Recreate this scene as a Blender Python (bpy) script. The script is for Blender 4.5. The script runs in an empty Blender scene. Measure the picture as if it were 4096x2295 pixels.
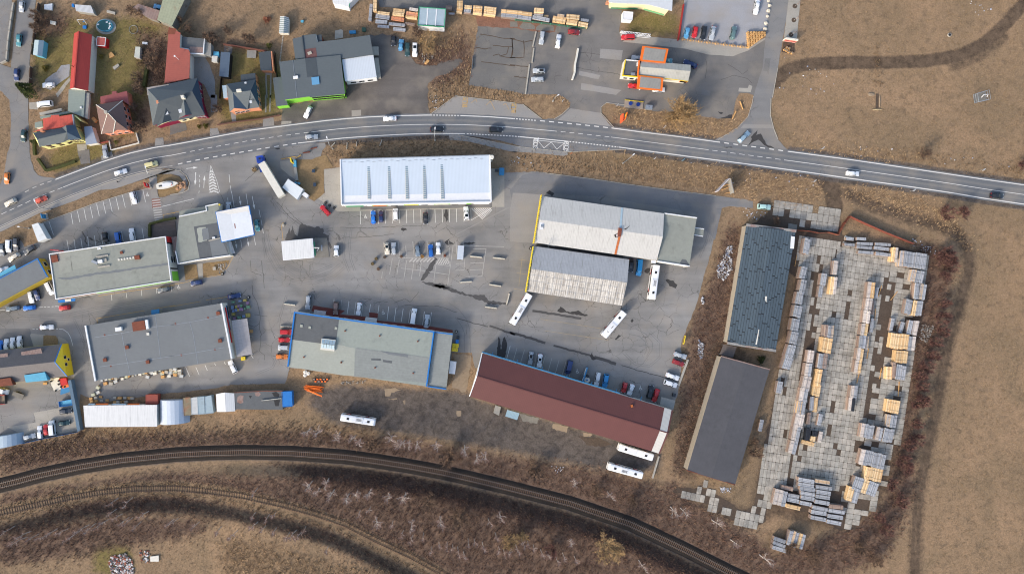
import bpy,bmesh,math,random
import numpy as np
from mathutils import Vector,Matrix
random.seed(7);RNG = np.random.default_rng(7)
scene = bpy.context.scene
COL = scene.collection
# ---------------------------------------------------------------- scale: photo pixel -> metres
S = 0.089;H = 240.0;NX = 1800.0;NY = 1147.5;CX = (NX-2048)*S
def W(px,py,h=0.0):
    f = (H-h)/H
    return (CX+(px-NX)*S*f,-(py-NY)*S*f)
# ---------------------------------------------------------------- camera
cam = bpy.data.cameras.new('camera');cam.sensor_width = 36;cam.lens = 36*H/(4096*S)
cam.shift_x = (2048-NX)/4096;cam.clip_start = 1;cam.clip_end = 9000
camo = bpy.data.objects.new('camera',cam);COL.objects.link(camo)
camo.location = (CX,0,H);camo.rotation_euler = (0,0,0);scene.camera = camo
# ---------------------------------------------------------------- sky, sun, exposure
SUN_EL = math.radians(25);SUN_DIR = math.atan2(-0.69,-0.72)      # towards the sun, from +X
world = bpy.data.worlds.new('World');scene.world = world;world.use_nodes = True
wn = world.node_tree.nodes;wl = world.node_tree.links
bg = wn['Background'];sky = wn.new('ShaderNodeTexSky');sky.sky_type = 'NISHITA';sky.sun_disc = False
sky.sun_elevation = SUN_EL;sky.sun_rotation = math.pi/2-SUN_DIR;sky.air_density = 1.0;sky.dust_density = 3.0;sky.ozone_density = 1.0
wl.new(sky.outputs[0],bg.inputs[0]);bg.inputs[1].default_value = 0.15
sl = bpy.data.lights.new('sun','SUN');sl.energy = 1.45;sl.angle = math.radians(6);sl.color = (1.0,0.92,0.82)
so = bpy.data.objects.new('sun',sl);COL.objects.link(so);so.location = (-120,-120,160)
so.rotation_euler = Vector((math.cos(SUN_DIR)*math.cos(SUN_EL),math.sin(SUN_DIR)*math.cos(SUN_EL),math.sin(SUN_EL))).to_track_quat('Z','Y').to_euler()
vs = scene.view_settings;vs.view_transform = 'Standard';vs.look = 'None';vs.gamma = 1;vs.use_curve_mapping = False
vs.exposure = 1.22
scene.render.resolution_x = 1024;scene.render.resolution_y = 573
scene.render.engine = 'CYCLES'
try:
    scene.cycles.max_bounces = 4;scene.cycles.filter_width = 1.1;scene.cycles.transparent_max_bounces = 6
except Exception:pass
# ---------------------------------------------------------------- photo-tile coordinates
TX = [0,680,1360,2040,2720,3396];TY = [0,380,760,1140,1520,1903]
def P1(t,x,y):
    if t == 'F':return (x*1.5907,y*1.5907)
    if t == 'S':return (x,y)
    c,r = int(t[0]),int(t[1]);k = 2.08 if (r == 5 and c >= 1) else 3.68
    return (TX[c]+x/k,TY[r]+y/k)
def q(t,s):
    v = [float(a) for a in s.replace(',',' ').split()]
    return [P1(t,v[i],v[i+1]) for i in range(0,len(v),2)]
# ---------------------------------------------------------------- terrain (bank south of the railway)
RAIL1 = [(-120,1976),(0,1940),(82,1920),(163,1898),(326,1864),(489,1838),(700,1817),(840,1810),(979,1807),(1169,1811),(1380,1826),(1496,1841),(1632,1862),(1768,1887),(1876,1911),(2040,1950),(2280,2011),(2521,2093),(2740,2196),(2912,2283),(3000,2325),(3200,2420)]
RAIL2 = [(-120,2080),(0,2050),(136,2021),(272,1990),(408,1968),(543,1954),(700,1952),(824,1963),(968,1982),(1113,2014),(1257,2052),(1377,2093),(1504,2158),(1648,2225),(1769,2292),(1900,2370)]
def smooth(a,b,x):
    t = np.clip((x-a)/(b-a),0,1);return t*t*(3-2*t)
R1X = np.array([p[0] for p in RAIL1]);R1Y = np.array([p[1] for p in RAIL1])
R2X = np.array([p[0] for p in RAIL2]);R2Y = np.array([p[1] for p in RAIL2])
def gzpx(px,py):
    d1 = py-np.interp(px,R1X,R1Y);d2 = py-np.interp(px,R2X,R2Y)
    k1 = smooth(700,1200,px)
    return 2.4*k1*smooth(42,100,d1)*(1-0.0*k1)+2.0*smooth(45,95,d2)*smooth(-10,60,d2)
def gz(x,y):
    px = (x-CX)/S+NX;py = NY-y/S
    return float(gzpx(px,py))
def WG(px,py,dz=0.0):
    h = 0.0
    for _ in range(4):
        x,y = W(px,py,h+dz);h = gz(x,y)
    return (x,y,h)
# ---------------------------------------------------------------- materials
def lin(c,k=1.0):
    out = []
    for v in c[:3]:
        v = v/255.0
        out.append((v/12.92 if v <= 0.04045 else ((v+0.055)/1.055)**2.4)*k)
    return tuple(out)
KA = 0.72
MATS = {}
class NT:
    def __init__(s,name):
        s.m = bpy.data.materials.new(name);s.m.use_nodes = True;s.n = s.m.node_tree.nodes;s.l = s.m.node_tree.links
        s.b = s.n['Principled BSDF'];s.pos = s.n.new('ShaderNodeNewGeometry').outputs['Position']
    def noise(s,scale,detail=3,vec=None,rough=0.55,dist=0.0,out=0):
        t = s.n.new('ShaderNodeTexNoise');t.inputs['Scale'].default_value = scale;t.inputs['Detail'].default_value = detail
        t.inputs['Roughness'].default_value = rough;t.inputs['Distortion'].default_value = dist
        s.l.new(vec or s.pos,t.inputs['Vector']);return t.outputs[out]
    def ramp(s,v,a,b,lo=0.0,hi=1.0):
        r = s.n.new('ShaderNodeMapRange');r.inputs[1].default_value = a;r.inputs[2].default_value = b
        r.inputs[3].default_value = lo;r.inputs[4].default_value = hi;s.l.new(v,r.inputs[0]);return r.outputs[0]
    def math(s,op,a,b=None):
        m = s.n.new('ShaderNodeMath');m.operation = op
        for i,v in enumerate((a,b)):
            if v is None:continue
            if isinstance(v,(int,float)):m.inputs[i].default_value = v
            else:s.l.new(v,m.inputs[i])
        return m.outputs[0]
    def mix(s,f,a,b,mode='MIX'):
        m = s.n.new('ShaderNodeMix');m.data_type = 'RGBA';m.blend_type = mode
        for i,v in ((0,f),(6,a),(7,b)):
            if isinstance(v,(int,float)):m.inputs[i].default_value = v
            elif isinstance(v,tuple):m.inputs[i].default_value = (v[0],v[1],v[2],1)
            else:s.l.new(v,m.inputs[i])
        return m.outputs[2]
    def scalev(s,c,f):            # colour * value
        m = s.n.new('ShaderNodeVectorMath');m.operation = 'SCALE'
        if isinstance(c,tuple):m.inputs[0].default_value = c
        else:s.l.new(c,m.inputs[0])
        if isinstance(f,(int,float)):m.inputs['Scale'].default_value = f
        else:s.l.new(f,m.inputs['Scale'])
        return m.outputs[0]
    def dot(s,d):
        m = s.n.new('ShaderNodeVectorMath');m.operation = 'DOT_PRODUCT';s.l.new(s.pos,m.inputs[0]);m.inputs[1].default_value = d
        return m.outputs['Value']
    def mapping(s,sc,rot=0.0):
        m = s.n.new('ShaderNodeMapping');m.inputs['Scale'].default_value = sc;m.inputs['Rotation'].default_value = (0,0,rot)
        s.l.new(s.pos,m.inputs['Vector']);return m.outputs[0]
    def attr(s,name,out='Fac'):
        a = s.n.new('ShaderNodeAttribute');a.attribute_name = name;return a.outputs[out]
    def done(s,col,rough=0.85,metal=0.0,spec=0.3,bump=None,bstr=0.3,bdist=0.05):
        if isinstance(col,tuple):s.b.inputs['Base Color'].default_value = (*col,1)
        else:s.l.new(col,s.b.inputs['Base Color'])
        s.b.inputs['Roughness'].default_value = rough;s.b.inputs['Metallic'].default_value = metal
        s.b.inputs['Specular IOR Level'].default_value = spec
        if bump is not None:
            bm = s.n.new('ShaderNodeBump');bm.inputs['Strength'].default_value = bstr;bm.inputs['Distance'].default_value = bdist
            s.l.new(bump,bm.inputs['Height']);s.l.new(bm.outputs[0],s.b.inputs['Normal'])
        return s.m
def M(name,rgb,rough=0.8,metal=0.0,spec=0.3,var=0.12,sc=1.2,seam=None,stain=None,rnd=0.0,k=KA,sdir=None):
    """seam = (dirx, diry, period, width, dark); stain = (rgb, amount)"""
    if name in MATS:return MATS[name]
    t = NT(name);base = lin(rgb,k)
    c = base
    if var:
        v = t.math('ADD',t.math('MULTIPLY',t.noise(sc,4),0.6),t.math('MULTIPLY',t.noise(sc*0.17,3),0.4))
        c = t.scalev(base,t.ramp(v,0.3,0.7,1-var,1+var))
    if seam:
        for (dx,dy,per,wd,dk) in (seam if isinstance(seam[0],tuple) else (seam,)):
            f = t.math('FRACT',t.math('DIVIDE',t.dot((dx,dy,0)),per))
            g = t.math('LESS_THAN',f,wd);c = t.scalev(c,t.ramp(g,0,1,1,dk))
    if stain:
        vec = None
        if sdir:
            cb = t.n.new('ShaderNodeCombineXYZ');t.l.new(t.math('MULTIPLY',t.dot((sdir[0],sdir[1],0)),4.5),cb.inputs[0]);t.l.new(t.math('MULTIPLY',t.dot((-sdir[1],sdir[0],0)),0.45),cb.inputs[1]);vec = cb.outputs[0]
        v = t.ramp(t.noise(0.35,5,vec=vec,rough=0.7),0.62-stain[1]*0.25,0.80-stain[1]*0.15)
        c = t.mix(t.math('MULTIPLY',v,0.75),c,lin(stain[0],k))
    if rnd:
        oi = t.n.new('ShaderNodeObjectInfo');c = t.scalev(c,t.ramp(oi.outputs['Random'],0,1,1-rnd,1+rnd))
    MATS[name] = t.done(c,rough,metal,spec);return MATS[name]
def asphalt(name,rgb,crack=0.5,tone=0.16,csc=0.22,grain=0.10):
    t = NT(name);base = lin(rgb,KA)
    big = t.ramp(t.noise(0.045,4,rough=0.6,dist=0.6),0.3,0.7,1-tone,1+tone)
    streak = t.ramp(t.noise(1.0,4,vec=t.mapping((0.035,0.35,1),0.12)),0.3,0.7,1-tone*0.55,1+tone*0.55)
    fine = t.ramp(t.noise(2.6,5,rough=0.75),0.25,0.75,1-grain,1+grain)
    c = t.scalev(t.scalev(t.scalev(base,big),streak),fine)
    c = t.mix(t.ramp(t.noise(0.10,3),0.48,0.70,0,0.42),c,lin((160,149,134),KA))
    if crack:
        vo = t.n.new('ShaderNodeTexVoronoi');vo.feature = 'DISTANCE_TO_EDGE';vo.inputs['Scale'].default_value = csc
        nz = t.n.new('ShaderNodeTexNoise');nz.inputs['Scale'].default_value = 0.6;nz.inputs['Detail'].default_value = 4;t.l.new(t.pos,nz.inputs['Vector'])
        ad = t.n.new('ShaderNodeVectorMath');ad.operation = 'MULTIPLY_ADD';t.l.new(nz.outputs['Color'],ad.inputs[0]);ad.inputs[1].default_value = (2.2,2.2,0);t.l.new(t.pos,ad.inputs[2])
        t.l.new(ad.outputs[0],vo.inputs['Vector'])
        ln = t.ramp(vo.outputs['Distance'],0.003,0.017,1,0)
        mask = t.ramp(t.noise(0.06,3,dist=1.0),0.46,0.66)
        c = t.mix(t.math('MULTIPLY',t.math('MULTIPLY',ln,mask),crack),c,lin((62,58,54),KA))
    oil = t.ramp(t.noise(0.28,6,rough=0.7),0.70,0.78,0,0.35)
    c = t.mix(oil,c,lin((74,72,70),KA))
    MATS[name] = t.done(c,0.9,0,0.25,bump=t.noise(5,4),bstr=0.15,bdist=0.02);return MATS[name]
def ground_mat():
    t = NT('dry_ground')
    fine = t.noise(1.9,6,rough=0.78);mid = t.noise(0.42,5,rough=0.65,dist=0.4);big = t.noise(0.05,4,dist=0.8)
    c = t.mix(t.ramp(big,0.35,0.65),lin((160,133,105),KA),lin((140,119,94),KA))
    c = t.mix(t.ramp(mid,0.50,0.72,0,0.75),c,lin((108,93,77),KA))
    c = t.mix(t.ramp(t.noise(0.9,4),0.52,0.74,0,0.45),c,lin((166,141,114),KA))
    e = t.math('SUBTRACT',t.noise(0.7,5,rough=0.7),0.5)
    def layer(c,name,col,s=1.0,amt=1.0):
        a = t.math('ADD',t.attr(name),t.math('MULTIPLY',e,s))
        return t.mix(t.ramp(a,0.22,0.72,0,amt),c,col)
    c = layer(c,'green',t.mix(t.ramp(mid,0.4,0.62),lin((112,104,58),KA),lin((134,120,74),KA)),1.1,0.85)
    c = layer(c,'long',t.mix(t.ramp(mid,0.35,0.65),lin((160,134,104),KA),lin((126,104,82),KA)),1.0,0.85)
    c = layer(c,'brush',t.mix(t.ramp(mid,0.38,0.62),lin((124,101,86),KA),lin((88,71,62),KA)),1.2,0.9)
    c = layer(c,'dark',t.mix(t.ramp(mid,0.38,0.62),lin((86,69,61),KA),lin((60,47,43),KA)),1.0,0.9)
    c = layer(c,'soil',t.mix(t.ramp(mid,0.38,0.62),lin((102,87,74),KA),lin((74,63,54),KA)),0.9,0.85)
    c = layer(c,'cinder',t.mix(t.ramp(mid,0.38,0.64),lin((104,97,92),KA),lin((76,71,68),KA)),0.8,0.92)
    c = layer(c,'grit',t.mix(t.ramp(mid,0.38,0.64),lin((134,132,130),KA),lin((108,106,104),KA)),0.8,0.9)
    c = t.scalev(c,t.ramp(fine,0.25,0.75,0.62,1.38))
    bm = t.math('ADD',t.math('MULTIPLY',t.noise(1.3,5,rough=0.7),0.6),t.math('MULTIPLY',fine,0.4))
    MATS['ground'] = t.done(c,0.95,0,0.1,bump=bm,bstr=0.55,bdist=0.35)
ground_mat()
def paint(rgb,rough=0.32):
    n = 'car_paint_%d_%d_%d' % rgb
    if n in MATS:return MATS[n]
    t = NT(n);m = t.done(lin(rgb,0.80),rough,0.0,0.5)
    t.b.inputs['Coat Weight'].default_value = 0.35;t.b.inputs['Coat Roughness'].default_value = 0.12
    MATS[n] = m;return m
def wood_mat():
    t = NT('sawn_timber');c = t.attr('Col','Color')
    oi = t.n.new('ShaderNodeObjectInfo')
    c = t.scalev(c,t.ramp(oi.outputs['Random'],0,1,0.86,1.12))
    c = t.scalev(c,t.ramp(t.noise(2.2,4),0.3,0.7,0.86,1.14))
    MATS['wood'] = t.done(c,0.85,0,0.2)
wood_mat()
def vcol_mat(name,rough=0.9,var=0.15):
    t = NT(name);c = t.scalev(t.attr('Col','Color'),t.ramp(t.noise(1.2,4),0.3,0.7,1-var,1+var));MATS[name] = t.done(c,rough,0,0.15)
vcol_mat('dry_blades');vcol_mat('twigs');vcol_mat('debris')
GLASS = None
def glass_mat():
    t = NT('dark_glass');MATS['glass'] = t.done(lin((30,40,46),0.7),0.12,0,0.22)
glass_mat()
# ---------------------------------------------------------------- object helpers
def link(o,parent=None):
    COL.objects.link(o)
    if parent is not None:o.parent = parent
    return o
def tag(o,label,cat,group=None):
    o['label'] = label;o['category'] = cat
    if group:o['group'] = group
    return o
def empty(name,loc,rz=0.0,label=None,cat=None,group=None):
    o = bpy.data.objects.new(name,None);o.location = loc;o.rotation_euler = (0,0,rz);o.empty_display_size = 0.3;link(o)
    if label:tag(o,label,cat,group)
    return o
class G:
    """mesh builder"""
    def __init__(s):s.v = [];s.f = [];s.mi = [];s.c = [];s.m = 0;s.col = None
    def add(s,vs,fs):
        b = len(s.v);s.v.extend(vs)
        for f in fs:s.f.append([i+b for i in f]);s.mi.append(s.m);s.c.append(s.col)
        return s
    def box(s,c,d,rz=0.0,rx=0.0):
        x,y,z = (a/2 for a in d);R = Matrix.Rotation(rz,3,'Z') @ Matrix.Rotation(rx,3,'X')
        vs = [tuple(R @ Vector((i*x,j*y,k*z))+Vector(c)) for k in (-1,1) for j in (-1,1) for i in (-1,1)]
        return s.add(vs,[(0,2,3,1),(4,5,7,6),(0,1,5,4),(2,6,7,3),(0,4,6,2),(1,3,7,5)])
    def prism(s,pts,z0,z1,cap0=True):
        n = len(pts);a = sum(pts[i][0]*pts[(i+1) % n][1]-pts[(i+1) % n][0]*pts[i][1] for i in range(n))
        if a < 0:pts = pts[::-1]
        fs = [tuple(range(n,2*n))]+[(i,(i+1) % n,(i+1) % n+n,i+n) for i in range(n)]
        if cap0:fs.append(tuple(range(n-1,-1,-1)))
        z0s = z0 if hasattr(z0,'__len__') else [z0]*n;z1s = z1 if hasattr(z1,'__len__') else [z1]*n
        return s.add([(p[0],p[1],z0s[i]) for i,p in enumerate(pts)]+[(p[0],p[1],z1s[i]) for i,p in enumerate(pts)],fs)
    def tube(s,p0,p1,r0,r1=None,n=6,cap=True):
        r1 = r0 if r1 is None else r1;p0 = Vector(p0);p1 = Vector(p1);d = (p1-p0)
        if d.length < 1e-6:return s
        d.normalize();a = d.orthogonal().normalized();b = d.cross(a)
        vs = []
        for p,r in ((p0,r0),(p1,r1)):
            for i in range(n):
                t = 2*math.pi*i/n;vs.append(tuple(p+a*(math.cos(t)*r)+b*(math.sin(t)*r)))
        fs = [(i,(i+1) % n,(i+1) % n+n,i+n) for i in range(n)]
        if cap:fs += [tuple(range(n-1,-1,-1)),tuple(range(n,2*n))]
        return s.add(vs,fs)
    def quad(s,*p):return s.add(list(p),[tuple(range(len(p)))])
    def mesh(s,name,smooth=False):
        me = bpy.data.meshes.new(name);me.from_pydata(s.v,[],s.f)
        if any(s.mi):me.polygons.foreach_set('material_index',s.mi)
        if s.c and s.c[0] is not None:
            a = me.color_attributes.new('Col','FLOAT_COLOR','CORNER');buf = []
            for p,c in zip(me.polygons,s.c):buf += [c[0],c[1],c[2],1.0]*p.loop_total
            a.data.foreach_set('color',buf)
        if smooth:me.polygons.foreach_set('use_smooth',[True]*len(me.polygons))
        me.update();return me
    def obj(s,name,mats,parent=None,world=False,smooth=False):
        """world=True: vertices are world coordinates, parent has only a translation"""
        if world and parent is not None:
            o = WORIG(parent);s.v = [(v[0]-o[0],v[1]-o[1],v[2]-o[2]) for v in s.v]
        me = s.mesh(name,smooth)
        for m in (mats if isinstance(mats,(list,tuple)) else [mats]):me.materials.append(m)
        o = bpy.data.objects.new(name,me);return link(o,parent)
    def top(s,name,mats,label,cat,group=None,smooth=False):
        """a single-mesh thing: origin moved to its base centre"""
        a = np.array(s.v);lo = a.min(0);hi = a.max(0);c = ((lo[0]+hi[0])/2,(lo[1]+hi[1])/2,lo[2])
        s.v = [(v[0]-c[0],v[1]-c[1],v[2]-c[2]) for v in s.v]
        o = s.obj(name,mats,smooth=smooth);o.location = c;return tag(o,label,cat,group)
def WORIG(p):
    x = y = z = 0.0
    while p is not None:
        x += p.location[0];y += p.location[1];z += p.location[2];p = p.parent
    return (x,y,z)
def densify(pts,step=14.0,jit=0.0,closed=True,seed=1):
    r = random.Random(seed);out = [];n = len(pts)
    for i in range(n if closed else n-1):
        a = pts[i];b = pts[(i+1) % n];d = math.dist(a,b);k = max(1,int(d/step))
        nx,ny = ((b[1]-a[1])/d,-(b[0]-a[0])/d) if d > 0 else (0,0)
        for j in range(k):
            t = j/k;o = (r.random()-0.5)*2*jit
            out.append((a[0]+(b[0]-a[0])*t+nx*o,a[1]+(b[1]-a[1])*t+ny*o))
    if not closed:out.append(pts[-1])
    return out
def sheet(name,pts,z,mat,jit=0.0,parent=None,step=14.0,seed=1,kind='structure'):
    if jit:pts = densify(pts,step,jit,True,seed)
    xy = [W(p[0],p[1]) for p in pts];n = len(xy)
    a = sum(xy[i][0]*xy[(i+1) % n][1]-xy[(i+1) % n][0]*xy[i][1] for i in range(n))
    if a < 0:xy = xy[::-1]
    g = G();g.add([(p[0],p[1],z) for p in xy],[tuple(range(n))])
    o = g.obj(name,MATS[mat] if isinstance(mat,str) else mat,parent)
    if parent is None and kind:o['kind'] = kind
    return o
def offset_line(xy,d):
    out = []
    for i,p in enumerate(xy):
        a = xy[max(0,i-1)];b = xy[min(len(xy)-1,i+1)];dx,dy = b[0]-a[0],b[1]-a[1];L = math.hypot(dx,dy) or 1
        out.append((p[0]-dy/L*d,p[1]+dx/L*d))
    return out
def ribbon(g,xy,w,z0,z1,zf=None):
    """box-section strip along world polyline"""
    l = offset_line(xy,w/2);r = offset_line(xy,-w/2)
    for i in range(len(xy)-1):
        ps = [r[i],r[i+1],l[i+1],l[i]]
        b = [(zf(*p) if zf else 0.0) for p in ps]
        g.prism(ps,[z0+k for k in b],[z1+k for k in b])
def kerb(pts,parent=None,w=0.18,h=0.12,mat='kerb',name='kerb'):
    g = G();ribbon(g,[W(*p) for p in pts],w,-0.05,h);o = g.obj(name,MATS[mat],parent)
    if parent is None:o['kind'] = 'structure'
    return o
def line(pts,w,z,mat,parent,name='painted_line'):
    xy = [W(*p) for p in pts];l = offset_line(xy,w/2);r = offset_line(xy,-w/2);g = G()
    for i in range(len(xy)-1):g.add([(*r[i],z),(*r[i+1],z),(*l[i+1],z),(*l[i],z)],[(0,1,2,3)])
    return g.obj(name,MATS[mat],parent)
# ---------------------------------------------------------------- material table
asphalt('yard_asphalt',(137,135,132),0.85,0.24);asphalt('road_asphalt',(112,114,117),0.3,0.08,0.16)
asphalt('lot_asphalt',(120,117,114),0.6,0.14,0.26);asphalt('slab_asphalt',(114,112,109),0.7,0.10,0.34)
asphalt('street_asphalt',(132,131,130),0.4,0.12);asphalt('patch_dark',(120,119,118),0.3,0.08);asphalt('patch_light',(150,147,143),0.3,0.08)
asphalt('lane_asphalt',(124,124,125),0.35,0.14);asphalt('gravel_lot',(102,97,93),0.0,0.22,0.3,0.22);asphalt('pale_gravel',(160,160,163),0.0,0.08,0.3,0.14)
asphalt('footway',(146,144,141),0.4,0.10);asphalt('concrete_pave',(168,163,153),0.35,0.12,0.3)
M('kerb',(176,170,158),var=0.18);M('kerb_yellow',(196,160,96),var=0.2);M('white_line',(226,224,218),var=0.10,sc=3);M('worn_line',(186,182,175),var=0.22,sc=2.5)
M('yellow_line',(196,158,92),var=0.25,sc=2.5);M('stain',(66,64,63),var=0.2);M('tan_line',(170,152,118),var=0.25,sc=2.5)
M('soil',(92,80,70),var=0.3,sc=1.5,spec=0.05);M('mud',(150,132,110),var=0.15);M('grass_bed',(142,118,84),var=0.35,sc=1.6);M('lawn',(122,108,72),var=0.3,sc=1.2)
M('ballast',(54,50,47),var=0.3,sc=2.2,spec=0.03);M('sleeper',(112,90,72),var=0.2);M('rail',(126,116,108),0.5,0.3,var=0.1);M('rust_rail',(84,66,58),0.8,var=0.2)
M('white',(232,233,234),0.6,var=0.05);M('offwhite',(222,218,206),0.7,var=0.08);M('black',(42,42,44),0.6,var=0.1);M('dark_metal',(70,74,78),0.5,0.3,var=0.1)
M('galv',(168,174,180),0.45,0.5,var=0.1);M('concrete',(176,170,158),var=0.15);M('concrete_dark',(128,124,116),var=0.2);M('rust',(126,72,54),0.85,var=0.25)
M('blue',(36,120,196),0.5,var=0.06);M('mid_blue',(58,132,180),0.5,var=0.1);M('light_blue',(96,176,206),0.5,var=0.1);M('deep_blue',(30,62,140),0.45,var=0.06)
M('yellow',(232,204,50),0.55,var=0.06);M('pale_yellow',(222,220,150),0.75,var=0.06);M('ochre_yellow',(176,152,50),0.7,var=0.1);M('shed_wall',(166,157,142),var=0.12);M('cream',(232,220,176),0.75,var=0.06)
M('orange',(240,118,40),0.6,var=0.07);M('red',(200,44,44),0.5,var=0.08);M('salmon',(224,144,112),0.8,var=0.06);M('brick_orange',(206,140,108),0.8,var=0.08)
M('crimson',(126,24,58),0.7,var=0.06);M('lime',(132,206,70),0.6,var=0.06);M('green_trim',(60,150,110),0.6,var=0.08);M('hedge',(70,74,36),0.9,var=0.35,sc=3)
M('tyre',(38,38,38),0.85,var=0.1);M('hub',(150,152,156),0.4,0.6,var=0.1);M('lamp_clear',(220,226,232),0.2,var=0);M('lamp_red',(176,30,26),0.3,var=0)
M('bark_white',(214,206,198),0.85,var=0.2,sc=3);M('bark_brown',(120,98,82),0.9,var=0.2);M('bark_tan',(172,142,100),0.9,var=0.2);M('stone',(186,144,112),0.85,var=0.2);M('log',(206,160,104),0.85,var=0.2)
M('window_white',(214,218,222),0.5,var=0.04);M('skin',(216,168,140),0.6,var=0);M('solar',(104,158,196),0.2,var=0.05,spec=0.6);M('water',(40,92,92),0.06,var=0.1,spec=0.6)
# ================================================================= SETTING
YN = np.array([(-120,872),(0,815),(106,766),(133,751),(163,739),(201,726),(223,718),(296,690),(408,648),(516,614),(625,589),(680,585-3),(761,567),(870,546),(1006,521),(1169,500),(1305,483),(1380,476),(1469,469),(1577,464),(1713,461),(1844,463),(1958,468),(2050,475),(2176,485),(2312,498),(2448,513),(2583,531),(2730,549),(2883,570),(3152,606),(3408,640),(3681,680),(3939,718),(4096,740),(4300,772)])
YS = np.array([(-120,958),(0,904),(163,829),(293,775),(435,722),(543,690),(625,672),(690,662),(748,649),(816,635),(884,623),(954,611),(1060,593),(1192,573),(1370,553),(1496,544),(1632,537),(1713,535),(1857,535),(2050,545),(2149,554),(2271,566),(2475,589),(2730,623),(2992,657),(3263,694),(3408,715),(3613,743),(3804,771),(3939,794),(4096,817),(4300,850)])
yn = lambda x:float(np.interp(x,YN[:,0],YN[:,1]));ysf = lambda x:float(np.interp(x,YS[:,0],YS[:,1]))
def along(f,a,b,off=0.0,step=30):
    n = max(2,int(abs(b-a)/step));return [(a+(b-a)*i/n,f(a+(b-a)*i/n)+off) for i in range(n+1)]
ROAD = along(yn,-120,4300,-7)+along(ysf,-120,4300,8)[::-1]
YARD = q('S','-60 985 0 977 60 957 80 955 98 988 158 968 168 892 272 854 380 813 516 771 595 752 631 792 700 779 729 774 748 760 760 733 748 706 721 684 680 676 640 672 700 655 816 630 954 607 1096 584 1192 572 1300 572 1305 587 1289 603 1283 625 1248 638 1185 638 1185 720 1195 745 1256 806 1295 775 1295 677 1362 669 1500 700 1900 700 2018 675 2019 690 2143 687 2257 702 2366 716 2502 736 2692 762 2720 765 2864 783 2965 795 3013 805 3013 833 2965 828 2921 825 2888 832 2880 844 2869 874 2868 912 2853 967 2829 1059 2802 1151 2785 1222 2753 1300 2736 1341 2723 1379 2727 1440 2719 1540 2692 1640 2300 1560 1900 1470 1887 1409 1806 1409 1806 1480 1500 1500 1160 1470 1139 1534 1088 1534 925 1538 870 1550 770 1563 652 1574 408 1610 321 1574 315 1721 82 1775 -60 1812')
LOT = q('S','1505 -60 2460 -60 2470 40 2486 41 2480 109 2477 130 2491 168 2740 194 2829 217 2932 224 2992 201 3062 156 3085 158 3075 300 3015 380 2990 372 2960 372 2954 380 2937 421 2932 456 2910 472 2872 475 2840 470 2665 448 2611 444 2573 438 2497 432 2429 411 2412 418 2403 432 2401 451 2420 481 2456 512 2320 500 2166 486 2192 476 2217 475 2252 457 2276 432 2280 418 2274 402 2255 388 2230 378 2100 378 2040 364 2012 361 1876 342 1879 312 1890 245 1901 177 1912 109 1925 65 1857 58 1784 41 1561 33 1518 27')
SIDEROAD = q('S','3081 -60 3157 -60 3157 0 3128 177 3111 272 3090 391 3084 394 3081 461 3095 516 3111 557 3147 597 3152 612 2861 568 2861 559 2910 535 2951 510 2992 467 3011 415 3015 380 3050 270 3062 156')
STREET = q('S','66 -60 148 -60 144 14 128 163 117 272 113 394 114 543 120 625 136 679 152 701 190 710 222 714 120 765 -60 850 -60 790 0 740 16 706 22 652 41 570 43 461 38 400 -60 300 -60 230 43 272 54 163 68 14')
GRAVLOT = q('S','1440 150 1482 141 1512 139 1567 141 1618 158 1651 231 1664 253 1700 266 1740 258 1795 242 1836 236 1855 245 1833 261 1822 274 1778 299 1727 318 1713 334 1708 391 1713 421 1721 456 1600 460 1380 472 1169 495 1126 499 1126 429 1380 380')
BUSBAY = q('21','1330 285 1700 15 1770 18')+q('21','2576 122')+q('31','0 122 185 138 465 355')+q('S','2000 474 1844 464')
PALELOT = q('S','2738 -60 3081 -60 3073 122 2992 130 2984 187 2720 160 2736 16')
PAVEN = q('S','2491 168 2477 132 2484 122 2500 128 2600 148 2720 160 2984 187 3060 152 3062 158 2992 203 2932 226 2829 219 2740 196')
EPATH = q('40','1610 -100 1780 -100 1720 570 1525 585')
CONYARD = q('F','1905 590 1880 575 1950 515 2000 525 2060 545 2110 540 2118 590 2180 610 2260 620 2330 640 2335 660 2300 760 2290 900 2275 1010 2250 1110 2200 1250 2150 1330 2110 1330 2030 1290 1960 1265 1930 1240 1925 1310 1880 1330 1770 1260 1690 1235 1700 1225 1780 1230 1870 1285 1895 1270 1905 1215 1925 1100 1960 950 1990 760 2000 700')
# ------------------------------------------------- ground sheet with soil / vegetation attributes, some house shade painted in
STEP = 8.0
gx = np.arange(-200,4304,STEP);gy = np.arange(-200,2504,STEP)
GXX,GYY = np.meshgrid(gx,gy)
LAY = {k:np.zeros_like(GXX) for k in ('green','long','brush','dark','soil','cinder','grit')}
PAVED = np.zeros_like(GXX)
def inside(poly,X,Y):
    r = np.zeros(X.shape,bool);n = len(poly)
    for i in range(n):
        x1,y1 = poly[i];x2,y2 = poly[(i+1) % n]
        if y1 == y2:continue
        c = ((y1 > Y) != (y2 > Y)) & (X < (x2-x1)*(Y-y1)/(y2-y1)+x1);r ^= c
    return r
def blur(a,r):
    for ax in (0,1):
        for _ in range(2):
            p = np.pad(a,[(r+1,r) if i == ax else (0,0) for i in (0,1)],mode='edge');c = np.cumsum(p,ax)
            n = a.shape[ax];hi = np.take(c,np.arange(2*r+1,n+2*r+1),ax);lo = np.take(c,np.arange(0,n),ax);a = (hi-lo)/(2*r+1)
    return a
def fillp(name,poly,v=1.0,r=2):
    m = blur(inside(poly,GXX,GYY).astype(float),r)*v if r else inside(poly,GXX,GYY)*v
    LAY[name] = np.maximum(LAY[name],m)
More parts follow.
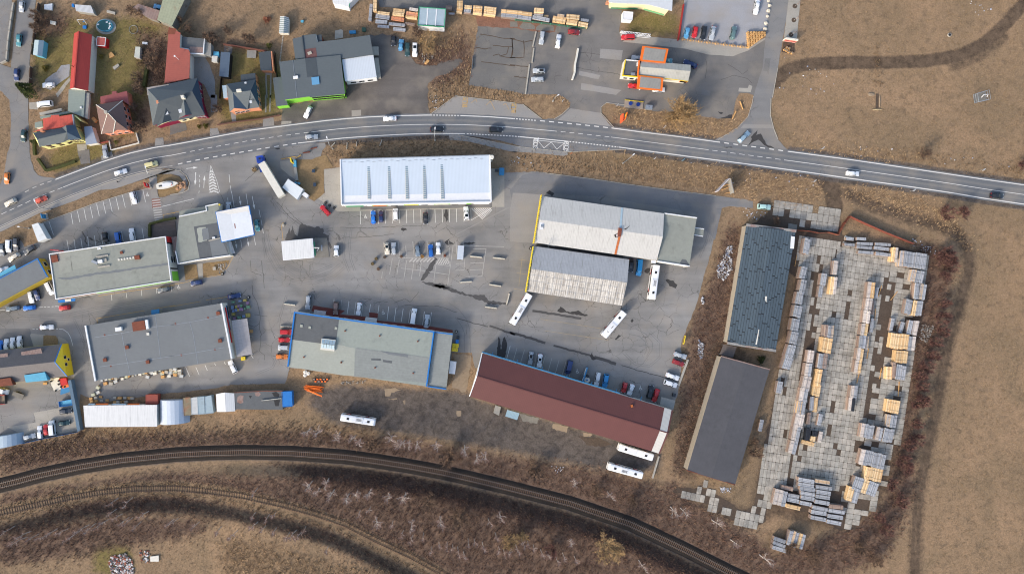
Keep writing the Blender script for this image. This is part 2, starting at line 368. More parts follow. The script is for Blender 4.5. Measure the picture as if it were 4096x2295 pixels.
def stroke(name,pts,w,v=1.0,soft=10.0):
    d = np.full(GXX.shape,1e9)
    for (x1,y1),(x2,y2) in zip(pts[:-1],pts[1:]):
        L2 = (x2-x1)**2+(y2-y1)**2 or 1;t = np.clip(((GXX-x1)*(x2-x1)+(GYY-y1)*(y2-y1))/L2,0,1)
        d = np.minimum(d,np.hypot(GXX-x1-t*(x2-x1),GYY-y1-t*(y2-y1)))
    LAY[name] = np.maximum(LAY[name],v*np.clip((w/2+soft-d)/soft,0,1))
def hs(s):return sum(ord(c)*(i+1) for i,c in enumerate(s))
def offl(pts,d):return offset_line(pts,d)
for p in ('830 360 900 352 1090 342 1180 347 1260 372 1340 392 1240 392 1060 392 860 402 800 396','1260 392 1560 388 1900 425 2060 455 2080 492 2000 520 1900 498 1700 468 1500 442 1330 428',
          '2130 462 2300 488 2400 540 2460 640 2420 620 2360 560 2250 530 2110 490','1960 345 2150 375 2300 378 2420 402 2575 420 2575 446 2350 408 2100 395','560 1335 700 1352 820 1392 1000 1422 1090 1460 560 1460',
          '150 1082 600 1066 800 1064 1000 1084 800 1110 300 1112 0 1172 0 1130','1040 100 1100 70 1180 80 1160 130 1060 150',
          '1080 225 1180 150 1440 240 1430 285 1380 300 1180 240 1090 285','1510 262 1620 260 1700 290 1850 300 1900 240 1880 310 1820 350 1600 325'):
    fillp('long',q('F',p),0.9,3)
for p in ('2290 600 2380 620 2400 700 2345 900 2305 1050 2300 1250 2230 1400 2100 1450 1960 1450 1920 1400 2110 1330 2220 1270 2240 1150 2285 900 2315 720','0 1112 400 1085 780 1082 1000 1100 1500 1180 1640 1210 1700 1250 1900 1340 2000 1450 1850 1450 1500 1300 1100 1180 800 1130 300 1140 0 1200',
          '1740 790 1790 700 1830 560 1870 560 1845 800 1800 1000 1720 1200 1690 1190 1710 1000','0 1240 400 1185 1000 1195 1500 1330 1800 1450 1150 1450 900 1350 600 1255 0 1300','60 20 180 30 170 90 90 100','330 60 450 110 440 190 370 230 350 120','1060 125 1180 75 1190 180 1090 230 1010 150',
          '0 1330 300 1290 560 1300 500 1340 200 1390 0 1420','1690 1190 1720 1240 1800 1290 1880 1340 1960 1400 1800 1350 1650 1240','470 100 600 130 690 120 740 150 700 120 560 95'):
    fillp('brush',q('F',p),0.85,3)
fillp('dark',[(x,np.interp(x,R1X,R1Y)+38) for x in range(1050,3050,60)]+[(x,np.interp(x,R1X,R1Y)+112) for x in range(3050,1250,-60)],0.9,2)
fillp('dark',[(x,np.interp(x,R2X,R2Y)+42) for x in range(-60,1800,60)]+[(x,np.interp(x,R2X,R2Y)+96) for x in range(1740,-60,-60)],0.72,2)
stroke('long',offl([(x,float(np.interp(x,R2X,R2Y))) for x in range(-60,1800,50)],0),42,0.85,22)
LAY['brush'] *= np.clip((np.abs(GYY-np.interp(GXX,R2X,R2Y))-16)/24,0.15,1)
stroke('long',[(3508,195),(3510,330)],14,0.6,16)
stroke('cinder',[(x,float(np.interp(x,R1X,R1Y))+2) for x in range(-60,3100,40)],44,1.0,16)
for pts,w in (([(3100,330),(3150,278),(3230,257),(3396,250),(3550,250),(3700,245),(3830,225),(3930,180),(4010,110),(4100,10),(4200,-80)],40),([(3300,720),(3330,760),(3340,830)],55)):
    stroke('soil',pts,w,0.85,14)
TRK = [(3390,775),(3500,825),(3620,865),(3730,895),(3820,930),(3870,990),(3880,1070),(3850,1180),(3790,1380),(3760,1550),(3720,1750),(3680,1950),(3665,2100),(3660,2300),(3660,2500)]
for o,v in ((-9,1.0),(9,1.0),(0,0.55)):stroke('soil',offl(densify(TRK,60,0,False),o),8 if o else 44,v,8 if o else 26)
stroke('soil',offl(densify([(4010,150),(3900,230),(3820,260)],40,0,False),0),30,0.6,30)
for a,b in ((0,120),(1310,2050),(2460,4300)):stroke('cinder',along(ysf,a,b,14),12,0.75,10)
for a,b in ((225,1130),(2456,2860),(3160,4300)):stroke('cinder',along(yn,a,b,-13),12,0.7,10)
for p in ('395 170 440 90 455 200 440 240 400 260','325 300 350 240 372 230 375 340 350 345','372 300 395 230 380 330','330 230 345 120 375 130 365 240','70 150 100 140 100 240 78 235'):fillp('dark',q('F',p),0.6,3)  # dark strips between houses: bushes and soil, plus shade put into the ground colour
fillp('grit',[(230,700),(300,660),(520,590),(700,560),(880,525),(1120,480),(1130,440),(1000,500),(700,530),(520,570),(400,610),(250,680)],0.6,3)
fillp('cinder',q('F','760 1000 850 968 1000 975 1180 985 1190 1000 1400 1060 1540 1100 1660 1130 1660 1180 1531 1184 1360 1148 1153 1112 940 1078 860 1074 790 1030'),1.0,3)
fillp('soil',q('F','1690 1180 1740 1000 1800 820 1830 880 1900 880 1850 1000 1760 1190 1730 1220'),0.8,3)
fillp('soil',q('F','1880 570 2110 600 2330 630 2330 700 2290 900 2270 1100 2230 1250 2130 1340 1950 1300 1880 1340 1690 1240 1760 1215 1880 1280 1900 1200 1960 900 2000 690'),0.75,2)
fillp('cinder',q('F','1860 560 2000 590 2010 620 1870 590'),0.7,2)
for p in ('232 58 300 45 420 62 375 110 372 250 345 285 240 290 236 120','560 120 690 132 690 205 650 196 600 200 560 205','540 225 560 200 640 195 690 210 700 290 640 305 560 310','240 240 300 225 345 290 330 350 250 330','130 380 200 350 300 372 270 430 120 430','1600 30 1710 40 1700 90 1560 90',
          '250 1350 330 1360 340 1443 240 1443','1330 400 1560 392 1700 410 1900 430 1700 425 1500 410','2120 455 2400 490 2575 520 2575 500 2300 470','70 20 230 60 230 90 160 230 90 220'):
    fillp('green',q('F',p),1.0,3)
for p in (ROAD,YARD,LOT,SIDEROAD,STREET,GRAVLOT,BUSBAY,PALELOT,PAVEN,EPATH):PAVED = np.maximum(PAVED,inside(p,GXX,GYY))
outer = np.concatenate([np.array([9000.,5000,2500,1200,600,300])])
fx = np.concatenate([-200-outer,gx,gx[-1]+outer[::-1]]);fy = np.concatenate([-200-outer,gy,gy[-1]+outer[::-1]])
FX,FY = np.meshgrid(fx,fy);no = len(outer)
hz = gzpx(FX,FY);wig = np.sin(FX*0.083+np.sin(FY*0.05)*2)*np.sin(FY*0.071+1.3)
big = np.sin(FX*0.011+0.6)*np.sin(FY*0.013+0.2)
PV = np.zeros(FX.shape);PV[no:-no,no:-no] = blur(PAVED.astype(float),3)
flat = np.clip(1-PV*3,0,1)
Z = hz-0.05+0.03*wig*flat
XX = CX+(FX-NX)*S;YY = -(FY-NY)*S
nyv,nxv = FX.shape
verts = np.stack([XX.ravel(),YY.ravel(),Z.ravel()],1)
idx = np.arange(nyv*nxv).reshape(nyv,nxv)
faces = np.stack([idx[:-1,:-1].ravel(),idx[1:,:-1].ravel(),idx[1:,1:].ravel(),idx[:-1,1:].ravel()],1)
me = bpy.data.meshes.new('ground');me.from_pydata(verts.tolist(),[],faces.tolist())
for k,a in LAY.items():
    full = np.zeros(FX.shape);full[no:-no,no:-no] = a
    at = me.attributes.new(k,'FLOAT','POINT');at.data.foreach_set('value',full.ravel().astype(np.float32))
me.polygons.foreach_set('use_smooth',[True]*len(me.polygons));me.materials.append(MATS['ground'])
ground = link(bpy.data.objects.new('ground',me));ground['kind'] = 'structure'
# ------------------------------------------------- paved sheets
sheet('west_car_park',q('S','-80 -60 50 -60 46 40 24 238 0 250 -80 262'),0.012,'street_asphalt',1.0,seed=2)
yard = sheet('yard_asphalt',YARD,0.010,'yard_asphalt',2.0,seed=3)
lot = sheet('station_lot',LOT,0.008,'lot_asphalt',2.0,seed=4)
road = sheet('main_road',ROAD,0.030,'road_asphalt',1.2,step=20,seed=5)
siderd = sheet('side_road',SIDEROAD,0.020,'street_asphalt',1.2,seed=6)
street = sheet('village_street',STREET,0.022,'street_asphalt',2.0,seed=7)
sheet('gravel_lot',GRAVLOT,0.004,'gravel_lot',5.0,seed=8)
busbay = sheet('bus_bay',BUSBAY,0.018,'lane_asphalt',0.5,seed=9)
sheet('pale_gravel_lot',PALELOT,0.014,'pale_gravel',1.0,seed=10)
paven = sheet('pavement',PAVEN,0.05,'concrete_pave',0.5,seed=11)
epath = sheet('footpath',EPATH,0.05,'concrete_pave',0.6,seed=12)
# south bus lay-by and its footway
LAYBY = [(1862,541)]+along(ysf,1900,2475,4)+[(2470,598),(2430,602),(2340,606),(2270,607),(2185,600),(2085,586),(2000,562),(1930,551)]
layby = sheet('bus_lay_by',LAYBY,0.020,'lane_asphalt',0.5,seed=13)
FW2 = q('21','1600 590 1740 590 2000 640 2576 755')+q('31','0 745 200 775 450 800 840 838 850 880 790 900 400 860 0 830')+q('21','2576 850 2200 760 1900 690 1620 660')
fw2 = sheet('footway',FW2,0.075,'footway',0.6,seed=14)
kerb(q('21','1740 590 2000 640 2576 755')+q('31','450 800 850 840 1250 822 1700 803'),fw2)
# footway south of the road on the left
FW1 = along(ysf,-120,640,9)+q('01','2400 1118 2576 1108')+q('11','0 1100 130 1120 220 1190 262 1290 250 1370 180 1443 120 1443 190 1340 190 1260 140 1195 0 1160')+q('01','2300 1175 2200 1215 1700 1380')+q('02','1480 0 1100 160 600 335 0 620')+[(-120,985)]
fw1 = sheet('footway',FW1,0.09,'footway',0.6,seed=15)
kerb(along(ysf,-120,640,8)+q('01','2400 1112 2576 1102')+q('11','0 1092 150 1118 245 1195 292 1295 270 1395 180 1443')+q('12','0 70'),fw1,0.25,0.13)
path1 = sheet('garden_path',q('01','2190 1180 2310 1170 2320 1443')+q('02','2345 130 2230 130'),0.06,'concrete_dark' if False else 'footway',0.4,seed=16)
ISL = q('01','2310 1175 2576 1160')+q('11','0 1165 135 1200 190 1265 195 1340 165 1405 120 1443')+q('12','120 30 0 60')+q('02','2345 110')+q('01','2330 1400')
isl = sheet('boat_island',ISL,0.10,'grass_bed',1.0,seed=17)
# concrete aprons round the white store
ap = sheet('store_apron',q('11','2265 1095 2510 1065')+q('21','300 1000 2215 1000 2215 1085 2420 1085')+q('22','2420 250 2240 252 2240 262 300 300 295 310 0 312')+q('12','2460 310 2180 130 2280 40'),0.028,'concrete_pave',0.3,seed=18)
sheet('store_walkway',q('22','300 240 2235 170 2238 262 300 300'),0.040,'patch_dark',0,ap)
bed1 = sheet('verge',q('11','1870 955 2090 950 2225 900 2300 880 2400 1065 2265 1095 2275 1443')+q('12','2280 40 2120 170 2035 110 1960 30')+q('11','1990 1443 1880 1250'),0.06,'grass_bed',1.5,seed=19)
sheet('concrete_pad',q('11','1620 980 1790 965 1830 1100 1840 1240 1760 1190 1630 1080'),0.024,'concrete_pave',0.6,seed=20)
# service lane north-east of the hall, drive between buildings
LANE = q('S','2143 689 2257 704 2366 718 2502 738 2692 764 2864 785 2965 797 3011 806 3011 832 2965 826 2921 823 2888 830 2860 960 2800 900 2780 850 2660 830 2420 790 2180 770 2120 900 2060 880 2040 760 2090 700')
sheet('patch',LANE,0.016,'lane_asphalt',1.0,yard,seed=21)
DRIVE = q('23','1640 1000 1940 1030 1920 1200 1880 1443')+q('24','1850 160 1800 175 1740 120 1640 110')+q('23','1690 1320 1720 1150')
sheet('concrete_drive',DRIVE,0.020,'mud',3.0,seed=22)
sheet('concrete_pad',q('04','495 480 870 405 1060 370 1130 540 1190 750 850 790 340 900 300 780 100 690 270 660 530 620'),0.020,'concrete_pave',0.8,seed=23)
sheet('grass_bed',q('03','640 745 700 735 820 745 860 800 850 870 640 900'),0.08,'grass_bed',0.6,seed=24)
sheet('concrete_pad',q('03','455 712 660 730 630 910 500 920 445 740'),0.05,'concrete_pave',0.4,seed=25)
sheet('concrete_pad',q('03','860 755 960 795 1015 850 890 870 850 790'),0.05,'concrete_pave',0.4,seed=26)
# abandoned cracked slab lot beside the station, its leaf-littered joints
slab = sheet('cracked_slab',q('20','2040 395 2576 420')+q('30','330 460 380 465 330 690 350 710 320 920 285 950 220 1385 0 1340')+q('20','2400 1330 1900 1250 1950 900'),0.020,'slab_asphalt',2.0,seed=27)
for i,s in enumerate(('2060 510 2230 530 2400 570 2576 570','2250 670 2400 690 2530 690','2000 705 2140 720 2230 712','2250 820 2340 800 2360 830 2450 800 2480 700','2080 910 2250 930 2500 970 2576 975','2530 580 2540 700 2540 820','2350 830 2460 850 2576 850')):
    line(densify(q('20',s),12,1.2,False,i),0.28,0.026,'soil',slab,'joint')
for i,s in enumerate(('0 570 200 625 330 600','200 600 210 720 205 850 100 850 0 850','30 580 40 720 20 850','0 960 100 970 270 985','60 1130 150 1140 240 1150')):
    line(densify(q('30',s),12,1.2,False,i+20),0.30,0.026,'soil',slab,'joint')
sheet('leaf_litter',q('20','1990 230 2576 260')+q('30','0 290 300 330 650 370 740 390 740 490 370 470 0 440')+q('20','2576 430 2030 390'),0.014,M('leaves',(134,98,80),var=0.35,sc=2),3,lot,seed=28)
for i,s in enumerate(('0 320 110 320 115 400 0 400','130 400 190 330 300 345 370 395 365 440 170 430','380 400 450 355 640 385 650 460 390 450','660 470 690 380 740 395 740 490')):
    sheet('concrete_patch',q('30',s),0.020,'concrete_dark',1.5,lot,seed=30+i)
# patches of newer / older asphalt
for t,s,m in (('32','40 40 470 70 350 780 0 760 0 300','patch_light'),('40','1255 860 1335 865 1300 1110 1280 1050 1225 1045','patch_dark'),('40','330 1310 450 1350 430 1420 310 1390','patch_dark'),('30','1050 1225 1640 1330 1560 1400 1040 1320','patch_light'),('30','1330 720 1660 745 1640 890 1320 860','patch_light'),('30','1020 1045 1330 1110 1300 1170 1010 1110','patch_light'),
                ('40','870 1295 1000 1300 1015 1250 1065 1270 1040 1360 860 1350','concrete_pave'),('22','1540 745 2500 260 2440 270 1690 660','patch_light'),('12','390 60 690 30 700 180 410 230','patch_light'),('41','940 430 1360 440 1370 490 890 490','patch_light'),('31','890 200 1330 265 1500 480 700 370','patch_light'),('21','825 525 995 520 995 600 825 605','patch_dark'),('03','0 640 440 640 510 920 0 1010','patch_dark')):
    par = {'3':lot,'4':siderd}.get(t[0] if t in ('30','40','41','31') else '',yard)
    zz = 0.036 if t == '21' else (0.026 if par is not siderd else 0.028)
    sheet('patch',q(t,s),zz if t != '21' else 0.036,m,0.8,par if t != '21' else road,seed=hs(s) % 97)
sheet('patch',q('21','1380 270 1700 20 2576 130')+q('31','0 130 180 142 440 345 0 320')+q('21','2576 325 2200 300 1800 280'),0.024,'patch_light',0.4,busbay)
# maroon paving along the blue building
sheet('maroon_paving',q('13','2110 300 2576 375')+q('23','0 430 430 470 430 400 560 415 550 520 1300 600 1660 660 1660 720 1000 640 0 480')+q('13','2576 490 2290 440 2080 380'),0.05,M('maroon_paving',(122,66,58),var=0.15,sc=2),0.4,seed=40)
# ------------------------------------------------- dark spills and wet patches on the yard
def blob(t,s,jit=3.0,par=None,z=0.022,mat='stain'):sheet('stain',q(t,s),z,mat,jit,par or yard,step=7,seed=hs(t+s) % 999)
M('wet',(84,82,81),var=0.15)
blob('12','1700 745 1735 600 1760 545 1775 640 1800 520 1840 640 1870 680 1930 470 1990 520 2100 550 2190 540 2270 580 2250 640 2340 660 2330 720 2390 850 2350 870 2310 705 2100 715',mat='wet')
blob('12','2130 705 2310 705 2345 985 2130 995',1,mat='patch_dark')
blob('22','1385 990 1440 1000 1360 1180 1220 1340 1180 1330 1240 1220 1330 1080',mat='wet')
blob('22','1200 1345 1500 1380 1660 1440 1500 1443 1260 1390',mat='wet');blob('23','1330 0 1480 0 1680 60 1900 140 2120 150 2180 220 2470 270 2470 290 2200 280 2080 230 1950 180 1640 100 1500 50',mat='wet')
blob('22','1540 770 1600 720 1615 760 1680 800 1600 810');blob('22','1850 770 1960 765 2000 785 1900 810 1800 800');blob('22','1530 380 1550 285 1575 290 1590 400 1570 470');blob('22','890 580 940 550 990 590 930 610')
blob('32','95 380 170 375 195 420 240 460 190 470 160 510 0 520 60 485 130 480 130 440');blob('32','2290 1330 2340 1305 2400 1340 2465 1390 2440 1443 2350 1410');blob('32','1990 1160 2060 1150 2070 1180 2030 1230 1980 1200');blob('32','530 40 580 10 645 45 620 90 560 70')
blob('33','690 380 740 320 800 350 830 390 940 390 1000 380 1150 445 1100 455 980 440 840 410 730 400');blob('33','1770 520 1800 500 1825 525 1800 550');blob('33','1545 790 1600 725 1650 745 1590 770 1560 805');blob('33','1170 1040 1200 980 1230 1050 1290 1080 1200 1100')
blob('23','2300 1060 2330 760 2360 800 2370 950 2400 780 2420 760 2460 850 2430 1060 2350 1100',2);blob('24','460 70 690 130 650 230 500 200',2,mat='wet') if False else None
for pts in ((q('33','0 700 200 750 520 850'),0.9),(q('33','640 890 900 960 1180 1030'),0.7),(q('33','1240 1060 1450 1120 1560 1160'),1.1),(q('33','1640 1180 1900 1260 2360 1375'),0.25),(q('23','2200 600 2576 730'),0.7),(q('23','1720 490 2000 570 2180 610'),0.3),(q('32','1040 0') and q('33','330 380 800 450 1050 490'),0.8)):
    line(densify(pts[0],10,1.5,False,5),pts[1],0.021,'wet',yard,'trench_patch')
for pts in ('850 690 1340 610 1400 420','890 1000 850 640 1100 600','1250 440 1300 330 1500 400'):
    pass
blob('41','1000 750 1060 640 1040 620 1110 555 1140 510 1120 590 1190 570 1220 640 1280 730 1390 780 1300 775 1220 720 1150 660 1080 690',2,siderd,0.034)
blob('41','590 770 700 760 780 772 690 782',2,road,0.036);blob('11','1530 790 1600 765 1620 800 1580 805',2,yard);blob('41','560 240 640 270 600 290',2,lot,0.02);blob('41','600 345 720 300 770 290 760 350',2,lot,0.02)
# tyre arcs and long cracks
for t,s in (('33','1640 640 1850 640 2000 720 2100 850 2090 960 1960 1150 1850 1230'),('33','1750 720 1900 750 1990 830 2010 950 1980 1020'),('33','1900 900 2010 880 2060 950 2010 1050'),('23','1600 260 1750 360 1860 500 1910 650 1920 1000'),('23','1700 480 1790 600 1830 700 1830 980')):
    line(densify(q(t,s),12,0.4,False),0.22,0.0205,'patch_dark',yard,'tyre_mark')
for t,s in (('12','1440 640 1500 900 1620 1120 1850 1260 2100 1280 2350 1200 2500 1080'),('12','1380 700 1450 950 1580 1190 1820 1330 2120 1360 2400 1270 2560 1130'),('12','1500 800 1650 1040 1900 1180 2150 1190 2380 1100'),('12','1350 300 1400 520 1390 760 1420 1000'),('12','1480 60 1620 260 1800 430 1960 560'),('22','100 620 60 800 70 1000 150 1200'),('22','180 560 150 800 170 1010 230 1180'),('32','60 300 250 120 480 20'),('32','20 260 200 80 420 -40'),('42','240 180 420 300 470 480 400 760 300 1000'),('42','300 160 500 320 530 500 450 780'),('33','1700 1000 1850 1150 2050 1180 2200 1050 2200 850 2050 700'),('03','0 450 500 440 1000 420 1400 330 2200 200'),('03','0 520 500 510 1050 480 1450 390 2250 260'),('03','1100 500 1200 700 1300 1000 1380 1300'),('13','1250 1300 1500 1200 1650 900 1600 500 1700 150')):
    for w_ in (0,7):line(offset_line(densify(q(t,s),14,0.3,False),w_),0.16,0.0203,'patch_dark',yard,'tyre_mark')
M('crack',(82,78,74),var=0.2)
for k,(t,s) in enumerate((('13','1210 0 1215 130 1290 270 1310 380 1330 450 1320 560 1310 640 1340 720 1330 880 1320 970 1390 1030 1390 1100'),('13','1240 430 1330 450 1430 450'),('13','1310 560 1240 620 1140 570'),('13','1130 60 1050 150 1190 180'),('12','1350 1040 1390 1443'),('12','1180 1040 1190 1200 1350 1260'),('12','740 60 830 230 870 480'),('11','1100 1270 1250 1140'),('23','300 200 470 200 350 260 390 310'),('23','700 250 600 240 520 270'),('23','800 260 950 200 1030 250 1160 100'),('23','950 290 1200 310 1450 310 1720 400'),('22','0 550 400 560 700 540 1280 520'),('22','30 700 400 690 800 650'),('12','1580 180 1760 400 1950 520'),('12','1700 250 1850 420 1940 500'),('30','1000 770 1300 800 1660 890'),('30','980 1000 1200 1040 1450 1070 1650 1110'),('40','380 880 400 980 370 1160'),('40','600 1180 800 1110 1000 1160 1060 1230'),('40','700 950 850 1040 920 1100 1000 1030'),('31','1250 660 1360 650 1420 710 1540 690'),('11','350 890 560 860 750 840'))):
    line(densify(q(t,s),9,1.6,False,k),0.12,0.0215,'crack',yard if t not in ('30','40') else lot,'crack') if t not in ('31','11','40') else line(densify(q(t,s),9,1.4,False,k),0.11,0.037,'crack',road if t != '40' else siderd,'crack')
# ------------------------------------------------- road markings
def dashes(f,a,b,per,ln,w,mat='white_line',off=0.0):
    x = a
    while x < b:line([(x,f(x)+off),(min(x+ln,b),f(min(x+ln,b))+off)],w,0.040,mat,road,'lane_dash');x += per
def solid(f,a,b,w,mat='white_line',off=0.0):line(along(f,a,b,off),w,0.040,mat,road,'edge_line')
yc = lambda x:(yn(x)+ysf(x))/2
dashes(yn,100,222,30,16,0.28,'worn_line');solid(yn,223,1729,0.32);dashes(yn,1733,1838,12,7,0.34);solid(yn,1841,2060,0.32);dashes(yn,2064,2144,12,7,0.34);dashes(yn,2160,2440,36,20,0.32);solid(yn,2446,2880,0.32);dashes(yn,2897,3140,36,19,0.32);solid(yn,3151,4300,0.32)
solid(ysf,-100,690,0.16,'worn_line',1);dashes(ysf,712,1186,35,18,0.30);solid(ysf,1192,1860,0.28);dashes(ysf,1867,2078,12,7.5,0.34);solid(ysf,2079,2274,0.30);dashes(ysf,2278,2473,12,7,0.34);solid(ysf,2476,4300,0.32)
dashes(yc,-90,250,32,20,0.15);solid(yc,253,745,0.18);dashes(yc,760,1240,35,19,0.15);solid(yc,1245,2227,0.18);dashes(yc,2243,2440,35,19,0.15);solid(yc,2444,2834,0.15);dashes(yc,2849,3128,36,21,0.15);solid(yc,3136,4300,0.18)
asphalt('wheel_band',(124,124,123),0.2,0.06)
for k_ in (0.27,0.73):line(along(lambda x:yn(x)+(ysf(x)-yn(x))*k_,-120,4300),0.8,0.034,'wheel_band',road,'wheel_track')
def L(t,s,par,w=0.14,mat='white_line',z=None,name='parking_line'):
    v = q(t,s)
    for i in range(0,len(v)-1,2):line(v[i:i+2],w,z or 0.0235,mat,par,name)
for t,s,m in (('02','1045 340 1075 505 1140 310 1175 475 1235 275 1270 445 1328 240 1365 412 1422 205 1462 382 1517 170 1558 352 1610 138 1653 322 1705 102 1750 292 1800 68 1845 260 1900 45 1942 230 2003 22 2043 198 2103 0 2143 178 720 460 787 658','white_line'),
             ('02','985 735 1012 888 1090 730 1110 868 1190 710 1212 855 1290 685 1310 840 1388 670 1413 825 1488 655 1513 805 1588 640 1612 795 1690 620 1715 775 1790 608 1815 760 2090 560 2117 715 2380 245 2576 200','white_line'),
             ('12','0 215 350 130 905 20 945 250 1020 95 1045 225 1120 55 1145 215 850 115 855 185 1210 90 1235 220 965 750 975 810 1040 730 1060 855 1140 715 1150 780 1235 680 1260 810 1310 290 1330 400 1340 440 1355 520 1362 560 1375 640','white_line'),
             ('22','297 310 303 503 447 308 460 500 560 302 566 498 665 300 670 496 768 295 775 494 870 293 880 492 977 290 983 490 1082 288 1088 488 1188 285 1194 486 1293 282 1299 484 1397 280 1404 482 1503 277 1509 479 1608 274 1614 477 1712 272 1719 474 1818 270 1825 470','white_line'),
             ('22','640 765 660 960 855 760 880 965 965 820 982 965 1070 755 1090 965 1173 755 1190 960 1280 750 1300 1000 1385 750 1403 955 1490 745 1512 995 1600 740 1615 985 1705 740 1720 950 1810 740 1828 950','worn_line'),
             ('22','770 1005 730 1240 875 1020 838 1240 980 1035 940 1310 1090 1050 1050 1310 1197 1065 1170 1270 1412 1095 1380 1340 1665 820 1585 1400 1610 1000 1612 1115 625 1200 612 1300 1955 870 2150 865 1920 1075 2115 1068 1910 1175 2105 1168 1890 1275 2090 1268 2150 865 2090 1268 1705 1085 1840 1078 1690 1182 1825 1178 1840 1000 1825 1178 1680 815 2415 835 850 1000 1380 1000 900 1150 1250 1190 1310 1200 1600 1245','worn_line'),
             ('32','180 990 130 1410 130 1022 290 1042 100 1220 262 1242','tan_line'),('33','60 55 225 80','tan_line'),('33','510 670 1450 810 450 500 1360 640','tan_line'),
             ('13','2415 205 2395 420 2530 220 2505 410 230 1200 290 1345 380 1205 430 1320 515 1175 550 1255 655 1150 672 1180 800 1130 815 1165 1190 1020 1225 1075','white_line'),
             ('23','25 220 5 400 133 235 105 425 237 248 210 430 335 265 315 460 450 280 432 398 575 295 558 415 718 315 692 515 825 330 797 535 930 345 902 540 1035 358 1008 555 1242 388 1215 588 1345 400 1320 605 2505 895 2452 1090','white_line'),
             ('33','103 922 50 1110 212 952 155 1145 395 1000 358 1205 520 1040 460 1235 617 1070 562 1265 722 1102 668 1295 822 1130 768 1325 920 1160 870 1355','worn_line'),
             ('03','1640 140 1648 228 1855 105 1868 190 2080 72 2087 158 2300 40 2308 125 2520 5 2530 95 0 370 80 365 285 350 335 347 525 330 630 325 645 323 680 321 700 320 735 318 760 316 790 315 810 313 870 311 480 648 510 648 535 648 560 648 780 645 805 646 830 645 855 645','white_line'),
             ('03','1435 565 1425 492 1425 492 2130 375 2270 350 2576 298 1450 160 1900 90 1900 90 2576 5','yellow_line'),('13','0 320 450 240 530 220 870 170','yellow_line'),('02','2400 365 2576 335 2400 365 2405 430','yellow_line'),('12','0 345 130 318 0 1400 240 1355 240 1355 400 1305 400 1305 740 1250 740 1250 860 1120 860 1120 935 960 1640 520 1665 745 1640 520 1665 480 1665 480 1700 520','yellow_line'),
             ('11','437 1180 437 1210 437 1240 437 1290 437 1310 437 1360 430 1410 425 1443 870 1170 880 1290 885 1330 905 1443 375 1140 378 1270 497 1370 505 1210','white_line')):
    L(t,s,yard,0.15 if m != 'tan_line' else 0.12,m)
line(q('03','870 645 930 650 1000 700 1040 770 1075 895'),0.16,0.0235,'white_line',yard,'painted_line')
# arrows
def arrow(t,s,sc=1.0):
    (a,b) = q(t,s);xa,ya = W(*a);xb,yb = W(*b);d = Vector((xb-xa,yb-ya));l = d.length;d.normalize();n = Vector((-d.y,d.x));g = G()
    hb = Vector((xb,yb))-d*1.6*sc
    pts = [Vector((xa,ya))+n*0.08,Vector((xa,ya))-n*0.08,hb-n*0.08,hb-n*0.4*sc,Vector((xb,yb)),hb+n*0.4*sc,hb+n*0.08]
    g.add([(p.x,p.y,0.0238) for p in pts],[tuple(range(7))]);g.obj('arrow_marking',MATS['white_line'],yard)
for t,s in (('12','1210 90 1245 285'),('12','965 750 985 865'),('12','1140 715 1160 830'),('12','1020 95 1045 230'),('11','382 1140 368 1330'),('11','497 1370 510 1185'),('11','240 1085 410 1065')):arrow(t,s)
# hatched islands
def hatch(t,poly,lines_,w,mat='white_line',par=None):
    v = q(t,poly)
    for i in range(len(v)):line([v[i],v[(i+1) % len(v)]],0.14,0.0235,mat,par or yard,'hatch_line')
    h = q(t,lines_)
    for i in range(0,len(h),2):line(h[i:i+2],w,0.0238,mat,par or yard,'hatch_line')
hatch('11','600 1040 575 1250 575 1330 600 1443 710 1440 730 1420 690 1270','',0.3)
for k in range(8):
    y = 1110+k*43;xl = 590-k*2;xr = 625+k*13;xm = (xl+xr)/2
    for a,b in (((xl,y+30),(xm,y)),((xm,y),(xr,y+30))):line([P1('11',*a),P1('11',*b)],0.45,0.0238,'white_line',yard,'hatch_line')
hatch('22','1925 265 2240 262 1930 445',' '.join('%d %d %d %d' % (1935+k*33,268,1935+k*33+(165-k*16)*1.0,268+(165-k*16)*0.98) for k in range(9)),0.24)
for k in range(7):L('22','%d 1058 %d 1006' % (1030+k*52-10,1075+k*52),yard,0.5,'worn_line',name='hatch_line')
for k in range(6):L('22','%d 1092 %d 1004' % (1415+k*34,1470+k*34-max(0,k-3)*12),yard,0.42,'worn_line',name='hatch_line')
L('22','1410 1092 1612 1115 1410 1000 1612 995',yard,0.14,'worn_line')
sheet('crossing_base',q('02','2232 130 2355 125 2372 260 2245 270'),0.022,M('crossing_red',(138,92,80),var=0.2),0.5,yard)
for k in range(9):
    y = 150+k*36;x = 2238+k*5;L('02','%d %d %d %d' % (x,y+8,x+122,y-6),yard,0.42,'worn_line',name='crossing_stripe')
# bus lay-by lettering and zig-zag
L('31','345 663 862 715 345 665 340 770 410 668 405 775 410 672 500 783 500 783 608 695 608 695 690 800 690 800 795 712 795 712 785 815 862 715 855 820',layby,0.17,'white_line',0.034,'bay_line')
def text(t,s,x,y,size,rz,mat,par,z,name='lettering',ext=0.0):
    cu = bpy.data.curves.new('txt','FONT');cu.body = s;cu.size = size;cu.align_x = 'CENTER';cu.align_y = 'CENTER';cu.extrude = ext;cu.offset = 0.02
    ob = bpy.data.objects.new('txt',cu);COL.objects.link(ob);dg = bpy.context.evaluated_depsgraph_get();me = bpy.data.meshes.new_from_object(ob.evaluated_get(dg))
    bpy.data.objects.remove(ob);o = bpy.data.objects.new(name,me);me.materials.clear();me.materials.append(MATS[mat]);link(o,par)
    if t is not None:
        p = W(*P1(t,x,y));o.location = (p[0],p[1],z)
    else:o.location = (x,y,z)
    o.rotation_euler = (0,0,rz);return o
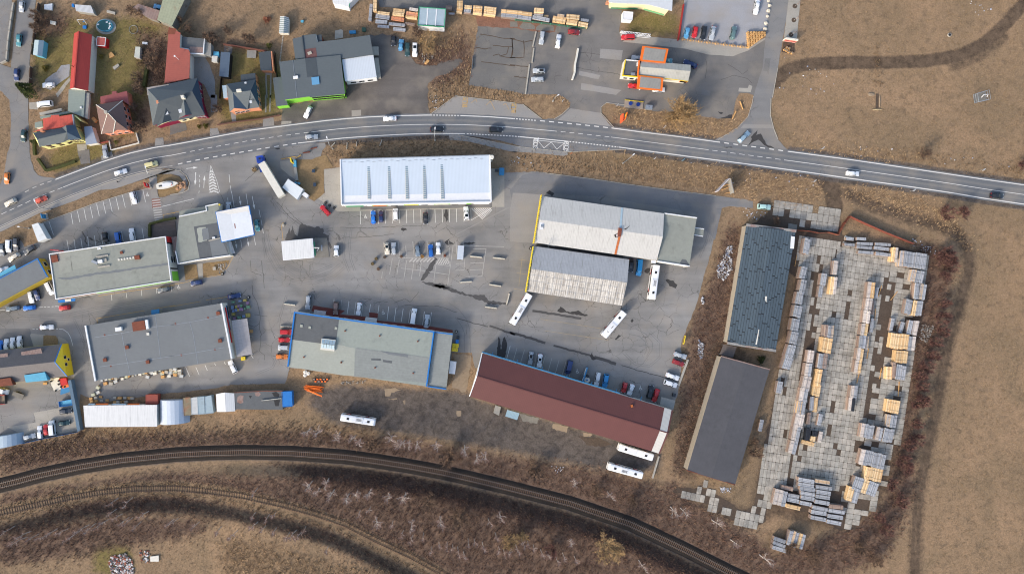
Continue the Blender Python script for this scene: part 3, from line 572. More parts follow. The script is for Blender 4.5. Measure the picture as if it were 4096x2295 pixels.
text('31','BUS',376,720,2.3,-math.pi/2-0.05,'white_line',layby,0.034);text('31','BUS',824,765,2.3,-math.pi/2-0.05,'white_line',layby,0.034)
text('21','BUS',1848,105,2.2,math.pi/2-0.05,'yellow_line',busbay,0.030);text('31','BUS',60,190,2.2,math.pi/2-0.05,'yellow_line',busbay,0.030)
L('21','1810 60 1805 190 1885 60 1870 140 1925 125 2000 65 2000 65 2020 110 2150 155 2215 95 2215 95 2280 220 2400 150 2440 125 2440 125 2490 220 2530 140 2520 215',busbay,0.13,'yellow_line',0.030,'bay_line')
L('31','25 135 20 210 95 145 78 260',busbay,0.13,'yellow_line',0.030,'bay_line')
# disabled-bay symbols (ring and back)
def wheelchair(t,x,y,par,rz=0.0):
    c = W(*P1(t,x,y));g = G();n = 14
    for i in range(n):
        a0 = 2*math.pi*i/n*0.75+rz+1.2;a1 = 2*math.pi*(i+1)/n*0.75+rz+1.2
        g.add([(c[0]+math.cos(a)*r,c[1]+math.sin(a)*r,0.0238) for a,r in ((a0,0.33),(a1,0.33),(a1,0.47),(a0,0.47))],[(0,3,2,1)])
    g.box((c[0]-0.05,c[1]+0.45,0.0238),(0.13,0.7,0.002));g.box((c[0]+0.2,c[1]+0.1,0.0238),(0.5,0.13,0.002));g.box((c[0]+0.5,c[1]-0.2,0.0238),(0.13,0.5,0.002));g.box((c[0]-0.05,c[1]+0.95,0.0238),(0.2,0.2,0.002))
    g.obj('wheelchair_symbol',MATS['white_line'],par)
wheelchair('22',375,400,yard);wheelchair('02',2170,75,yard);wheelchair('23',635,408,yard);wheelchair('13',128,35,yard);wheelchair('33',990,1275,yard);wheelchair('34',1920,122,yard)
for s in ('900 340',):pass
# kerbs of the station lot and the yard
for s in (('21','1330 285 1700 15 2576 122'),('31','185 138 465 355'),('31','650 355 760 290 870 190'),('31','1690 150 1420 115 1340 180 1340 270 1530 480'),('40','1440 1000 1360 1440'),('41','1340 50 1330 300 1380 500 1440 650'),('41','1080 20 1060 130 1000 320 850 480 560 660'),('32','0 0') ):
    if s[0] == '32':continue
    kerb(q(*s),lot if s[0] in ('31','41','40') else busbay)
kerb(q('31','520 1150 800 1185 1200 1235 1700 1310 2400 1405')+q('42','0 20 530 85'),yard);kerb(q('02','620 485 1000 345 1400 195 1900 40 2100 0')+q('01','2190 1370'),yard);kerb(q('22','2240 262 300 300'),yard,0.3,0.10)
# ================================================================= RAILWAY
def railline(name,PX,ballast,sl_mat,rail_mat,lift,label):
    P = []
    for p in densify(PX,25,0,False):x,y,h = WG(*p);P.append((x,y,h))
    root = empty(name,(P[len(P)//2][0],P[len(P)//2][1],P[len(P)//2][2]),0,label,'railway')
    xy = [(p[0],p[1]) for p in P];zf = lambda x,y:gz(x,y)
    if ballast:
        g = G();l1 = offset_line(xy,2.6);l0 = offset_line(xy,1.7);r0 = offset_line(xy,-1.7);r1 = offset_line(xy,-2.6)
        for i in range(len(xy)-1):
            rows = [(l1,0.0),(l0,0.32),(r0,0.32),(r1,0.0)]
            for (A,za),(B,zb) in zip(rows[:-1],rows[1:]):
                g.add([(*A[i],P[i][2]+za-0.02),(*B[i],P[i][2]+zb-0.02),(*B[i+1],P[i+1][2]+zb-0.02),(*A[i+1],P[i+1][2]+za-0.02)],[(0,1,2,3)])
        g.obj('ballast',MATS['ballast'],root,True)
    z0 = 0.32 if ballast else 0.0
    g = G();d = 0.0;L = [0.0]
    for i in range(len(xy)-1):L.append(L[-1]+math.dist(xy[i],xy[i+1]))
    X = np.array([p[0] for p in P]);Y = np.array([p[1] for p in P]);ZZ = np.array([p[2] for p in P]);L = np.array(L);rr = random.Random(3)
    while d < L[-1]-0.5:
        x,y,z = (float(np.interp(d,L,a)) for a in (X,Y,ZZ));x2,y2 = (float(np.interp(d+0.4,L,a)) for a in (X,Y));an = math.atan2(y2-y,x2-x)
        g.box((x,y,z+z0+0.02),(0.28,2.5,0.18),an+rr.uniform(-0.02,0.02));d += 0.68 if ballast else 0.75*(1+rr.random()*0.4)
    so_ = g.obj('sleepers',MATS[sl_mat],root,True);so_['kind'] = 'stuff'
    for s in (-1,1):
        g = G();ribbon(g,offset_line(xy,0.77*s),0.16 if ballast else 0.13,z0+0.08,z0+0.24,zf);g.obj('rail',MATS[rail_mat],root,True)
railline('railway_track',RAIL1,True,'sleeper','rail',0,'curving railway track with dark ballast, brown sleepers and shiny rails')
railline('disused_railway_track',RAIL2,False,'sleeper','rust_rail',0,'overgrown disused railway track with rusty dark rails')
# ================================================================= CONCRETE SLAB YARD
M('slab_concrete',(176,170,159),var=0.22,sc=0.6,rnd=0.10,stain=((108,102,93),0.7))
cy = sheet('concrete_yard',CONYARD,0.004,'soil',4.0,seed=50)
def slab_mesh(w,l,seed):
    r = random.Random(seed);c = 0.16;pts = [(-w/2+c*r.random(),-l/2),(w/2-c*r.random()*2,-l/2),(w/2,-l/2+c*r.random()*2),(w/2,l/2-c*r.random()),(w/2-c*r.random(),l/2),(-w/2+c*r.random()*2,l/2),(-w/2,l/2-c*r.random()),(-w/2,-l/2+c*r.random())]
    g = G();g.prism(pts,0,0.10,False);me = g.mesh('slab');me.materials.append(MATS['slab_concrete']);return me
SLM = {}
AX = math.radians(8.6)      # yard axis leans from the picture's vertical
ua = Vector((math.cos(AX),math.sin(AX)));va = Vector((-math.sin(AX),math.cos(AX)))     # photo axes, y down
o0 = Vector((3160,830));cand = []
STRIPS = [(q('F','2062 650 2045 780 2022 960 2000 1110'),13),(q('F','2228 700 2210 850 2188 1000 2160 1130'),14),(q('F','2008 690 1990 850 1965 1000'),8),(q('F','2140 700 2120 900 2080 1100'),4)]
def strip_hit(p):
    for L_,w in STRIPS:
        for a,b in zip(L_[:-1],L_[1:]):
            a,b = Vector(a),Vector(b);t = max(0,min(1,(p-a).dot(b-a)/(b-a).length_squared))
            if (p-a.lerp(b,t)).length < w*random.random()*1.7:return True
    return False
def slabs(poly,u0,u1,v0,v1,w,l,gap=0.11,wide=None,rot=0.0,keep=0.95,seed=1,org=o0,ax=None):
    r = random.Random(seed);pu,pv = w/S,l/S
    a_u,a_v = (ua,va) if ax is None else (Vector((math.cos(ax),math.sin(ax))),Vector((-math.sin(ax),math.cos(ax))))
    u = u0
    while u+pu/2 < u1:
        v = v0
        while v+pv/2 < v1:
            p = org+a_u*(u+pu/2)+a_v*(v+pv/2)
            if inside(poly,np.array([[p.x]]),np.array([[p.y]]))[0,0] and r.random() < keep and not strip_hit(p):
                cand.append((p.x,p.y,w-gap,l-gap,math.atan2(-a_u.y,a_u.x)+r.uniform(-0.012,0.012),r.random()))
            v += pv
        u += pu
ENTRY = q('42','1400 190 1500 200 1660 230 1900 270 2000 290 2100 250 2200 260 2330 290 2320 600 2050 600 1900 520 1700 470 1560 430 1400 380')
slabs(ENTRY,-200,300,-200,200,2.0,2.75,seed=2,keep=0.97,org=Vector((3200,860)),ax=math.radians(8.0))
MAIN_W = q('F','2010 590 2060 590 2105 600 2110 620 2060 700 2040 800 2020 1000 1990 1130 1985 1180 1960 1270 1905 1240 1925 1120 1950 980 1990 830 2000 700')
slabs(MAIN_W,-200,330,-300,1500,1.25,3.0,seed=3,keep=0.99)
MAIN_M = q('F','2115 612 2180 610 2250 640 2245 700 2230 760 2210 900 2185 1050 2150 1180 2110 1230 2000 1235 1985 1190 2010 1120 2030 980 2045 850 2050 720')
slabs(MAIN_M,60,800,-300,1500,1.5,2.1,seed=4,keep=0.985)
MAIN_E = q('F','2250 640 2330 640 2320 700 2300 800 2290 930 2270 1060 2240 1180 2190 1290 2130 1330 2110 1240 2155 1170 2190 1050 2215 900 2240 740')
slabs(MAIN_E,200,1100,-300,1500,2.6,1.9,seed=5,keep=0.82)
SW_ = q('45','20 150 130 130 200 60 290 60 270 180 380 240 520 290 640 270 660 110 830 0 850 120 760 240 690 340 650 440 600 440 530 400 380 350 200 240 100 210')
slabs(SW_,-1200,900,-200,2400,1.7,2.7,seed=6,keep=0.8,ax=math.radians(12))
cand.sort(key=lambda c:c[1]);big300 = set(id(c) for c in cand[:300]);rest = G()
for c in cand:
    x,y = W(c[0],c[1]);key = (round(c[2],2),round(c[3],2),int(c[5]*5))
    if id(c) in big300:
        if key not in SLM:SLM[key] = slab_mesh(c[2],c[3],len(SLM))
        o = bpy.data.objects.new('slab',SLM[key]);o.location = (x,y,0.0+0.02*c[5]);o.rotation_euler = (0,0,c[4]);link(o,cy)
    else:
        w,l = c[2]/2,c[3]/2;ca,sa = math.cos(c[4]),math.sin(c[4]);rest.m = int(c[5]*3)
        k = 0.05+0.14*c[5];pl = [(-w+k,-l),(w-k,-l),(w,-l+k),(w,l-k),(w-k,l),(-w+k,l),(-w,l-k),(-w,-l+k)]
        rest.prism([(x+a*ca-b*sa,y+a*sa+b*ca) for a,b in pl],0.0,0.10+0.02*c[5],False)
rs = rest.obj('slabs',[M('slab_concrete_a',(176,171,160),var=0.22,sc=0.6,stain=((108,102,93),0.7)),M('slab_concrete_b',(168,163,153),var=0.22,sc=0.6,stain=((108,102,93),0.7)),M('slab_concrete_c',(184,177,165),var=0.22,sc=0.6,stain=((108,102,93),0.6))],cy);rs['kind'] = 'stuff'
# ================================================================= BUILDINGS
def mt(m):return MATS[m] if isinstance(m,str) else m
def U(pts,h):return [W(p[0],p[1],h) for p in pts]
def cent(xy):return (sum(p[0] for p in xy)/len(xy),sum(p[1] for p in xy)/len(xy))
def inset(xy,d):
    c = cent(xy);out = []
    for p in xy:
        v = Vector((c[0]-p[0],c[1]-p[1]));l = v.length;out.append((p[0]+v.x/l*d*1.3,p[1]+v.y/l*d*1.3))
    return out
class Bd:
    def __init__(s,name,label,t,pts,h,cat='building',group=None):
        s.h = h;s.px = q(t,pts) if isinstance(pts,str) else pts;s.xy = U(s.px,h);c = cent(s.xy)
        s.root = empty(name,(c[0],c[1],0),0,label,cat,group)
    def part(s,g,name,mats,parent=None):return g.obj(name,[mt(m) for m in (mats if isinstance(mats,(list,tuple)) else [mats])],parent or s.root,True)
    def walls(s,mat,d=0.0,top=None):
        s.fp = inset(s.xy,d) if d else s.xy;g = G();g.prism(s.fp,-0.1,(top or s.h)-0.02);s.wall = s.part(g,'wall',mat);return s
    def flat(s,roof,wall,par=None,pw=0.3,ph=0.35,edges=None,d=0.0,names='parapet'):
        s.walls(wall,d);g = G();g.prism(s.xy,s.h-0.18,s.h);s.roof = s.part(g,'roof',roof)
        if par:
            n = len(s.xy)
            for i in range(n):
                if edges is not None and i not in edges:continue
                m = par[edges.index(i) % len(par)] if isinstance(par,(list,tuple)) else par
                g = G();a,b = s.xy[i],s.xy[(i+1) % n];c = cent(s.xy)
                v = Vector((b[0]-a[0],b[1]-a[1]));nn = Vector((-v.y,v.x)).normalized()
                if nn.dot(Vector((c[0]-a[0],c[1]-a[1]))) < 0:nn = -nn
                u = v.normalized()*0.002*i
                o = nn*(pw/2-0.03);ribbon(g,[(a[0]+o.x,a[1]+o.y),(b[0]+o.x,b[1]+o.y)],pw,s.h-0.25,s.h+ph+0.004*i);s.part(g,names,m)
        return s
    def gable(s,ridge,hr,roof,wall,d=0.35,cap=None,names='roof'):
        """corners a,b,c,d; ridge from the a-d end to the b-c end (pixels at ridge height)"""
        s.walls(wall,d);rp = U(q(*ridge) if isinstance(ridge,tuple) else ridge,hr);a,b,c,e = s.xy;z = s.h
        g = G();V = [(*a,z),(*b,z),(*c,z),(*e,z),(*rp[0],hr),(*rp[1],hr)]
        g.add(V,[(0,4,5,1),(3,2,5,4)]);g.m = 1;g.add(V,[(0,3,4),(1,5,2)]);g.m = 0;g.add(V,[(0,1,2,3)])
        s.roof = s.part(g,names,[roof,wall]);s.rp = rp;s.hr = hr
        if cap:
            g = G();ribbon(g,rp,0.4,hr-0.06,hr+0.08);s.part(g,'ridge_cap',cap)
        return s
    def poly(s,verts,faces,mats,name='roof',mi=None,wallmat=None,d=0.3,t=None,walls=True):
        """verts: (x,y,h) photo points; faces index lists"""
        V = []
        for x,y,h in verts:
            p = P1(t,x,y) if t else (x,y);w = W(p[0],p[1],h);V.append((w[0],w[1],h))
        if wallmat and walls:s.walls(wallmat,d)
        g = G()
        for i,f in enumerate(faces):g.m = mi[i] if mi else 0;g.add(V,[f])
        s.roof = s.part(g,name,mats);s.V = V;return s
    def on_roof(s,name,t,x,y,sx,sy,sz,mat,rz=0.0,h=None,parent=None,rx=0.0):
        h = s.h if h is None else h;p = W(*P1(t,x,y),h+sz);g = G();g.box((p[0],p[1],h+sz/2-0.03),(sx,sy,sz),rz,rx);return s.part(g,name,mat,parent)
    def rsheet(s,name,t,pts,mat,dz=0.02,h=None,jit=0.0):
        h = s.h if h is None else h;px = q(t,pts)
        if jit:px = densify(px,10,jit)
        xy = U(px,h);n = len(xy);a = sum(xy[i][0]*xy[(i+1) % n][1]-xy[(i+1) % n][0]*xy[i][1] for i in range(n))
        if a < 0:xy = xy[::-1]
        g = G();g.add([(p[0],p[1],h+dz) for p in xy],[tuple(range(n))]);return s.part(g,name,mat)
    def windows(s,i,n,z0,z1,w,frame='window_white',pane='glass',a=0.08,b=0.92,name='window',fp=None):
        fp = fp or s.fp;A = Vector(fp[i % len(fp)]);B = Vector(fp[(i+1) % len(fp)]);c = Vector(cent(fp));d = (B-A);L = d.length;d.normalize();nn = Vector((d.y,-d.x))
        if nn.dot(c-A) > 0:nn = -nn
        rz = math.atan2(d.y,d.x)
        for k in range(n):
            p = A+d*L*(a+(b-a)*(k+0.5)/n);g = G();g.box((p.x+nn.x*0.02,p.y+nn.y*0.02,(z0+z1)/2),(w+0.2,0.12,z1-z0+0.2),rz);f = s.part(g,name,frame)
            g = G();g.box((p.x+nn.x*0.075,p.y+nn.y*0.075,(z0+z1)/2),(w,0.05,z1-z0),rz);s.part(g,'pane',pane,f)
    def wallpanel(s,i,a,b,z0,z1,mat,name='sign_board',off=0.06,fp=None,th=0.1):
        fp = fp or s.fp;A = Vector(fp[i % len(fp)]);B = Vector(fp[(i+1) % len(fp)]);c = Vector(cent(fp));d = (B-A);L = d.length;d.normalize();nn = Vector((d.y,-d.x))
        if nn.dot(c-A) > 0:nn = -nn
        p = A+d*L*(a+b)/2+nn*off;g = G();g.box((p.x,p.y,(z0+z1)/2),(L*(b-a),th,z1-z0),math.atan2(d.y,d.x));return s.part(g,name,mat)
def canopy(root_b,name,t,pts,h,mat,th=0.12,legs=True,label=None):
    xy = U(q(t,pts),h);g = G();g.prism(xy,h-th,h);o = root_b.part(g,name,mat)
    if legs:
        for p in inset(xy,0.2)[:4]:
            g = G();g.tube((p[0],p[1],-0.05),(p[0],p[1],h-th),0.06);root_b.part(g,'post','galv')
    return o
# roof materials
def rm(name,rgb,seam=None,**k):return M(name,rgb,seam=seam,**k)
A_ST = math.radians(1.5)
rm('store_roof',(204,216,228),(math.cos(A_ST),math.sin(A_ST),0.48,0.25,0.90),rough=0.55,var=0.04,sc=0.2)
ah = math.atan2(-(345-90),2270-475);hd = (math.cos(ah),math.sin(ah));nd = (-hd[1],hd[0])
rm('hall_roof',(206,204,198),(hd[0],hd[1],0.5,0.35,0.90),rough=0.5,var=0.07,stain=((150,146,138),0.35),sdir=hd)
rm('hall_south_roof',(178,180,182),(hd[0],hd[1],0.5,0.35,0.88),rough=0.5,var=0.10,stain=((128,126,122),0.4),sdir=hd)
rm('white_panel',(214,209,200),(hd[0],hd[1],0.72,0.4,0.72),var=0.25,sc=1.5,stain=((104,92,80),0.75),rnd=0.08,sdir=hd)
am = math.atan2(-(1631-1412),2668-1928);md = (math.cos(am),math.sin(am))
rm('maroon_roof',(106,66,62),((md[0],md[1],0.6,0.2,0.90),(-md[1],md[0],0.8,0.12,0.93)),rough=0.5,var=0.08,sc=0.3)
rm('translucent_roof',(206,204,198),(md[0],md[1],0.4,0.4,0.86),var=0.06)
rm('felt_green',(146,149,140),var=0.10,sc=0.8,stain=((118,120,112),0.3));rm('felt_green_b',(154,156,146),var=0.08,stain=((126,128,120),0.3));rm('felt_grey',(120,124,126),var=0.09,sc=0.7,seam=(0.19,0.98,1.1,0.03,0.86),stain=((106,108,110),0.3));rm('felt_dark',(98,101,103),var=0.10,stain=((84,86,88),0.3))
rm('felt_bluegreen',(150,157,149),var=0.08,seam=(0.12,0.99,0.9,0.06,0.93),stain=((130,136,130),0.3));rm('felt_pale',(166,169,158),var=0.08,seam=(0.12,0.99,0.9,0.06,0.93));rm('felt_streak',(142,146,142),var=0.12,seam=(0.12,0.99,0.9,0.08,0.88))
rm('shed_felt',(80,94,104),var=0.10,sc=1.0,rnd=0.10);rm('shed_seam',(48,52,56),var=0.2);rm('dark_felt',(84,84,88),var=0.12,sc=0.6,seam=(0.95,-0.3,1.1,0.06,0.9),stain=((72,72,76),0.3))
rm('slate_grey',(94,102,106),seam=(0.15,0.99,0.9,0.08,0.92),var=0.07);rm('slate_dark',(72,80,86),var=0.08);rm('slate_blue',(54,74,94),var=0.07);rm('tile_brown',(122,98,92),seam=(0.2,0.98,0.6,0.2,0.92),var=0.08)
rm('tile_red',(172,66,60),seam=(0.99,0.1,0.6,0.15,0.93),var=0.07);rm('sheet_redbrown',(166,92,80),seam=(0.1,0.99,0.7,0.12,0.90),var=0.08,stain=((140,84,76),0.3));rm('sheet_red',(206,92,78),seam=(0.99,0.12,1.3,0.06,0.7),var=0.10,stain=((110,70,60),0.35))
rm('sheet_greygreen',(140,150,142),seam=(0.05,1.0,0.6,0.15,0.93),var=0.06);rm('sheet_white',(228,228,226),seam=(1.0,0.03,0.6,0.3,0.93),var=0.05,sc=0.4,stain=((186,186,186),0.5),sdir=(1,0.03));rm('sheet_blue',(178,200,210),seam=(0.05,1,0.6,0.2,0.93),var=0.07)
rm('sheet_rusty',(150,128,120),seam=(0.93,-0.35,0.9,0.2,0.82),var=0.15,stain=((128,80,64),0.5));rm('sheet_moss',(160,164,138),seam=((0.93,-0.3,1.0,0.12,0.85),(0.3,0.95,1.0,0.1,0.88)),var=0.1,stain=((140,110,84),0.4));rm('polycarb',(176,170,168),rough=0.25,seam=((0.97,0.2,1.3,0.06,0.82),(-0.2,0.97,1.1,0.06,0.84)),var=0.10)
rm('fibre_grey',(150,148,142),seam=(0.97,0.2,0.5,0.3,0.92),var=0.1);rm('old_tile',(108,104,104),var=0.16,sc=2.5);rm('old_pale',(160,154,150),var=0.12,sc=1.6,stain=((130,124,118),0.4));rm('corr_blue',(148,176,190),seam=(0.95,-0.3,0.5,0.3,0.88),var=0.06)
# ---- white store
b = Bd('white_store','long white supermarket with pale blue metal roof and five skylight strips','S','1362 638 1959 621 1964 808 1367 820',6.0)
b.walls('white',0.25);b.poly([(1362,638,6.3),(1959,621,6.3),(1964,808,5.9),(1367,820,5.9)],[(3,2,1,0)],'store_roof')
for i,nm in ((1,'parapet'),(2,'parapet'),(3,'parapet')):
    g = G();a,c = b.xy[i],b.xy[(i+1) % 4];ribbon(g,[a,c],0.45,5.2,6.42+0.01*i);b.part(g,nm,'white')
g = G();ribbon(g,[b.xy[0],b.xy[1]],0.3,6.0,6.36);b.part(g,'gutter','galv')
M('skylight',(138,158,170),0.15,spec=0.6,var=0.12,sc=2)
for x0,x1 in ((421,427),(722,728),(980,988),(1240,1248),(1498,1508)):
    p0 = P1('21',x0,1015);p1 = P1('22',x1,132);A = Vector(W(*p0,6.25));B = Vector(W(*p1,5.95));d = B-A;rz = math.atan2(d.y,d.x);g = G()
    mid = (A+B)/2;sl = math.atan2(0.36,17.0)
    g.box((mid.x,mid.y,6.14),(d.length+0.3,1.05,0.10),rz);fr = b.part(g,'skylight_frame','offwhite')
    for k in range(17):
        p = A+d*((k+0.5)/17);g = G();g.box((p.x,p.y,6.20),(d.length/17*0.74,0.86,0.06),rz);b.part(g,'skylight_pane','skylight',fr)
for k in range(24):
    x = 60+k*88;y = 950-(x-8)*62/2197+25+(k % 2)*12;b.on_roof('snow_guard','21',x,y+8,1.1,0.12,0.12,'galv',A_ST,6.25)
b.wallpanel(2,0.0,0.10,0.1,3.6,'white','wall_panel');b.wallpanel(2,0.04,0.105,1.6,3.4,'white','sign_board',0.2);b.wallpanel(2,0.125,0.16,1.8,3.2,'lime','sign_board',0.12)
for a_,b_,m in ((0.27,0.38,'offwhite'),(0.485,0.59,'yellow'),(0.70,0.81,'orange')):
    s_ = b.wallpanel(2,a_,b_,1.6,3.6,'lime','banner',0.10);b.wallpanel(2,a_+0.008,b_-0.008,1.9,3.3,m,'banner_print',0.17)
b.wallpanel(2,0.87,0.99,0.2,3.4,'green_trim','entrance_door',0.1);b.windows(2,8,0.8,1.4,2.2,'galv')
g = G();p = W(*P1('21',2238,910),7);g.tube((p[0],p[1],0),(p[0],p[1],6.4),0.55,n=12);g.tube((p[0],p[1],6.4),(p[0],p[1],6.9),0.8,0.6,12);b.part(g,'flue','offwhite')
# ---- big hall, its annex and the southern hall
b = Bd('warehouse_hall','big ridged white metal hall with rust streak and yellow sign fascia','32','475 90 2270 345 2160 1035 370 775',6.0)
b.gable(('32','432 436 2250 686'),7.4,'hall_roof','fibre_grey',0.3)
def fascia(b,t,s,h0,h1,mat,mk,n,name='sign_fascia',w=0.22):
    xy = U(q(t,s),h1);g = G();ribbon(g,xy,w,h0,h1);f = b.part(g,name,mat);A,B = Vector(xy[0]),Vector(xy[1]);d = B-A
    if mk:
        g = G();r = random.Random(n)
        for k in range(n):
            p = A+d*((k+0.5)/n);L = d.length/n*r.uniform(0.25,0.6);g.box((p.x,p.y,h1+0.01),(L,w*0.55,0.03),math.atan2(d.y,d.x))
        b.part(g,'sign_lettering',mk,f)
    return f
fascia(b,'32','468 68 355 778',3.6,6.9,'yellow','black',24)
b.rsheet('roof_patch','32','434 442 502 446 484 585 440 582','white',0.04,7.2);b.on_roof('roof_vent','32',470,530,0.7,0.7,0.5,'galv',0,7.1)
def strip(b,t,s,ha,hb,w,mat,name,dz=0.05):
    (p,r) = q(t,s);a = W(*p,ha);c = W(*r,hb);v = Vector((c[0]-a[0],c[1]-a[1]));n = Vector((-v.y,v.x)).normalized()*w/2;g = G()
    g.add([(a[0]+n.x,a[1]+n.y,ha+dz),(a[0]-n.x,a[1]-n.y,ha+dz),(c[0]-n.x,c[1]-n.y,hb+dz),(c[0]+n.x,c[1]+n.y,hb+dz)],[(0,1,2,3)]);return b.part(g,name,mat)
M('rust_bright',(184,104,56),var=0.25);M('soot',(70,66,62),var=0.2)
strip(b,'32','1648 262 1625 560',6.05,7.3,0.7,'sheet_blue','flue_strip');strip(b,'32','1610 690 1550 948',7.15,6.05,0.75,'rust_bright','rust_strip');b.on_roof('vent_box','32',1618,620,1.2,2.9,0.7,'rust',ah,7.1);b.on_roof('vent_cap','32',1578,668,0.5,0.9,0.3,'white',ah,7.1)
for t_,s_ in (('32','1650 590 1720 560 1770 520 1690 600'),('32','1530 660 1590 630 1590 700 1545 700')):b.rsheet('soot_mark',t_,s_,'soot',0.05,7.25,1.0)
g = G();p = W(*P1('32',580,800),8);pb = (p[0],p[1]);g.tube((*pb,5.5),(*pb,8.5),0.06);g.tube((pb[0]-2.6,pb[1]+0.4,7.6),(pb[0]+2.0,pb[1]-0.6,7.6),0.05);g.tube((pb[0]-0.6,pb[1]-1.8,7.2),(pb[0]+0.9,pb[1]+2.4,7.2),0.05);b.part(g,'aerial','galv')
b = Bd('flat_annex','flat grey-green annex with white fascia at the end of the big hall','S','2658 852 2787 870 2757 1066 2629 1046',5.6)
b.flat('felt_green','offwhite','white',0.35,0.3,[0,2]);b.rsheet('dark_puddle','42','0 1060 30 1020 90 1030 135 1090 125 1112 0 1095','felt_dark',0.02,None,1.5)
canopy(b,'porch_roof','42','225 552 355 572 340 685 212 662',3.6,'felt_green');g = G();ribbon(g,U(q('42','225 555 355 574'),3.7),0.25,3.4,3.75);b.part(g,'porch_fascia','white');g = G();ribbon(g,U(q('42','212 660 340 682'),3.7),0.25,3.4,3.75);b.part(g,'porch_fascia','white')
b.windows(2,5,1.5,2.8,1.8);b.on_roof('roof_box','32',2115,1055,1.6,1.0,0.5,'white',ah,5.2)
b = Bd('panelled_hall','hall with grey north slope and dirty white panelled south slope','32','350 825 1755 1022 1645 1580 250 1368',5.2)
b.xy = U(q('32','350 825 1755 1022')+q('33','1648 302 250 92'),5.2)
b.gable(('32','318 1158 1727 1358'),6.6,'hall_south_roof','concrete_dark',0.3)
fascia(b,'32','348 828 238 1500',3.2,6.1,'yellow','green_trim',14)
q0,q1 = Vector((*b.rp[0],6.6)),Vector((*b.rp[1],6.6));q3,q2 = Vector((*b.xy[3],5.2)),Vector((*b.xy[2],5.2));nrm = (q1-q0).cross(q3-q0).normalized();nrm = nrm if nrm.z > 0 else -nrm
for i in range(12):
    for j in range(4):
        def bl(u,v):return (q0*(1-u)+q1*u)*(1-v)+(q3*(1-u)+q2*u)*v
        u0,u1,v0,v1 = (i+0.03)/12,(i+0.97)/12,(j+0.03)/4,(j+0.97)/4;k = nrm*(0.04+0.03*random.random());cs = [bl(u0,v0),bl(u1,v0),bl(u1,v1),bl(u0,v1)]
        g = G();g.add([tuple(c) for c in cs]+[tuple(c+k) for c in cs],[(7,6,5,4),(0,1,5,4),(1,2,6,5),(2,3,7,6),(3,0,4,7)]);b.part(g,'roof_panel','white_panel')
b.windows(2,6,1.6,3.0,3.0,'concrete')
# ---- maroon hall
b = Bd('maroon_hall','very long hall with maroon metal roof and pale end panels','S','1928 1412 2692 1640 2640 1814 1878 1584',5.6)
b.gable([(1907,1503),(2674,1731)],7.2,'maroon_roof','offwhite',0.3,'maroon_roof')
def lerp(a,c,t):return a+(c-a)*t
V = [Vector((*p,5.6)) for p in b.xy];R0,R1 = Vector((*b.rp[0],7.2)),Vector((*b.rp[1],7.2))
for (e0,e1,r0,r1) in ((V[0],V[1],R0,R1),(V[3],V[2],R0,R1)):
    cs = [lerp(e0,e1,0.955),lerp(e0,e1,0.992),lerp(r0,r1,0.992),lerp(r0,r1,0.955)];g = G();g.add([tuple(c+Vector((0,0,0.05))) for c in cs],[(0,1,2,3)]);b.part(g,'end_panel','translucent_roof')
for a_,c_ in ((0,4),(4,3)):
    P_ = [V[0],V[1],V[2],V[3],R0];g = G();A,B = P_[a_],P_[c_];g.tube(tuple(A),tuple(B),0.22,n=4);b.part(g,'bargeboard','white')
for k in range(7):
    p = lerp(V[0],V[1],0.05+k*0.13);g = G();g.tube((p.x,p.y,5.5),(p.x+0.6,p.y+1.3,4.9),0.10,n=5);b.part(g,'floodlight_bracket','mid_blue')
g = G();A,B = V[0],V[1];ribbon(g,[(A.x+0.1,A.y+0.35),(lerp(A,B,0.72).x+0.1,lerp(A,B,0.72).y+0.35)],0.3,4.6,5.5);b.part(g,'blue_fascia','mid_blue')
b.on_roof('rust_cap','34',1797,380,0.7,0.9,0.35,'rust_bright',0.3,6.2);b.windows(0,10,1.4,2.8,2.2)
g = G();g.prism(U(q('24','2290 370 2370 395 2340 520 2262 480'),1.2),-0.02,1.2);b.part(g,'wood_pile','fibre_grey');canopy(b,'lean_to_roof','34','-40 435 140 485 105 585 -70 530',3.0,'corr_blue')
canopy(b,'bus_shelter_roof','34','2230 245 2435 300 2405 425 2205 365',2.9,'fibre_grey')
# ---- blue-trimmed workshop
b = Bd('blue_trimmed_workshop','low workshop with patched green-grey roof and bright blue edge trim','S','1177 1247 1738 1325 1708 1545 1150 1465',5.2)
b.flat('felt_bluegreen','white',['blue','blue','blue'],0.45,0.35,[0,1,3])
b.rsheet('roof_patch','13','1830 400 2490 495 2440 870 2200 855 1780 800','felt_dark',0.02);b.rsheet('roof_patch','13','1780 800 2200 855 2440 870 2576 890 2576 1330 1740 1200','felt_pale',0.025);b.rsheet('roof_patch','23','0 885 220 925 210 1340 0 1320','felt_pale',0.03)
b.rsheet('roof_patch','23','232 920 600 970 1000 1020 1325 1068 1300 1440 900 1400 205 1345','felt_streak',0.035);b.rsheet('roof_patch','23','460 1075 600 1080 600 1110 460 1105','felt_dark',0.05);b.rsheet('roof_patch','23','632 1095 770 1115 760 1150 632 1130','felt_dark',0.05);b.rsheet('roof_patch','23','600 970 1005 1020 1000 1062 720 1020','felt_grey',0.05)
b.on_roof('roof_lantern','13',2325,878,4.9,3.9,0.7,'offwhite',-0.12);p = W(*P1('13',2325,870),6.2);g = G();az = -0.12
for i in range(5):
    for j in (-1,1):
        ox,oy = (-1.85+i*0.93),j*0.92;g = G();g.box((p[0]+ox*math.cos(az)-oy*math.sin(az),p[1]+ox*math.sin(az)+oy*math.cos(az),6.05-0.0),(0.78,1.7,0.06),az,0.32*-j);b.part(g,'lantern_pane','sheet_blue')
for x,y in ((1933,600),(2057,623),(2443,635)):b.on_roof('roof_hatch','13',x,y,0.9,0.9,0.25,'felt_pale',-0.12)
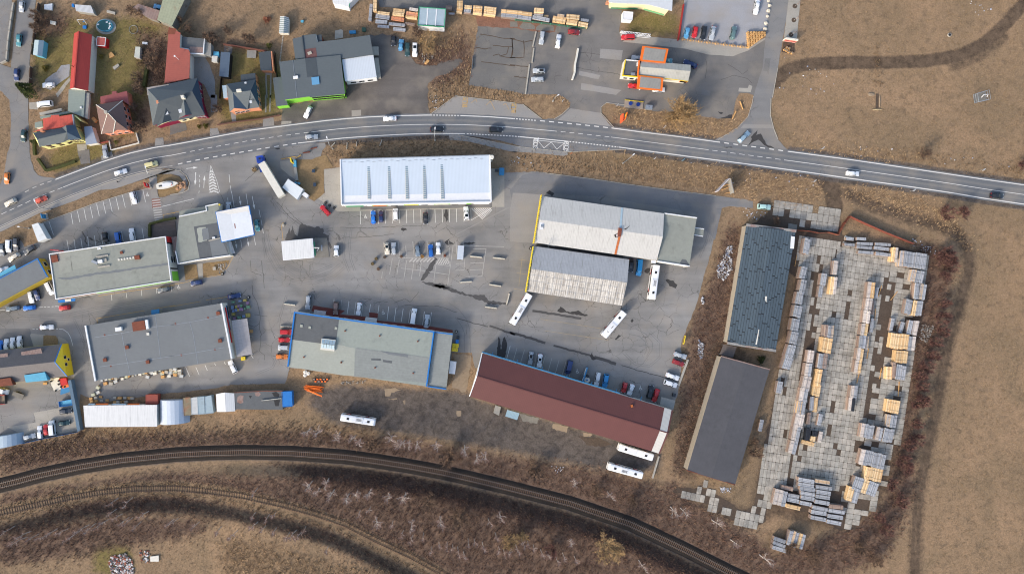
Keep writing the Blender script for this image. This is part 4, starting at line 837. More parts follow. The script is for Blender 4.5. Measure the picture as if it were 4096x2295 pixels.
for t_,x,y in (('23',73,675),('23',583,747),('23',1145,828),('23',515,1215),('23',1077,1297),('23',15,1140),('13',1968,1060),('13',2520,1135)):b.on_roof('rusty_vent',t_,x,y,0.45,0.45,0.4,'rust',0.5)
c2 = Bd('workshop_extension','narrow ribbed grey extension beside the blue-trimmed workshop','S','1740 1326 1811 1335 1785 1557 1710 1546',4.6);c2.flat('felt_streak','offwhite',['blue','blue'],0.35,0.3,[0,2])
canopy(b,'entrance_canopy','13','2125 362 2297 385 2285 452 2115 428',3.0,'polycarb');canopy(b,'entrance_canopy','23','380 468 550 488 532 556 360 534',3.0,'translucent_roof');b.windows(0,12,1.3,2.6,1.8);b.windows(3,4,1.2,2.4,1.6)
# ---- grey builders' store with white sign wall
b = Bd('grey_retail_store','large flat grey felt-roofed store with white sign wall and glazed lean-to','S','341 1302 889 1212 931 1434 381 1523',5.6)
b.flat('felt_grey','offwhite',['white','white'],0.55,0.5,[1,3])
for t_,s_ in (('03','1390 770 1800 705 2300 610 2576 580'),('03','1470 1200 1900 1140 2360 1070 2576 1040'),('13','0 590 290 545 760 455'),('13','0 1050 380 990 800 915')):
    v = U(q(t_,s_),5.6);g = G();ribbon(g,v,0.10,5.6,5.64);b.part(g,'lightning_rod','galv')
for t_,s_ in (('03','1790 700 1850 1030 1920 1320'),('03','2280 430 2310 620 2360 1060'),('13','290 545 345 740 410 1160')):
    v = U(q(t_,s_),5.6);g = G();ribbon(g,v,0.10,5.6,5.635);b.part(g,'lightning_rod','galv')
b.on_roof('roof_box','03',2040,600,4.4,3.2,0.9,'rust',0.15);b.on_roof('roof_box_side','03',2160,578,0.9,3.2,0.85,'white',0.15);ch = b.on_roof('chimney','03',1740,648,2.2,1.3,1.0,'white',0.15);b.on_roof('roof_box','03',2175,720,0.9,0.9,0.4,'offwhite',0.15)
for t_,x,y in (('03',1865,915),('03',1540,1102),('03',2170,1130),('13',705,415),('13',733,820)):b.on_roof('rusty_vent',t_,x,y,1.2,1.2,0.5,'rust',0.15)
for t_,x,y in (('03',1630,1190),('03',1540,735),('13',560,480),('13',80,570),('13',660,945),('13',165,1030)):b.on_roof('rust_drain',t_,x,y,0.5,0.7,0.06,'rust',0.4)
b.wallpanel(1,0.08,0.72,3.0,4.2,'red','sign_lettering',0.10,b.xy);b.wallpanel(1,0.05,0.5,2.2,2.5,'mid_blue','sign_lettering',0.10,b.xy);b.windows(1,2,0.9,2.6,2.4,fp=[b.xy[0],b.xy[1],b.xy[2],b.xy[3]],a=0.05,b=0.28)
pl = q('13','905 520 1130 490 1205 1020 985 1052');xy = [W(*p,3.4) for p in pl]
g = G();g.prism(xy,[3.4,2.9,2.9,3.4],[3.5,3.0,3.0,3.5]);b.part(g,'glass_lean_to','polycarb')
for p in xy[1:3]+[((xy[1][0]+xy[2][0])/2,(xy[1][1]+xy[2][1])/2)]:g = G();g.tube((*p,-0.05),(*p,2.95),0.08);b.part(g,'post','galv')
canopy(b,'blue_awning','03','2225 368 2345 350 2345 420 2228 434',3.0,'mid_blue')
# ---- supermarket with mural gable
b = Bd('mural_supermarket','flat grey-green store with white parapet and painted gable mural','S','197 1015 663 945 686 1124 223 1197',6.4)
b.flat('felt_green','offwhite',['white','white','white','white'],0.32,0.25,[0,1,2,3])
for i,s_ in enumerate(('830 940 1030 905 1070 1200 880 1240','1340 870 1660 820 1710 1180 1400 1230','1030 905 1340 870 1380 1110 1060 1180','2040 760 2420 700 2440 900 2060 960')):b.rsheet('roof_patch','02',s_,'felt_green_b' if i % 2 == 0 else 'felt_green',0.02)
b.rsheet('damp_streak','02','840 1295 1000 1285 1100 1270 1400 1215 1700 1180 2100 1120 2480 1075 2480 1100 2100 1150 1700 1215 1400 1250 1000 1320','felt_grey',0.03,None,2)
b.on_roof('rubble_heap','02',800,1010,2.2,2.4,0.4,'rust',0.2);ac = b.on_roof('air_unit','02',1470,1050,1.6,1.1,0.9,'white',0.15)
for x,y,L_ in ((1500,972,4.2),(1525,1122,4.2)):b.on_roof('air_duct','02',x,y,L_,0.5,0.4,'concrete',0.15)
b.on_roof('air_pipe','02',1390,1060,2.2,0.9,0.7,'galv',-0.4);b.on_roof('air_pipe','02',1540,1030,1.2,1.0,0.5,'concrete',0.15)
for k in range(6):b.on_roof('skylight_dome','02',1745+k*43,1025-k*6,0.62,0.62,0.35,'offwhite',0.15)
b.on_roof('vent_housing','02',2015,990,1.7,1.4,0.8,'rust',0.15);b.on_roof('tank_lid','02',1785,920,0.9,0.9,0.4,'rust',0.2);b.on_roof('white_box','02',1455,862,1.2,0.6,0.3,'white',0.15)
b.wallpanel(1,0.0,0.13,0.1,6.2,'red','mural_panel',0.08,b.xy);b.wallpanel(1,0.13,0.16,0.1,6.2,'black','mural_stripe',0.09,b.xy);b.wallpanel(1,0.78,0.99,0.1,5.2,'lime','mural_panel',0.08,b.xy);b.wallpanel(1,0.70,0.73,0.1,6.0,'black','mural_stripe',0.09,b.xy)
b.windows(1,2,3.2,4.4,1.2,fp=b.xy,a=0.46,b=0.56);b.windows(1,2,1.2,2.4,1.2,fp=b.xy,a=0.46,b=0.56);b.windows(2,14,3.0,4.2,1.6,fp=b.xy,a=0.05,b=0.7)
b.wallpanel(2,0.02,0.66,4.4,5.9,'lime','sign_band',0.08,b.xy);b.wallpanel(2,0.66,0.98,4.6,5.9,'rust','sign_band',0.08,b.xy)
p = U(q('02','738 880 868 890'),9);g = G();ribbon(g,p,0.25,5.9,9.0);sg = b.part(g,'roof_sign','red');g = G();ribbon(g,[(lerp(Vector(p[0]),Vector(p[1]),0.15)),(lerp(Vector(p[0]),Vector(p[1]),0.75))],0.34,7.2,8.2);b.part(g,'sign_lettering','white',sg)
canopy(b,'delivery_roof','03','850 222 1110 195 1105 235 860 262',2.8,'blue');b.rsheet('delivery_panel','03','955 212 1045 203 1048 235 960 246','offwhite',0.02,2.85)
# ---- restaurant annex with drive-in canopy
b = Bd('restaurant_annex','irregular flat dark-roofed annex between mural store and blue canopy','12','135 385 545 300 535 232 710 195 720 300 800 600 860 945 890 965 430 1030 120 1092 80 900',4.6)
b.flat('felt_green','offwhite',['white','white','white','white','white','white'],0.3,0.3,[0,1,2,7,8,9]);b.rsheet('roof_patch','12','350 540 700 480 760 700 830 780 870 950 440 1030','felt_dark',0.02);b.rsheet('roof_patch','12','395 560 530 545 545 750 420 770','felt_pale',0.03,None,2);b.rsheet('roof_patch','12','580 745 750 700 860 950 625 1000','felt_grey',0.035);b.rsheet('damp_patch','12','470 570 560 560 580 720 480 740','felt_grey',0.04,None,2);b.on_roof('roof_box','12',640,703,1.0,0.6,0.5,'white',0.1);g = G();ribbon(g,U(q('12','565 745 748 702'),5),0.3,4.6,4.9);b.part(g,'upstand','concrete');b.on_roof('lamp','12',725,215,0.5,0.5,0.6,'yellow')
canopy(b,'side_canopy','12','135 310 320 275 540 240 545 300 140 378',3.4,'felt_green',legs=False);canopy(b,'brown_canopy','12','20 700 150 668 220 905 60 915',3.6,'sheet_rusty',legs=False)
for k in range(6):
    b.on_roof('window','12',168+k*9,690+k*42,0.5,0.8,0.1,'window_white',0.15,3.2)
g = G()
for k in range(14):p = W(*P1('12',870+k*4.2,770+k*12),3.6);g.box((p[0],p[1],3.5),(1.5,0.12,0.18),0.15)
b.part(g,'pergola_slats','white')
c3 = Bd('drive_in_canopy','white square canopy roof with blue fascia standing over the lanes','12','665 322 1165 225 1245 662 755 772',5.2,'canopy')
g = G();g.prism(c3.xy,4.6,5.15);c3.part(g,'fascia','blue');g = G();g.prism(inset(c3.xy,0.25),5.1,5.2);c3.part(g,'roof','sheet_white' if False else 'white')
c3.rsheet('roof_panel','12','690 335 895 360 960 720 770 745',M('canopy_a',(214,218,222),var=0.06),0.02);c3.rsheet('roof_panel','12','905 360 1130 315 1190 370 1235 655 965 718',M('canopy_b',(222,226,230),var=0.06),0.025);c3.rsheet('rust_stain','12','945 490 960 500 968 560 955 570','rust',0.03,None,0.5);c3.rsheet('roof_edge','12','680 325 1150 232 1160 330 1120 315 900 355',M('canopy_c',(228,224,216),var=0.08),0.015)
for p in inset(c3.xy,1.6):g = G();g.tube((*p,-0.05),(*p,4.7),0.16);c3.part(g,'post','white')
# ---- fuel kiosk
b = Bd('white_kiosk','small white ribbed kiosk roof beside the wet patch','12','1640 755 2100 710 2125 995 1665 1037',3.4)
b.walls('offwhite',1.0);g = G();g.prism(b.xy,3.1,3.5);b.part(g,'fascia','white');g = G();g.prism(inset(b.xy,0.25),3.4,3.54);b.part(g,'roof','sheet_white')
b.rsheet('green_fascia','12','2108 760 2130 760 2150 965 2125 970','green_trim',0,2.9);g = G();p = W(*P1('12',2150,850),3.6);g.tube((p[0]-1.0,p[1]+0.1,3.5),(p[0]+1.1,p[1]+0.1,3.5),0.07);g.tube((p[0]-1.0,p[1]-0.1,3.4),(p[0]+1.1,p[1]-0.1,3.4),0.07);g.tube((p[0]+1.1,p[1],3.5),(p[0]+0.3,p[1]-1.1,3.5),0.06);b.part(g,'hose_arm','white')
pm = Bd('wash_platform','dark concrete wash platform beside the white kiosk','12','2130 705 2310 705 2345 985 2135 995',0.15,'platform');g = G();g.prism(pm.xy,0,0.15);pm.part(g,'slab','concrete_dark');pm.on_roof('drain_cover','12',2232,852,0.5,2.0,0.08,'galv',0.05)
# ---- blue-edged building at the left and its yellow neighbour
b = Bd('blue_edged_shop','low grey flat-roofed shop with bright blue roof edge and yellow walls','S','-90 1160 151 1033 193 1110 -90 1262',4.4);b.flat('felt_grey','ochre_yellow',['blue','blue','ochre_yellow'],0.28,0.2,[0,1,2]);canopy(b,'glass_awning','02','-60 1250 215 1100 240 1165 -60 1310',3.2,'light_blue',legs=False)
b.windows(1,2,1.0,2.6,1.6)
b = Bd('yellow_gabled_house','old house with yellow gable, dark roof and blue dormers','S','-90 1408 246 1376 268 1504 -90 1545',4.6)
b.gable([(-90,1480),(219,1447)],7.8,'old_tile','yellow',0.15)
for (t_,s_,h_,m_) in (('03','310 985 600 930 632 1030 325 1075',6.0,'sheet_rusty'),('03','355 1325 660 1278 700 1400 380 1432',6.3,'light_blue'),('03','-60 1020 110 1000 120 1110 -60 1130',6.0,'sheet_rusty'),('03','-60 1390 150 1362 190 1470 -60 1500',6.3,'rust')):
    xy = U(q(t_,s_),h_);g = G();g.prism(xy,4.5,h_);b.part(g,'dormer',m_)
b.windows(1,2,3.0,4.6,1.0,a=0.3,b=0.75);b.windows(1,1,1.2,2.2,0.8,a=0.45,b=0.55)
for a_,c_ in ((b.xy[1],b.rp[1]),(b.rp[1],b.xy[2])):
    za,zc = (4.6,7.8) if a_ == b.xy[1] else (7.8,4.6);g = G();g.tube((*a_,za),(*c_,zc),0.18,n=4);b.part(g,'bargeboard','blue')
# ---- sheds, containers and garages along the south fence
b = Bd('white_storage_shed','long white corrugated-roof shed beside the domed tent','04','1228 372 2310 362 2312 682 1252 688',3.4);b.walls('offwhite',0.3);g = G();g.prism(b.xy,3.3,3.45);b.part(g,'roof','sheet_white')
for x0,x1,m in ((1400,1600,'orange'),(1870,2060,'orange'),(1290,1400,'sheet_blue'),(1640,1860,'sheet_blue')):b.rsheet('awning','04','%d 365 %d 342 %d 342 %d 365' % (x0,x0+20,x1,x1-15),m,0,3.1)
# domed tent: arched section
def arch(name,label,t,s,h,mat,cat='tent',n=7,axis=0):
    xy = U(q(t,s),h*0.4);a,c,d,e = [Vector(p) for p in xy];root = empty(name,(*cent(xy),0),0,label,cat);g = G();V_ = []
    for k in range(n+1):
        u = k/n;z = h*math.sin(math.pi*u)**0.55;V_ += [(*(a*(1-u)+c*u),z),(*(e*(1-u)+d*u),z)]
    fs = [(2*k,2*k+1,2*k+3,2*k+2) for k in range(n)]+[tuple(range(0,2*n+2,2)),tuple(range(2*n+1,0,-2))];g.add(V_,fs);g.obj('canvas',mt(mat),root,True);return root
arch('domed_tent','pale arched storage tent beside the white shed','04','2318 292 2770 285 2775 625 2325 650',3.6,M('canvas',(196,206,218),var=0.06),n=8)
arch('arched_shelter','blue-grey arched shelter at the corner of the car compound','04','-80 830 315 770 330 930 -80 1010',3.0,M('canvas_blue',(160,178,194),var=0.07),n=7)
def container(label,t,s,h,mat,cat='container',name='shipping_container',group=None,ribs=True,door='dark_metal'):
    b = Bd(name,label,t,s,h,cat,group);g = G();g.prism(b.xy,0,h-0.02);b.part(g,'body',mat)
    g = G();n = len(b.xy)
    for i in range(n):ribbon(g,[b.xy[i],b.xy[(i+1) % n]],0.12,h-0.14,h+0.04+0.003*i)
    b.part(g,'frame',mat);b.fp = b.xy;b.wallpanel(2,0.1,0.9,0.2,h-0.3,door,'door',0.03)
    return b
M('rusty_green',(140,128,104),var=0.2,stain=((160,100,74),0.6));M('cont_white',(198,200,198),var=0.08,seam=(0.1,1,0.5,0.2,0.93),stain=((150,146,138),0.3));M('cont_blue',(160,178,186),var=0.08,seam=(0.1,1,0.5,0.2,0.93),stain=((140,146,146),0.3))
container('rusty green and orange shipping container beside the domed tent','14','192 262 300 252 312 512 208 522',2.6,'rusty_green');container('white shipping container with dirty top beside the rusty one','14','308 262 400 250 412 500 318 505',2.6,'cont_white');container('blue-grey shipping container in the middle of three','14','404 252 500 242 510 495 414 500',2.6,'cont_blue');container('blue-grey shipping container next to the small white gabled shed','14','512 244 605 225 640 480 518 495',2.6,'cont_blue')
container('bright blue metal cabin at the end of the flat garages','14','1645 172 1790 165 1800 385 1660 392',2.8,'blue','cabin','blue_cabin');container('red-brown metal cabin beside stacked pallets','04','2145 215 2320 212 2318 350 2145 352',2.6,M('cab_red',(150,76,64),var=0.08),'cabin','red_cabin')
b = Bd('white_gabled_shed','small ribbed white shed with low gable between containers and garages','14','675 205 945 195 960 455 690 465',2.9,'shed');b.xy = [b.xy[0],b.xy[1],b.xy[2],b.xy[3]]
b2 = b.xy;b.xy = [b2[3],b2[0],b2[1],b2[2]];b.gable(('14','820 465 805 180'),3.5,'sheet_white','offwhite',0.15)
b = Bd('flat_garages','row of flat dark-roofed garages with puddle stains','14','948 180 1370 155 1655 158 1660 432 1380 432 960 425',2.8,'garage');b.flat('felt_dark','concrete_dark','rust',0.2,0.1,[0,1])
for s_,m_ in (('990 240 1040 222 1080 230 1080 330 1030 345 990 320','sheet_rusty'),('1245 180 1300 172 1335 200 1310 238 1260 230','sheet_rusty'),('1500 180 1560 172 1610 210 1600 250 1530 240','black'),('1530 290 1620 290 1600 380 1550 380','black'),('1160 225 1205 228 1185 268','black')):b.rsheet('puddle_stain','14',s_,m_,0.02,None,1.5)
g = G();ribbon(g,U(q('14','1342 300 1630 266'),3.2),0.12,2.8,3.3);b.part(g,'sign_board','offwhite')
# ---- two long sheds beside the lumber yard
def shed_rows(b,a,c,d,e,cols,mat,seed):
    """lay felt sheets over the quad a(NW) c(NE) d(SE) e(SW) given as 3-D points"""
    r = random.Random(seed)
    for i in range(cols):
        v = 0.0
        while v < 0.985:
            L_ = r.choice((0.13,0.17,0.2,0.24)) if v else r.uniform(0.05,0.2);v1 = min(1.0,v+L_);gu,gv = 0.05/1,0.006;u0,u1 = (i+0.07)/cols,(i+0.93)/cols
            def bl(u,w):return (a*(1-u)+c*u)*(1-w)+(e*(1-u)+d*u)*w
            n_ = Vector((0,0,0.05+0.02*r.random()));cs = [bl(u0,v+gv),bl(u1,v+gv),bl(u1,v1-gv*0.4),bl(u0,v1-gv*0.4)]
            g = G();g.add([tuple(x) for x in cs]+[tuple(x+n_) for x in cs],[(7,6,5,4),(0,1,5,4),(1,2,6,5),(2,3,7,6),(3,0,4,7)]);b.part(g,'felt_sheet',mat);v = v1
b = Bd('felted_shed','long shed with slate-blue felt strips on a low ridge','42','975 515 1705 605 1405 2380 690 2265',3.6)
b.xy = U(q('42','975 515 1705 605')+q('43','1408 965 692 850'),3.6);b.walls('shed_wall',0.15);A,C,D,E = [Vector((*p,3.6)) for p in b.xy];R0 = Vector((*W(*P1('42',1352,558),4.3),4.3));R1 = Vector((*W(*P1('43',1080,905),4.3),4.3))
g = G();g.add([tuple(x) for x in (A,R0,R1,E,C,D)],[(3,2,1,0),(1,2,5,4)]);g.m = 1;g.add([tuple(x) for x in (A,R0,C,E,R1,D)],[(0,1,2),(3,5,4)]);b.part(g,'roof',['shed_seam','concrete'])
shed_rows(b,A,R0,R1,E,10,'shed_felt',1);shed_rows(b,R0,C,D,R1,9,'shed_felt',2)
for (x0,y0),(x1,y1) in (((A.x,A.y),(C.x,C.y)),((E.x,E.y),(D.x,D.y))):g = G();ribbon(g,[(x0,y0),(x1,y1)],0.9,3.5,3.95);b.part(g,'end_parapet',M('flaked',(150,148,144),var=0.3,sc=3,stain=((150,80,60),0.5)))
b.rsheet('loose_sheet','42','1628 678 1685 690 1670 865 1615 862','white',0.3,3.7);b.rsheet('bare_patch','43','1245 165 1275 165 1265 255 1243 215','offwhite',0.35,3.95);b.rsheet('bare_patch','43','1150 650 1160 655 1125 875 1103 870','offwhite',0.35,4.0)
b = Bd('dark_roofed_shed','long shed with charcoal felt roof and pale side wall','43','605 1045 1320 1240 855 2840 105 2720',4.0)
b.xy = U(q('43','605 1045 1320 1240')+q('45','458 72')+q('44','105 1325'),4.0);b.walls('shed_wall',0.15);g = G();A,C,D,E = [Vector((*p,4.0)) for p in b.xy];R0 = (A+C)/2+Vector((0,0,0.35));R1 = (E+D)/2+Vector((0,0,0.35))
g.add([tuple(x) for x in (A,R0,R1,E,C,D)],[(3,2,1,0),(1,2,5,4)]);g.m = 1;g.add([tuple(x) for x in (A,R0,C,E,R1,D)],[(0,1,2),(3,5,4)]);b.part(g,'roof',['dark_felt','concrete']);g = G();ribbon(g,[(A.x,A.y),(C.x,C.y)],0.35,3.8,4.4);b.part(g,'end_parapet','sheet_rusty')
g = G();ribbon(g,[(E.x,E.y),(D.x,D.y)],0.25,3.7,4.15);b.part(g,'end_fascia','rust')
for t_,s_,h_ in (('43','640 870 838 905 780 1070 585 1020',2.2),):canopy(b,'slatted_lean_to',t_,s_,h_,M('slatted',(108,98,92),seam=(0.2,0.98,0.7,0.15,0.75),var=0.12))
# ================================================================= HOUSES AND SHEDS, NORTH-WEST
b = Bd('red_barn','long narrow barn with bright red metal roof','00','1090 495 1355 515 1300 1342 1028 1312',4.0);X = b.xy;b.xy = [X[0],X[1],X[2],X[3]]
x0 = b.xy;b.xy = [x0[3],x0[0],x0[1],x0[2]];b.gable(('00','1088 1295 1157 462'),6.0,'tile_red','offwhite',0.2,'tile_red')
g = G();p = W(*P1('00',1075,980),5.6);g.tube((p[0],p[1],4.0),(p[0],p[1],6.4),0.12);b.part(g,'flue','rust')
b = Bd('grey_green_outbuilding','grey-green metal-roofed outbuilding joined to the red barn','00','1012 1318 1250 1330 1240 1800 1000 1700',4.0);b.xy = U(q('00','1012 1318 1255 1330')+q('01','1232 330 1000 240'),4.0)
b.walls('offwhite',0.2);g = G();g.prism(b.xy,3.9,4.05);b.part(g,'roof','sheet_greygreen');b.on_roof('roof_vent','01',1187,185,0.6,0.6,0.4,'white');b.rsheet('lean_roof','01','1250 -30 1318 -30 1290 360 1225 320','fibre_grey',0,3.7)
b = Bd('long_red_house','long house with faded red-brown sheet roof','00','2490 400 2840 500 2790 1180 2422 1230',4.6);b.xy = U(q('00','2490 400')+q('10','155 490 145 708 278 738 300 800 285 1160')+q('00','2422 1235'),4.6);b.walls('offwhite',0.3);g = G();g.prism(b.xy,4.5,4.75);b.part(g,'roof','sheet_redbrown')
b.rsheet('roof_patch','00','2490 410 2600 430 2576 510 2465 510','rust',0.18);g = G();p = W(*P1('10',130,880),5);g.tube((p[0],p[1],4.6),(p[0]-0.8,p[1]+0.7,6.6),0.06);g.box((p[0]-0.8,p[1]+0.7,6.6),(0.5,0.5,0.3));b.part(g,'aerial','white')
b = Bd('flat_garage_block','flat brown-grey garage roof with white edge beside the red house','10','155 540 515 575 495 800 280 795 275 735 130 710',3.4,'garage');b.flat('felt_dark','offwhite','white',0.3,0.2,[1,2,3,4]);b.rsheet('roof_patch','10','290 690 500 700 495 790 285 785','sheet_rusty',0.02)
b = Bd('grey_lean_to','pale grey lean-to roof beside the flat garage','10','520 620 605 640 600 830 505 810',2.8,'shed');b.walls('fibre_grey',0.1);g = G();g.prism(b.xy,2.7,2.85);b.part(g,'roof','fibre_grey')
# salmon house
b = Bd('salmon_house','salmon two-storey house with brown hipped roof and pale ridge tiles','01','1415 145 1805 82 1885 520 1490 576',5.6)
HV = [(1415,145,5.6),(1805,82,5.6),(1885,520,5.6),(1490,576,5.6),(1585,262,9.2),(1700,385,9.2),(1668,556,6.6),(1722,516,6.8)]
b.poly(HV,[(0,4,1),(1,4,5,7,2),(7,5,6),(0,3,6,5,4),(3,2,7,6),(0,1,2,3)],['tile_brown','salmon'],mi=[0,0,0,0,1,1],wallmat='salmon',d=0.5,t='01')
for i_,j_ in ((0,4),(1,4),(4,5),(3,4),(5,6)):g = G();g.tube(b.V[i_],b.V[j_],0.13,n=5);b.part(g,'ridge_tiles','offwhite')
b.on_roof('chimney','01',1550,250,1.0,0.9,2.2,'concrete',0.2,8.0);b.windows(2,3,3.6,4.9,1.3);b.windows(2,3,1.0,2.3,1.3);b.windows(1,3,3.6,4.9,1.2);b.windows(1,3,1.0,2.3,1.2)
c4 = Bd('red_rear_wing','low red-roofed rear wing behind the salmon house','00','1480 1425 1870 1342 1880 1540 1500 1560',4.0);c4.xy = U(q('00','1480 1425 1650 1390 1650 1352 1715 1345 1720 1380 1870 1342')+q('01','1900 150 1805 82 1482 130'),4.0);c4.walls('salmon',0.2);g = G();g.prism(c4.xy,3.9,4.1);c4.part(g,'roof',M('dull_red',(150,84,84),var=0.06))
# yellow house
b = Bd('yellow_house','pale yellow house with grey roofs and a red sheet-roofed rear','01','482 556 975 452 1198 660 580 765',5.2)
YV = [(482,556,5.0),(912,484,5.0),(545,655,7.6),(985,552,7.6),(582,766,5.0),(936,700,5.0),(972,450,7.6),(1110,440,6.6),(1130,500,6.4),(1198,658,5.0),(1002,664,5.0),(1085,300,5.0)]
b.xy = [W(*P1('01',x,y),5.0) for x,y in ((482,556),(912,484),(1090,440),(1198,658),(1002,664),(936,700),(582,766))]
b.poly(YV,[(0,2,3,1),(4,5,3,2),(1,3,6),(6,3,10,9,8,7),(0,4,2),(3,5,10)],['slate_grey','slate_blue','pale_yellow'],mi=[0,0,0,1,2,0],wallmat='pale_yellow',d=0.3,t='01')
b.wall.scale = (1,1,1);b.on_roof('chimney','01',605,520,1.0,0.8,1.6,'brick_orange',0.2,5.6);b.windows(4,1,1.2,2.4,1.4,'rust');b.windows(5,2,1.2,2.4,1.4,'rust');b.windows(3,2,1.2,2.4,1.3,'rust');b.windows(3,2,3.4,4.6,1.3,'rust');b.windows(5,2,3.2,4.4,1.4,'rust')
c5 = Bd('red_sheet_wing','red sheet-metal roofed rear wing of the yellow house','01','632 350 1060 288 1085 442 490 548',4.8);c5.xy = U(q('01','632 350 750 330 752 300 870 295 872 318 1060 288 1088 440 905 480 490 548 640 480'),4.8);c5.walls('pale_yellow',0.2);g = G();g.prism(c5.xy,4.7,4.9);c5.part(g,'roof','sheet_red');g = G();ribbon(g,U(q('01','1068 288 1090 440'),5.3),0.35,4.6,5.4);c5.part(g,'fire_wall','galv');g = G();ribbon(g,U(q('01','1095 300 1190 380'),4.6),0.4,0,4.6);c5.part(g,'side_wall','pale_yellow')
b = Bd('pale_blue_shed','pale blue-grey metal shed roof beside the yellow house','01','1238 470 1350 458 1430 710 1265 735',2.8,'shed');b.walls('offwhite',0.15);g = G();g.prism(b.xy,2.7,2.85);b.part(g,'roof',M('shed_paleblue',(150,160,176),var=0.06))
b = Bd('small_grey_shed','small grey-roofed lean-to at the street side of the yellow house','01','512 408 620 385 632 470 515 488',2.4,'shed');b.walls('offwhite',0.1);g = G();g.prism(b.xy,2.3,2.45);b.part(g,'roof','sheet_greygreen')
b = Bd('flat_wall_garage','low flat grey garage roof between street and white van','01','578 262 905 195 910 240 590 305',2.2,'garage');b.walls('concrete',0.1);g = G();g.prism(b.xy,2.1,2.25);b.part(g,'roof','concrete');c6 = Bd('green_strip_roof','narrow grey-green roof strip behind the red sheet wing','01','585 320 1000 240 1040 265 600 350',3.0,'shed');c6.walls('concrete',0.1);g = G();g.prism(c6.xy,2.9,3.05);c6.part(g,'roof','sheet_greygreen')
# dark blue big house
b = Bd('crimson_walled_house','large dark-roofed house with crimson and cream walls and dormers','01','2170 180 2250 450 2300 430 2576 380',5.6)
b.xy = [W(*p,5.4) for p in (q('00','2150 1290 2490 1240')+q('10','400 1150 440 1443')+q('11','515 295 340 300 75 370')+q('01','2250 450'))]
DV = [P1('00',2160,1300)+(5.4,),P1('10',405,1150)+(5.4,),P1('11',515,296)+(5.4,),P1('01',2250,450)+(5.4,),P1('01',2335,95)+(9.4,),P1('10',325,1345)+(9.4,)]
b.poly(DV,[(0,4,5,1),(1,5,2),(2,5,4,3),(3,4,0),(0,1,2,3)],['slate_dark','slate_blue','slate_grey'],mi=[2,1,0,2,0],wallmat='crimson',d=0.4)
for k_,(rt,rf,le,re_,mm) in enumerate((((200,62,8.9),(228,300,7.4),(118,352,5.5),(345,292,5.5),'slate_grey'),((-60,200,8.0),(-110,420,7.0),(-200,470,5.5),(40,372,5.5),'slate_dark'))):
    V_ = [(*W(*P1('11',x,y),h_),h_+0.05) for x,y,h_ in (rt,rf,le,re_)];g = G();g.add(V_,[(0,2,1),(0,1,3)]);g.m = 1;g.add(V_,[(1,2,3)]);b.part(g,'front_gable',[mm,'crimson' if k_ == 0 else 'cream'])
b.on_roof('chimney','11',178,25,1.0,1.0,2.0,'offwhite',0.2,8.6);b.on_roof('chimney','01',2318,100,1.0,1.0,1.8,'brick_orange',0.2,7.4)
for t_,x,y in (('11',150,235),('11',355,88),('10',245,1370),('10',155,1385),('01',2450,262)):b.on_roof('roof_window',t_,x,y,1.1,1.3,0.16,'window_white',0.25,7.3)
for i_,n_ in ((2,2),(4,2),(5,2)):b.windows(i_,n_,1.1,2.4,1.3);b.windows(i_,n_,3.4,4.7,1.3)
tr = b.wallpanel(5,0.0,1.0,0.0,5.2,'cream','cream_wall',0.02,th=0.06)
g = G();g.prism(U(q('00','2160 1290 2480 1240 2500 1320 2170 1400'),5.8),5.0,5.8);b.part(g,'roof_terrace','old_pale')
# grey house with salmon walls
b = Bd('grey_roofed_house','salmon-walled house with grey roof, front gable and dormer','10','832 1240 1262 1172 1318 1560 880 1640',5.2)
GV = [P1('10',832,1240)+(5.0,),P1('10',1262,1172)+(5.0,),P1('11',1318,185)+(5.0,),P1('11',1165,205)+(5.0,),P1('11',880,255)+(5.0,),P1('10',925,1365)+(8.6,),P1('10',1188,1335)+(8.6,),P1('11',945,195)+(7.2,),P1('11',1140,215)+(5.6,)]
b.xy = [W(v[0],v[1],v[2]) for v in GV[:5]]
b.poly(GV,[(0,5,6,1),(1,6,2),(2,6,5,8,3),(5,7,8),(4,7,5,0),(4,3,8,7)],['slate_grey','slate_blue','brick_orange'],mi=[0,1,0,1,0,2],wallmat='brick_orange',d=0.35)
b.on_roof('chimney','10',1008,1330,1.6,0.8,1.6,'offwhite',0.1,8.0);b.on_roof('roof_window','11',1187,102,0.8,0.9,0.15,'window_white',0.15,7.2);b.on_roof('roof_window','10',1110,1220,0.7,0.6,0.15,'window_white',0.15,6.4);b.windows(3,3,1.0,2.3,1.3);b.windows(3,2,3.4,4.6,1.3);b.windows(1,3,1.0,2.3,1.2);b.windows(1,3,3.2,4.4,1.2)
c7 = Bd('rear_dark_wing','dark ribbed rear wing of the grey-roofed house','10','1040 1105 1255 1078 1262 1175 1045 1200',4.2,'building');c7.walls('brick_orange',0.15);g = G();g.prism(c7.xy,4.1,4.3);c7.part(g,'roof','slate_dark');c8 = Bd('side_lean_to','pale blue-green side lean-to of the grey-roofed house','10','768 1262 830 1255 850 1440 790 1450',3.0,'shed');c8.walls('brick_orange',0.1);g = G();g.prism(c8.xy,2.9,3.05);c8.part(g,'roof','sheet_blue')
b = Bd('blue_grey_garage','long blue-grey ribbed garage roof beside the lawn','10','750 768 888 778 860 1138 725 1125',3.0,'garage');b.walls('black',0.15);g = G();g.prism(b.xy,2.9,3.1);b.part(g,'roof',M('rib_bluegrey',(88,104,122),seam=(0.05,1,0.5,0.2,0.88),var=0.05))
b = Bd('brick_garage','small brick garage with dark grey ribbed roof','10','1305 775 1480 752 1500 1045 1335 1040',3.0,'garage');b.walls('brick_orange',0.15);g = G();g.prism(b.xy,2.9,3.1);b.part(g,'roof','slate_dark');g = G();ribbon(g,U(q('10','1490 755 1520 1045'),3.2),0.35,0,3.2);b.part(g,'fire_wall','brick_orange')
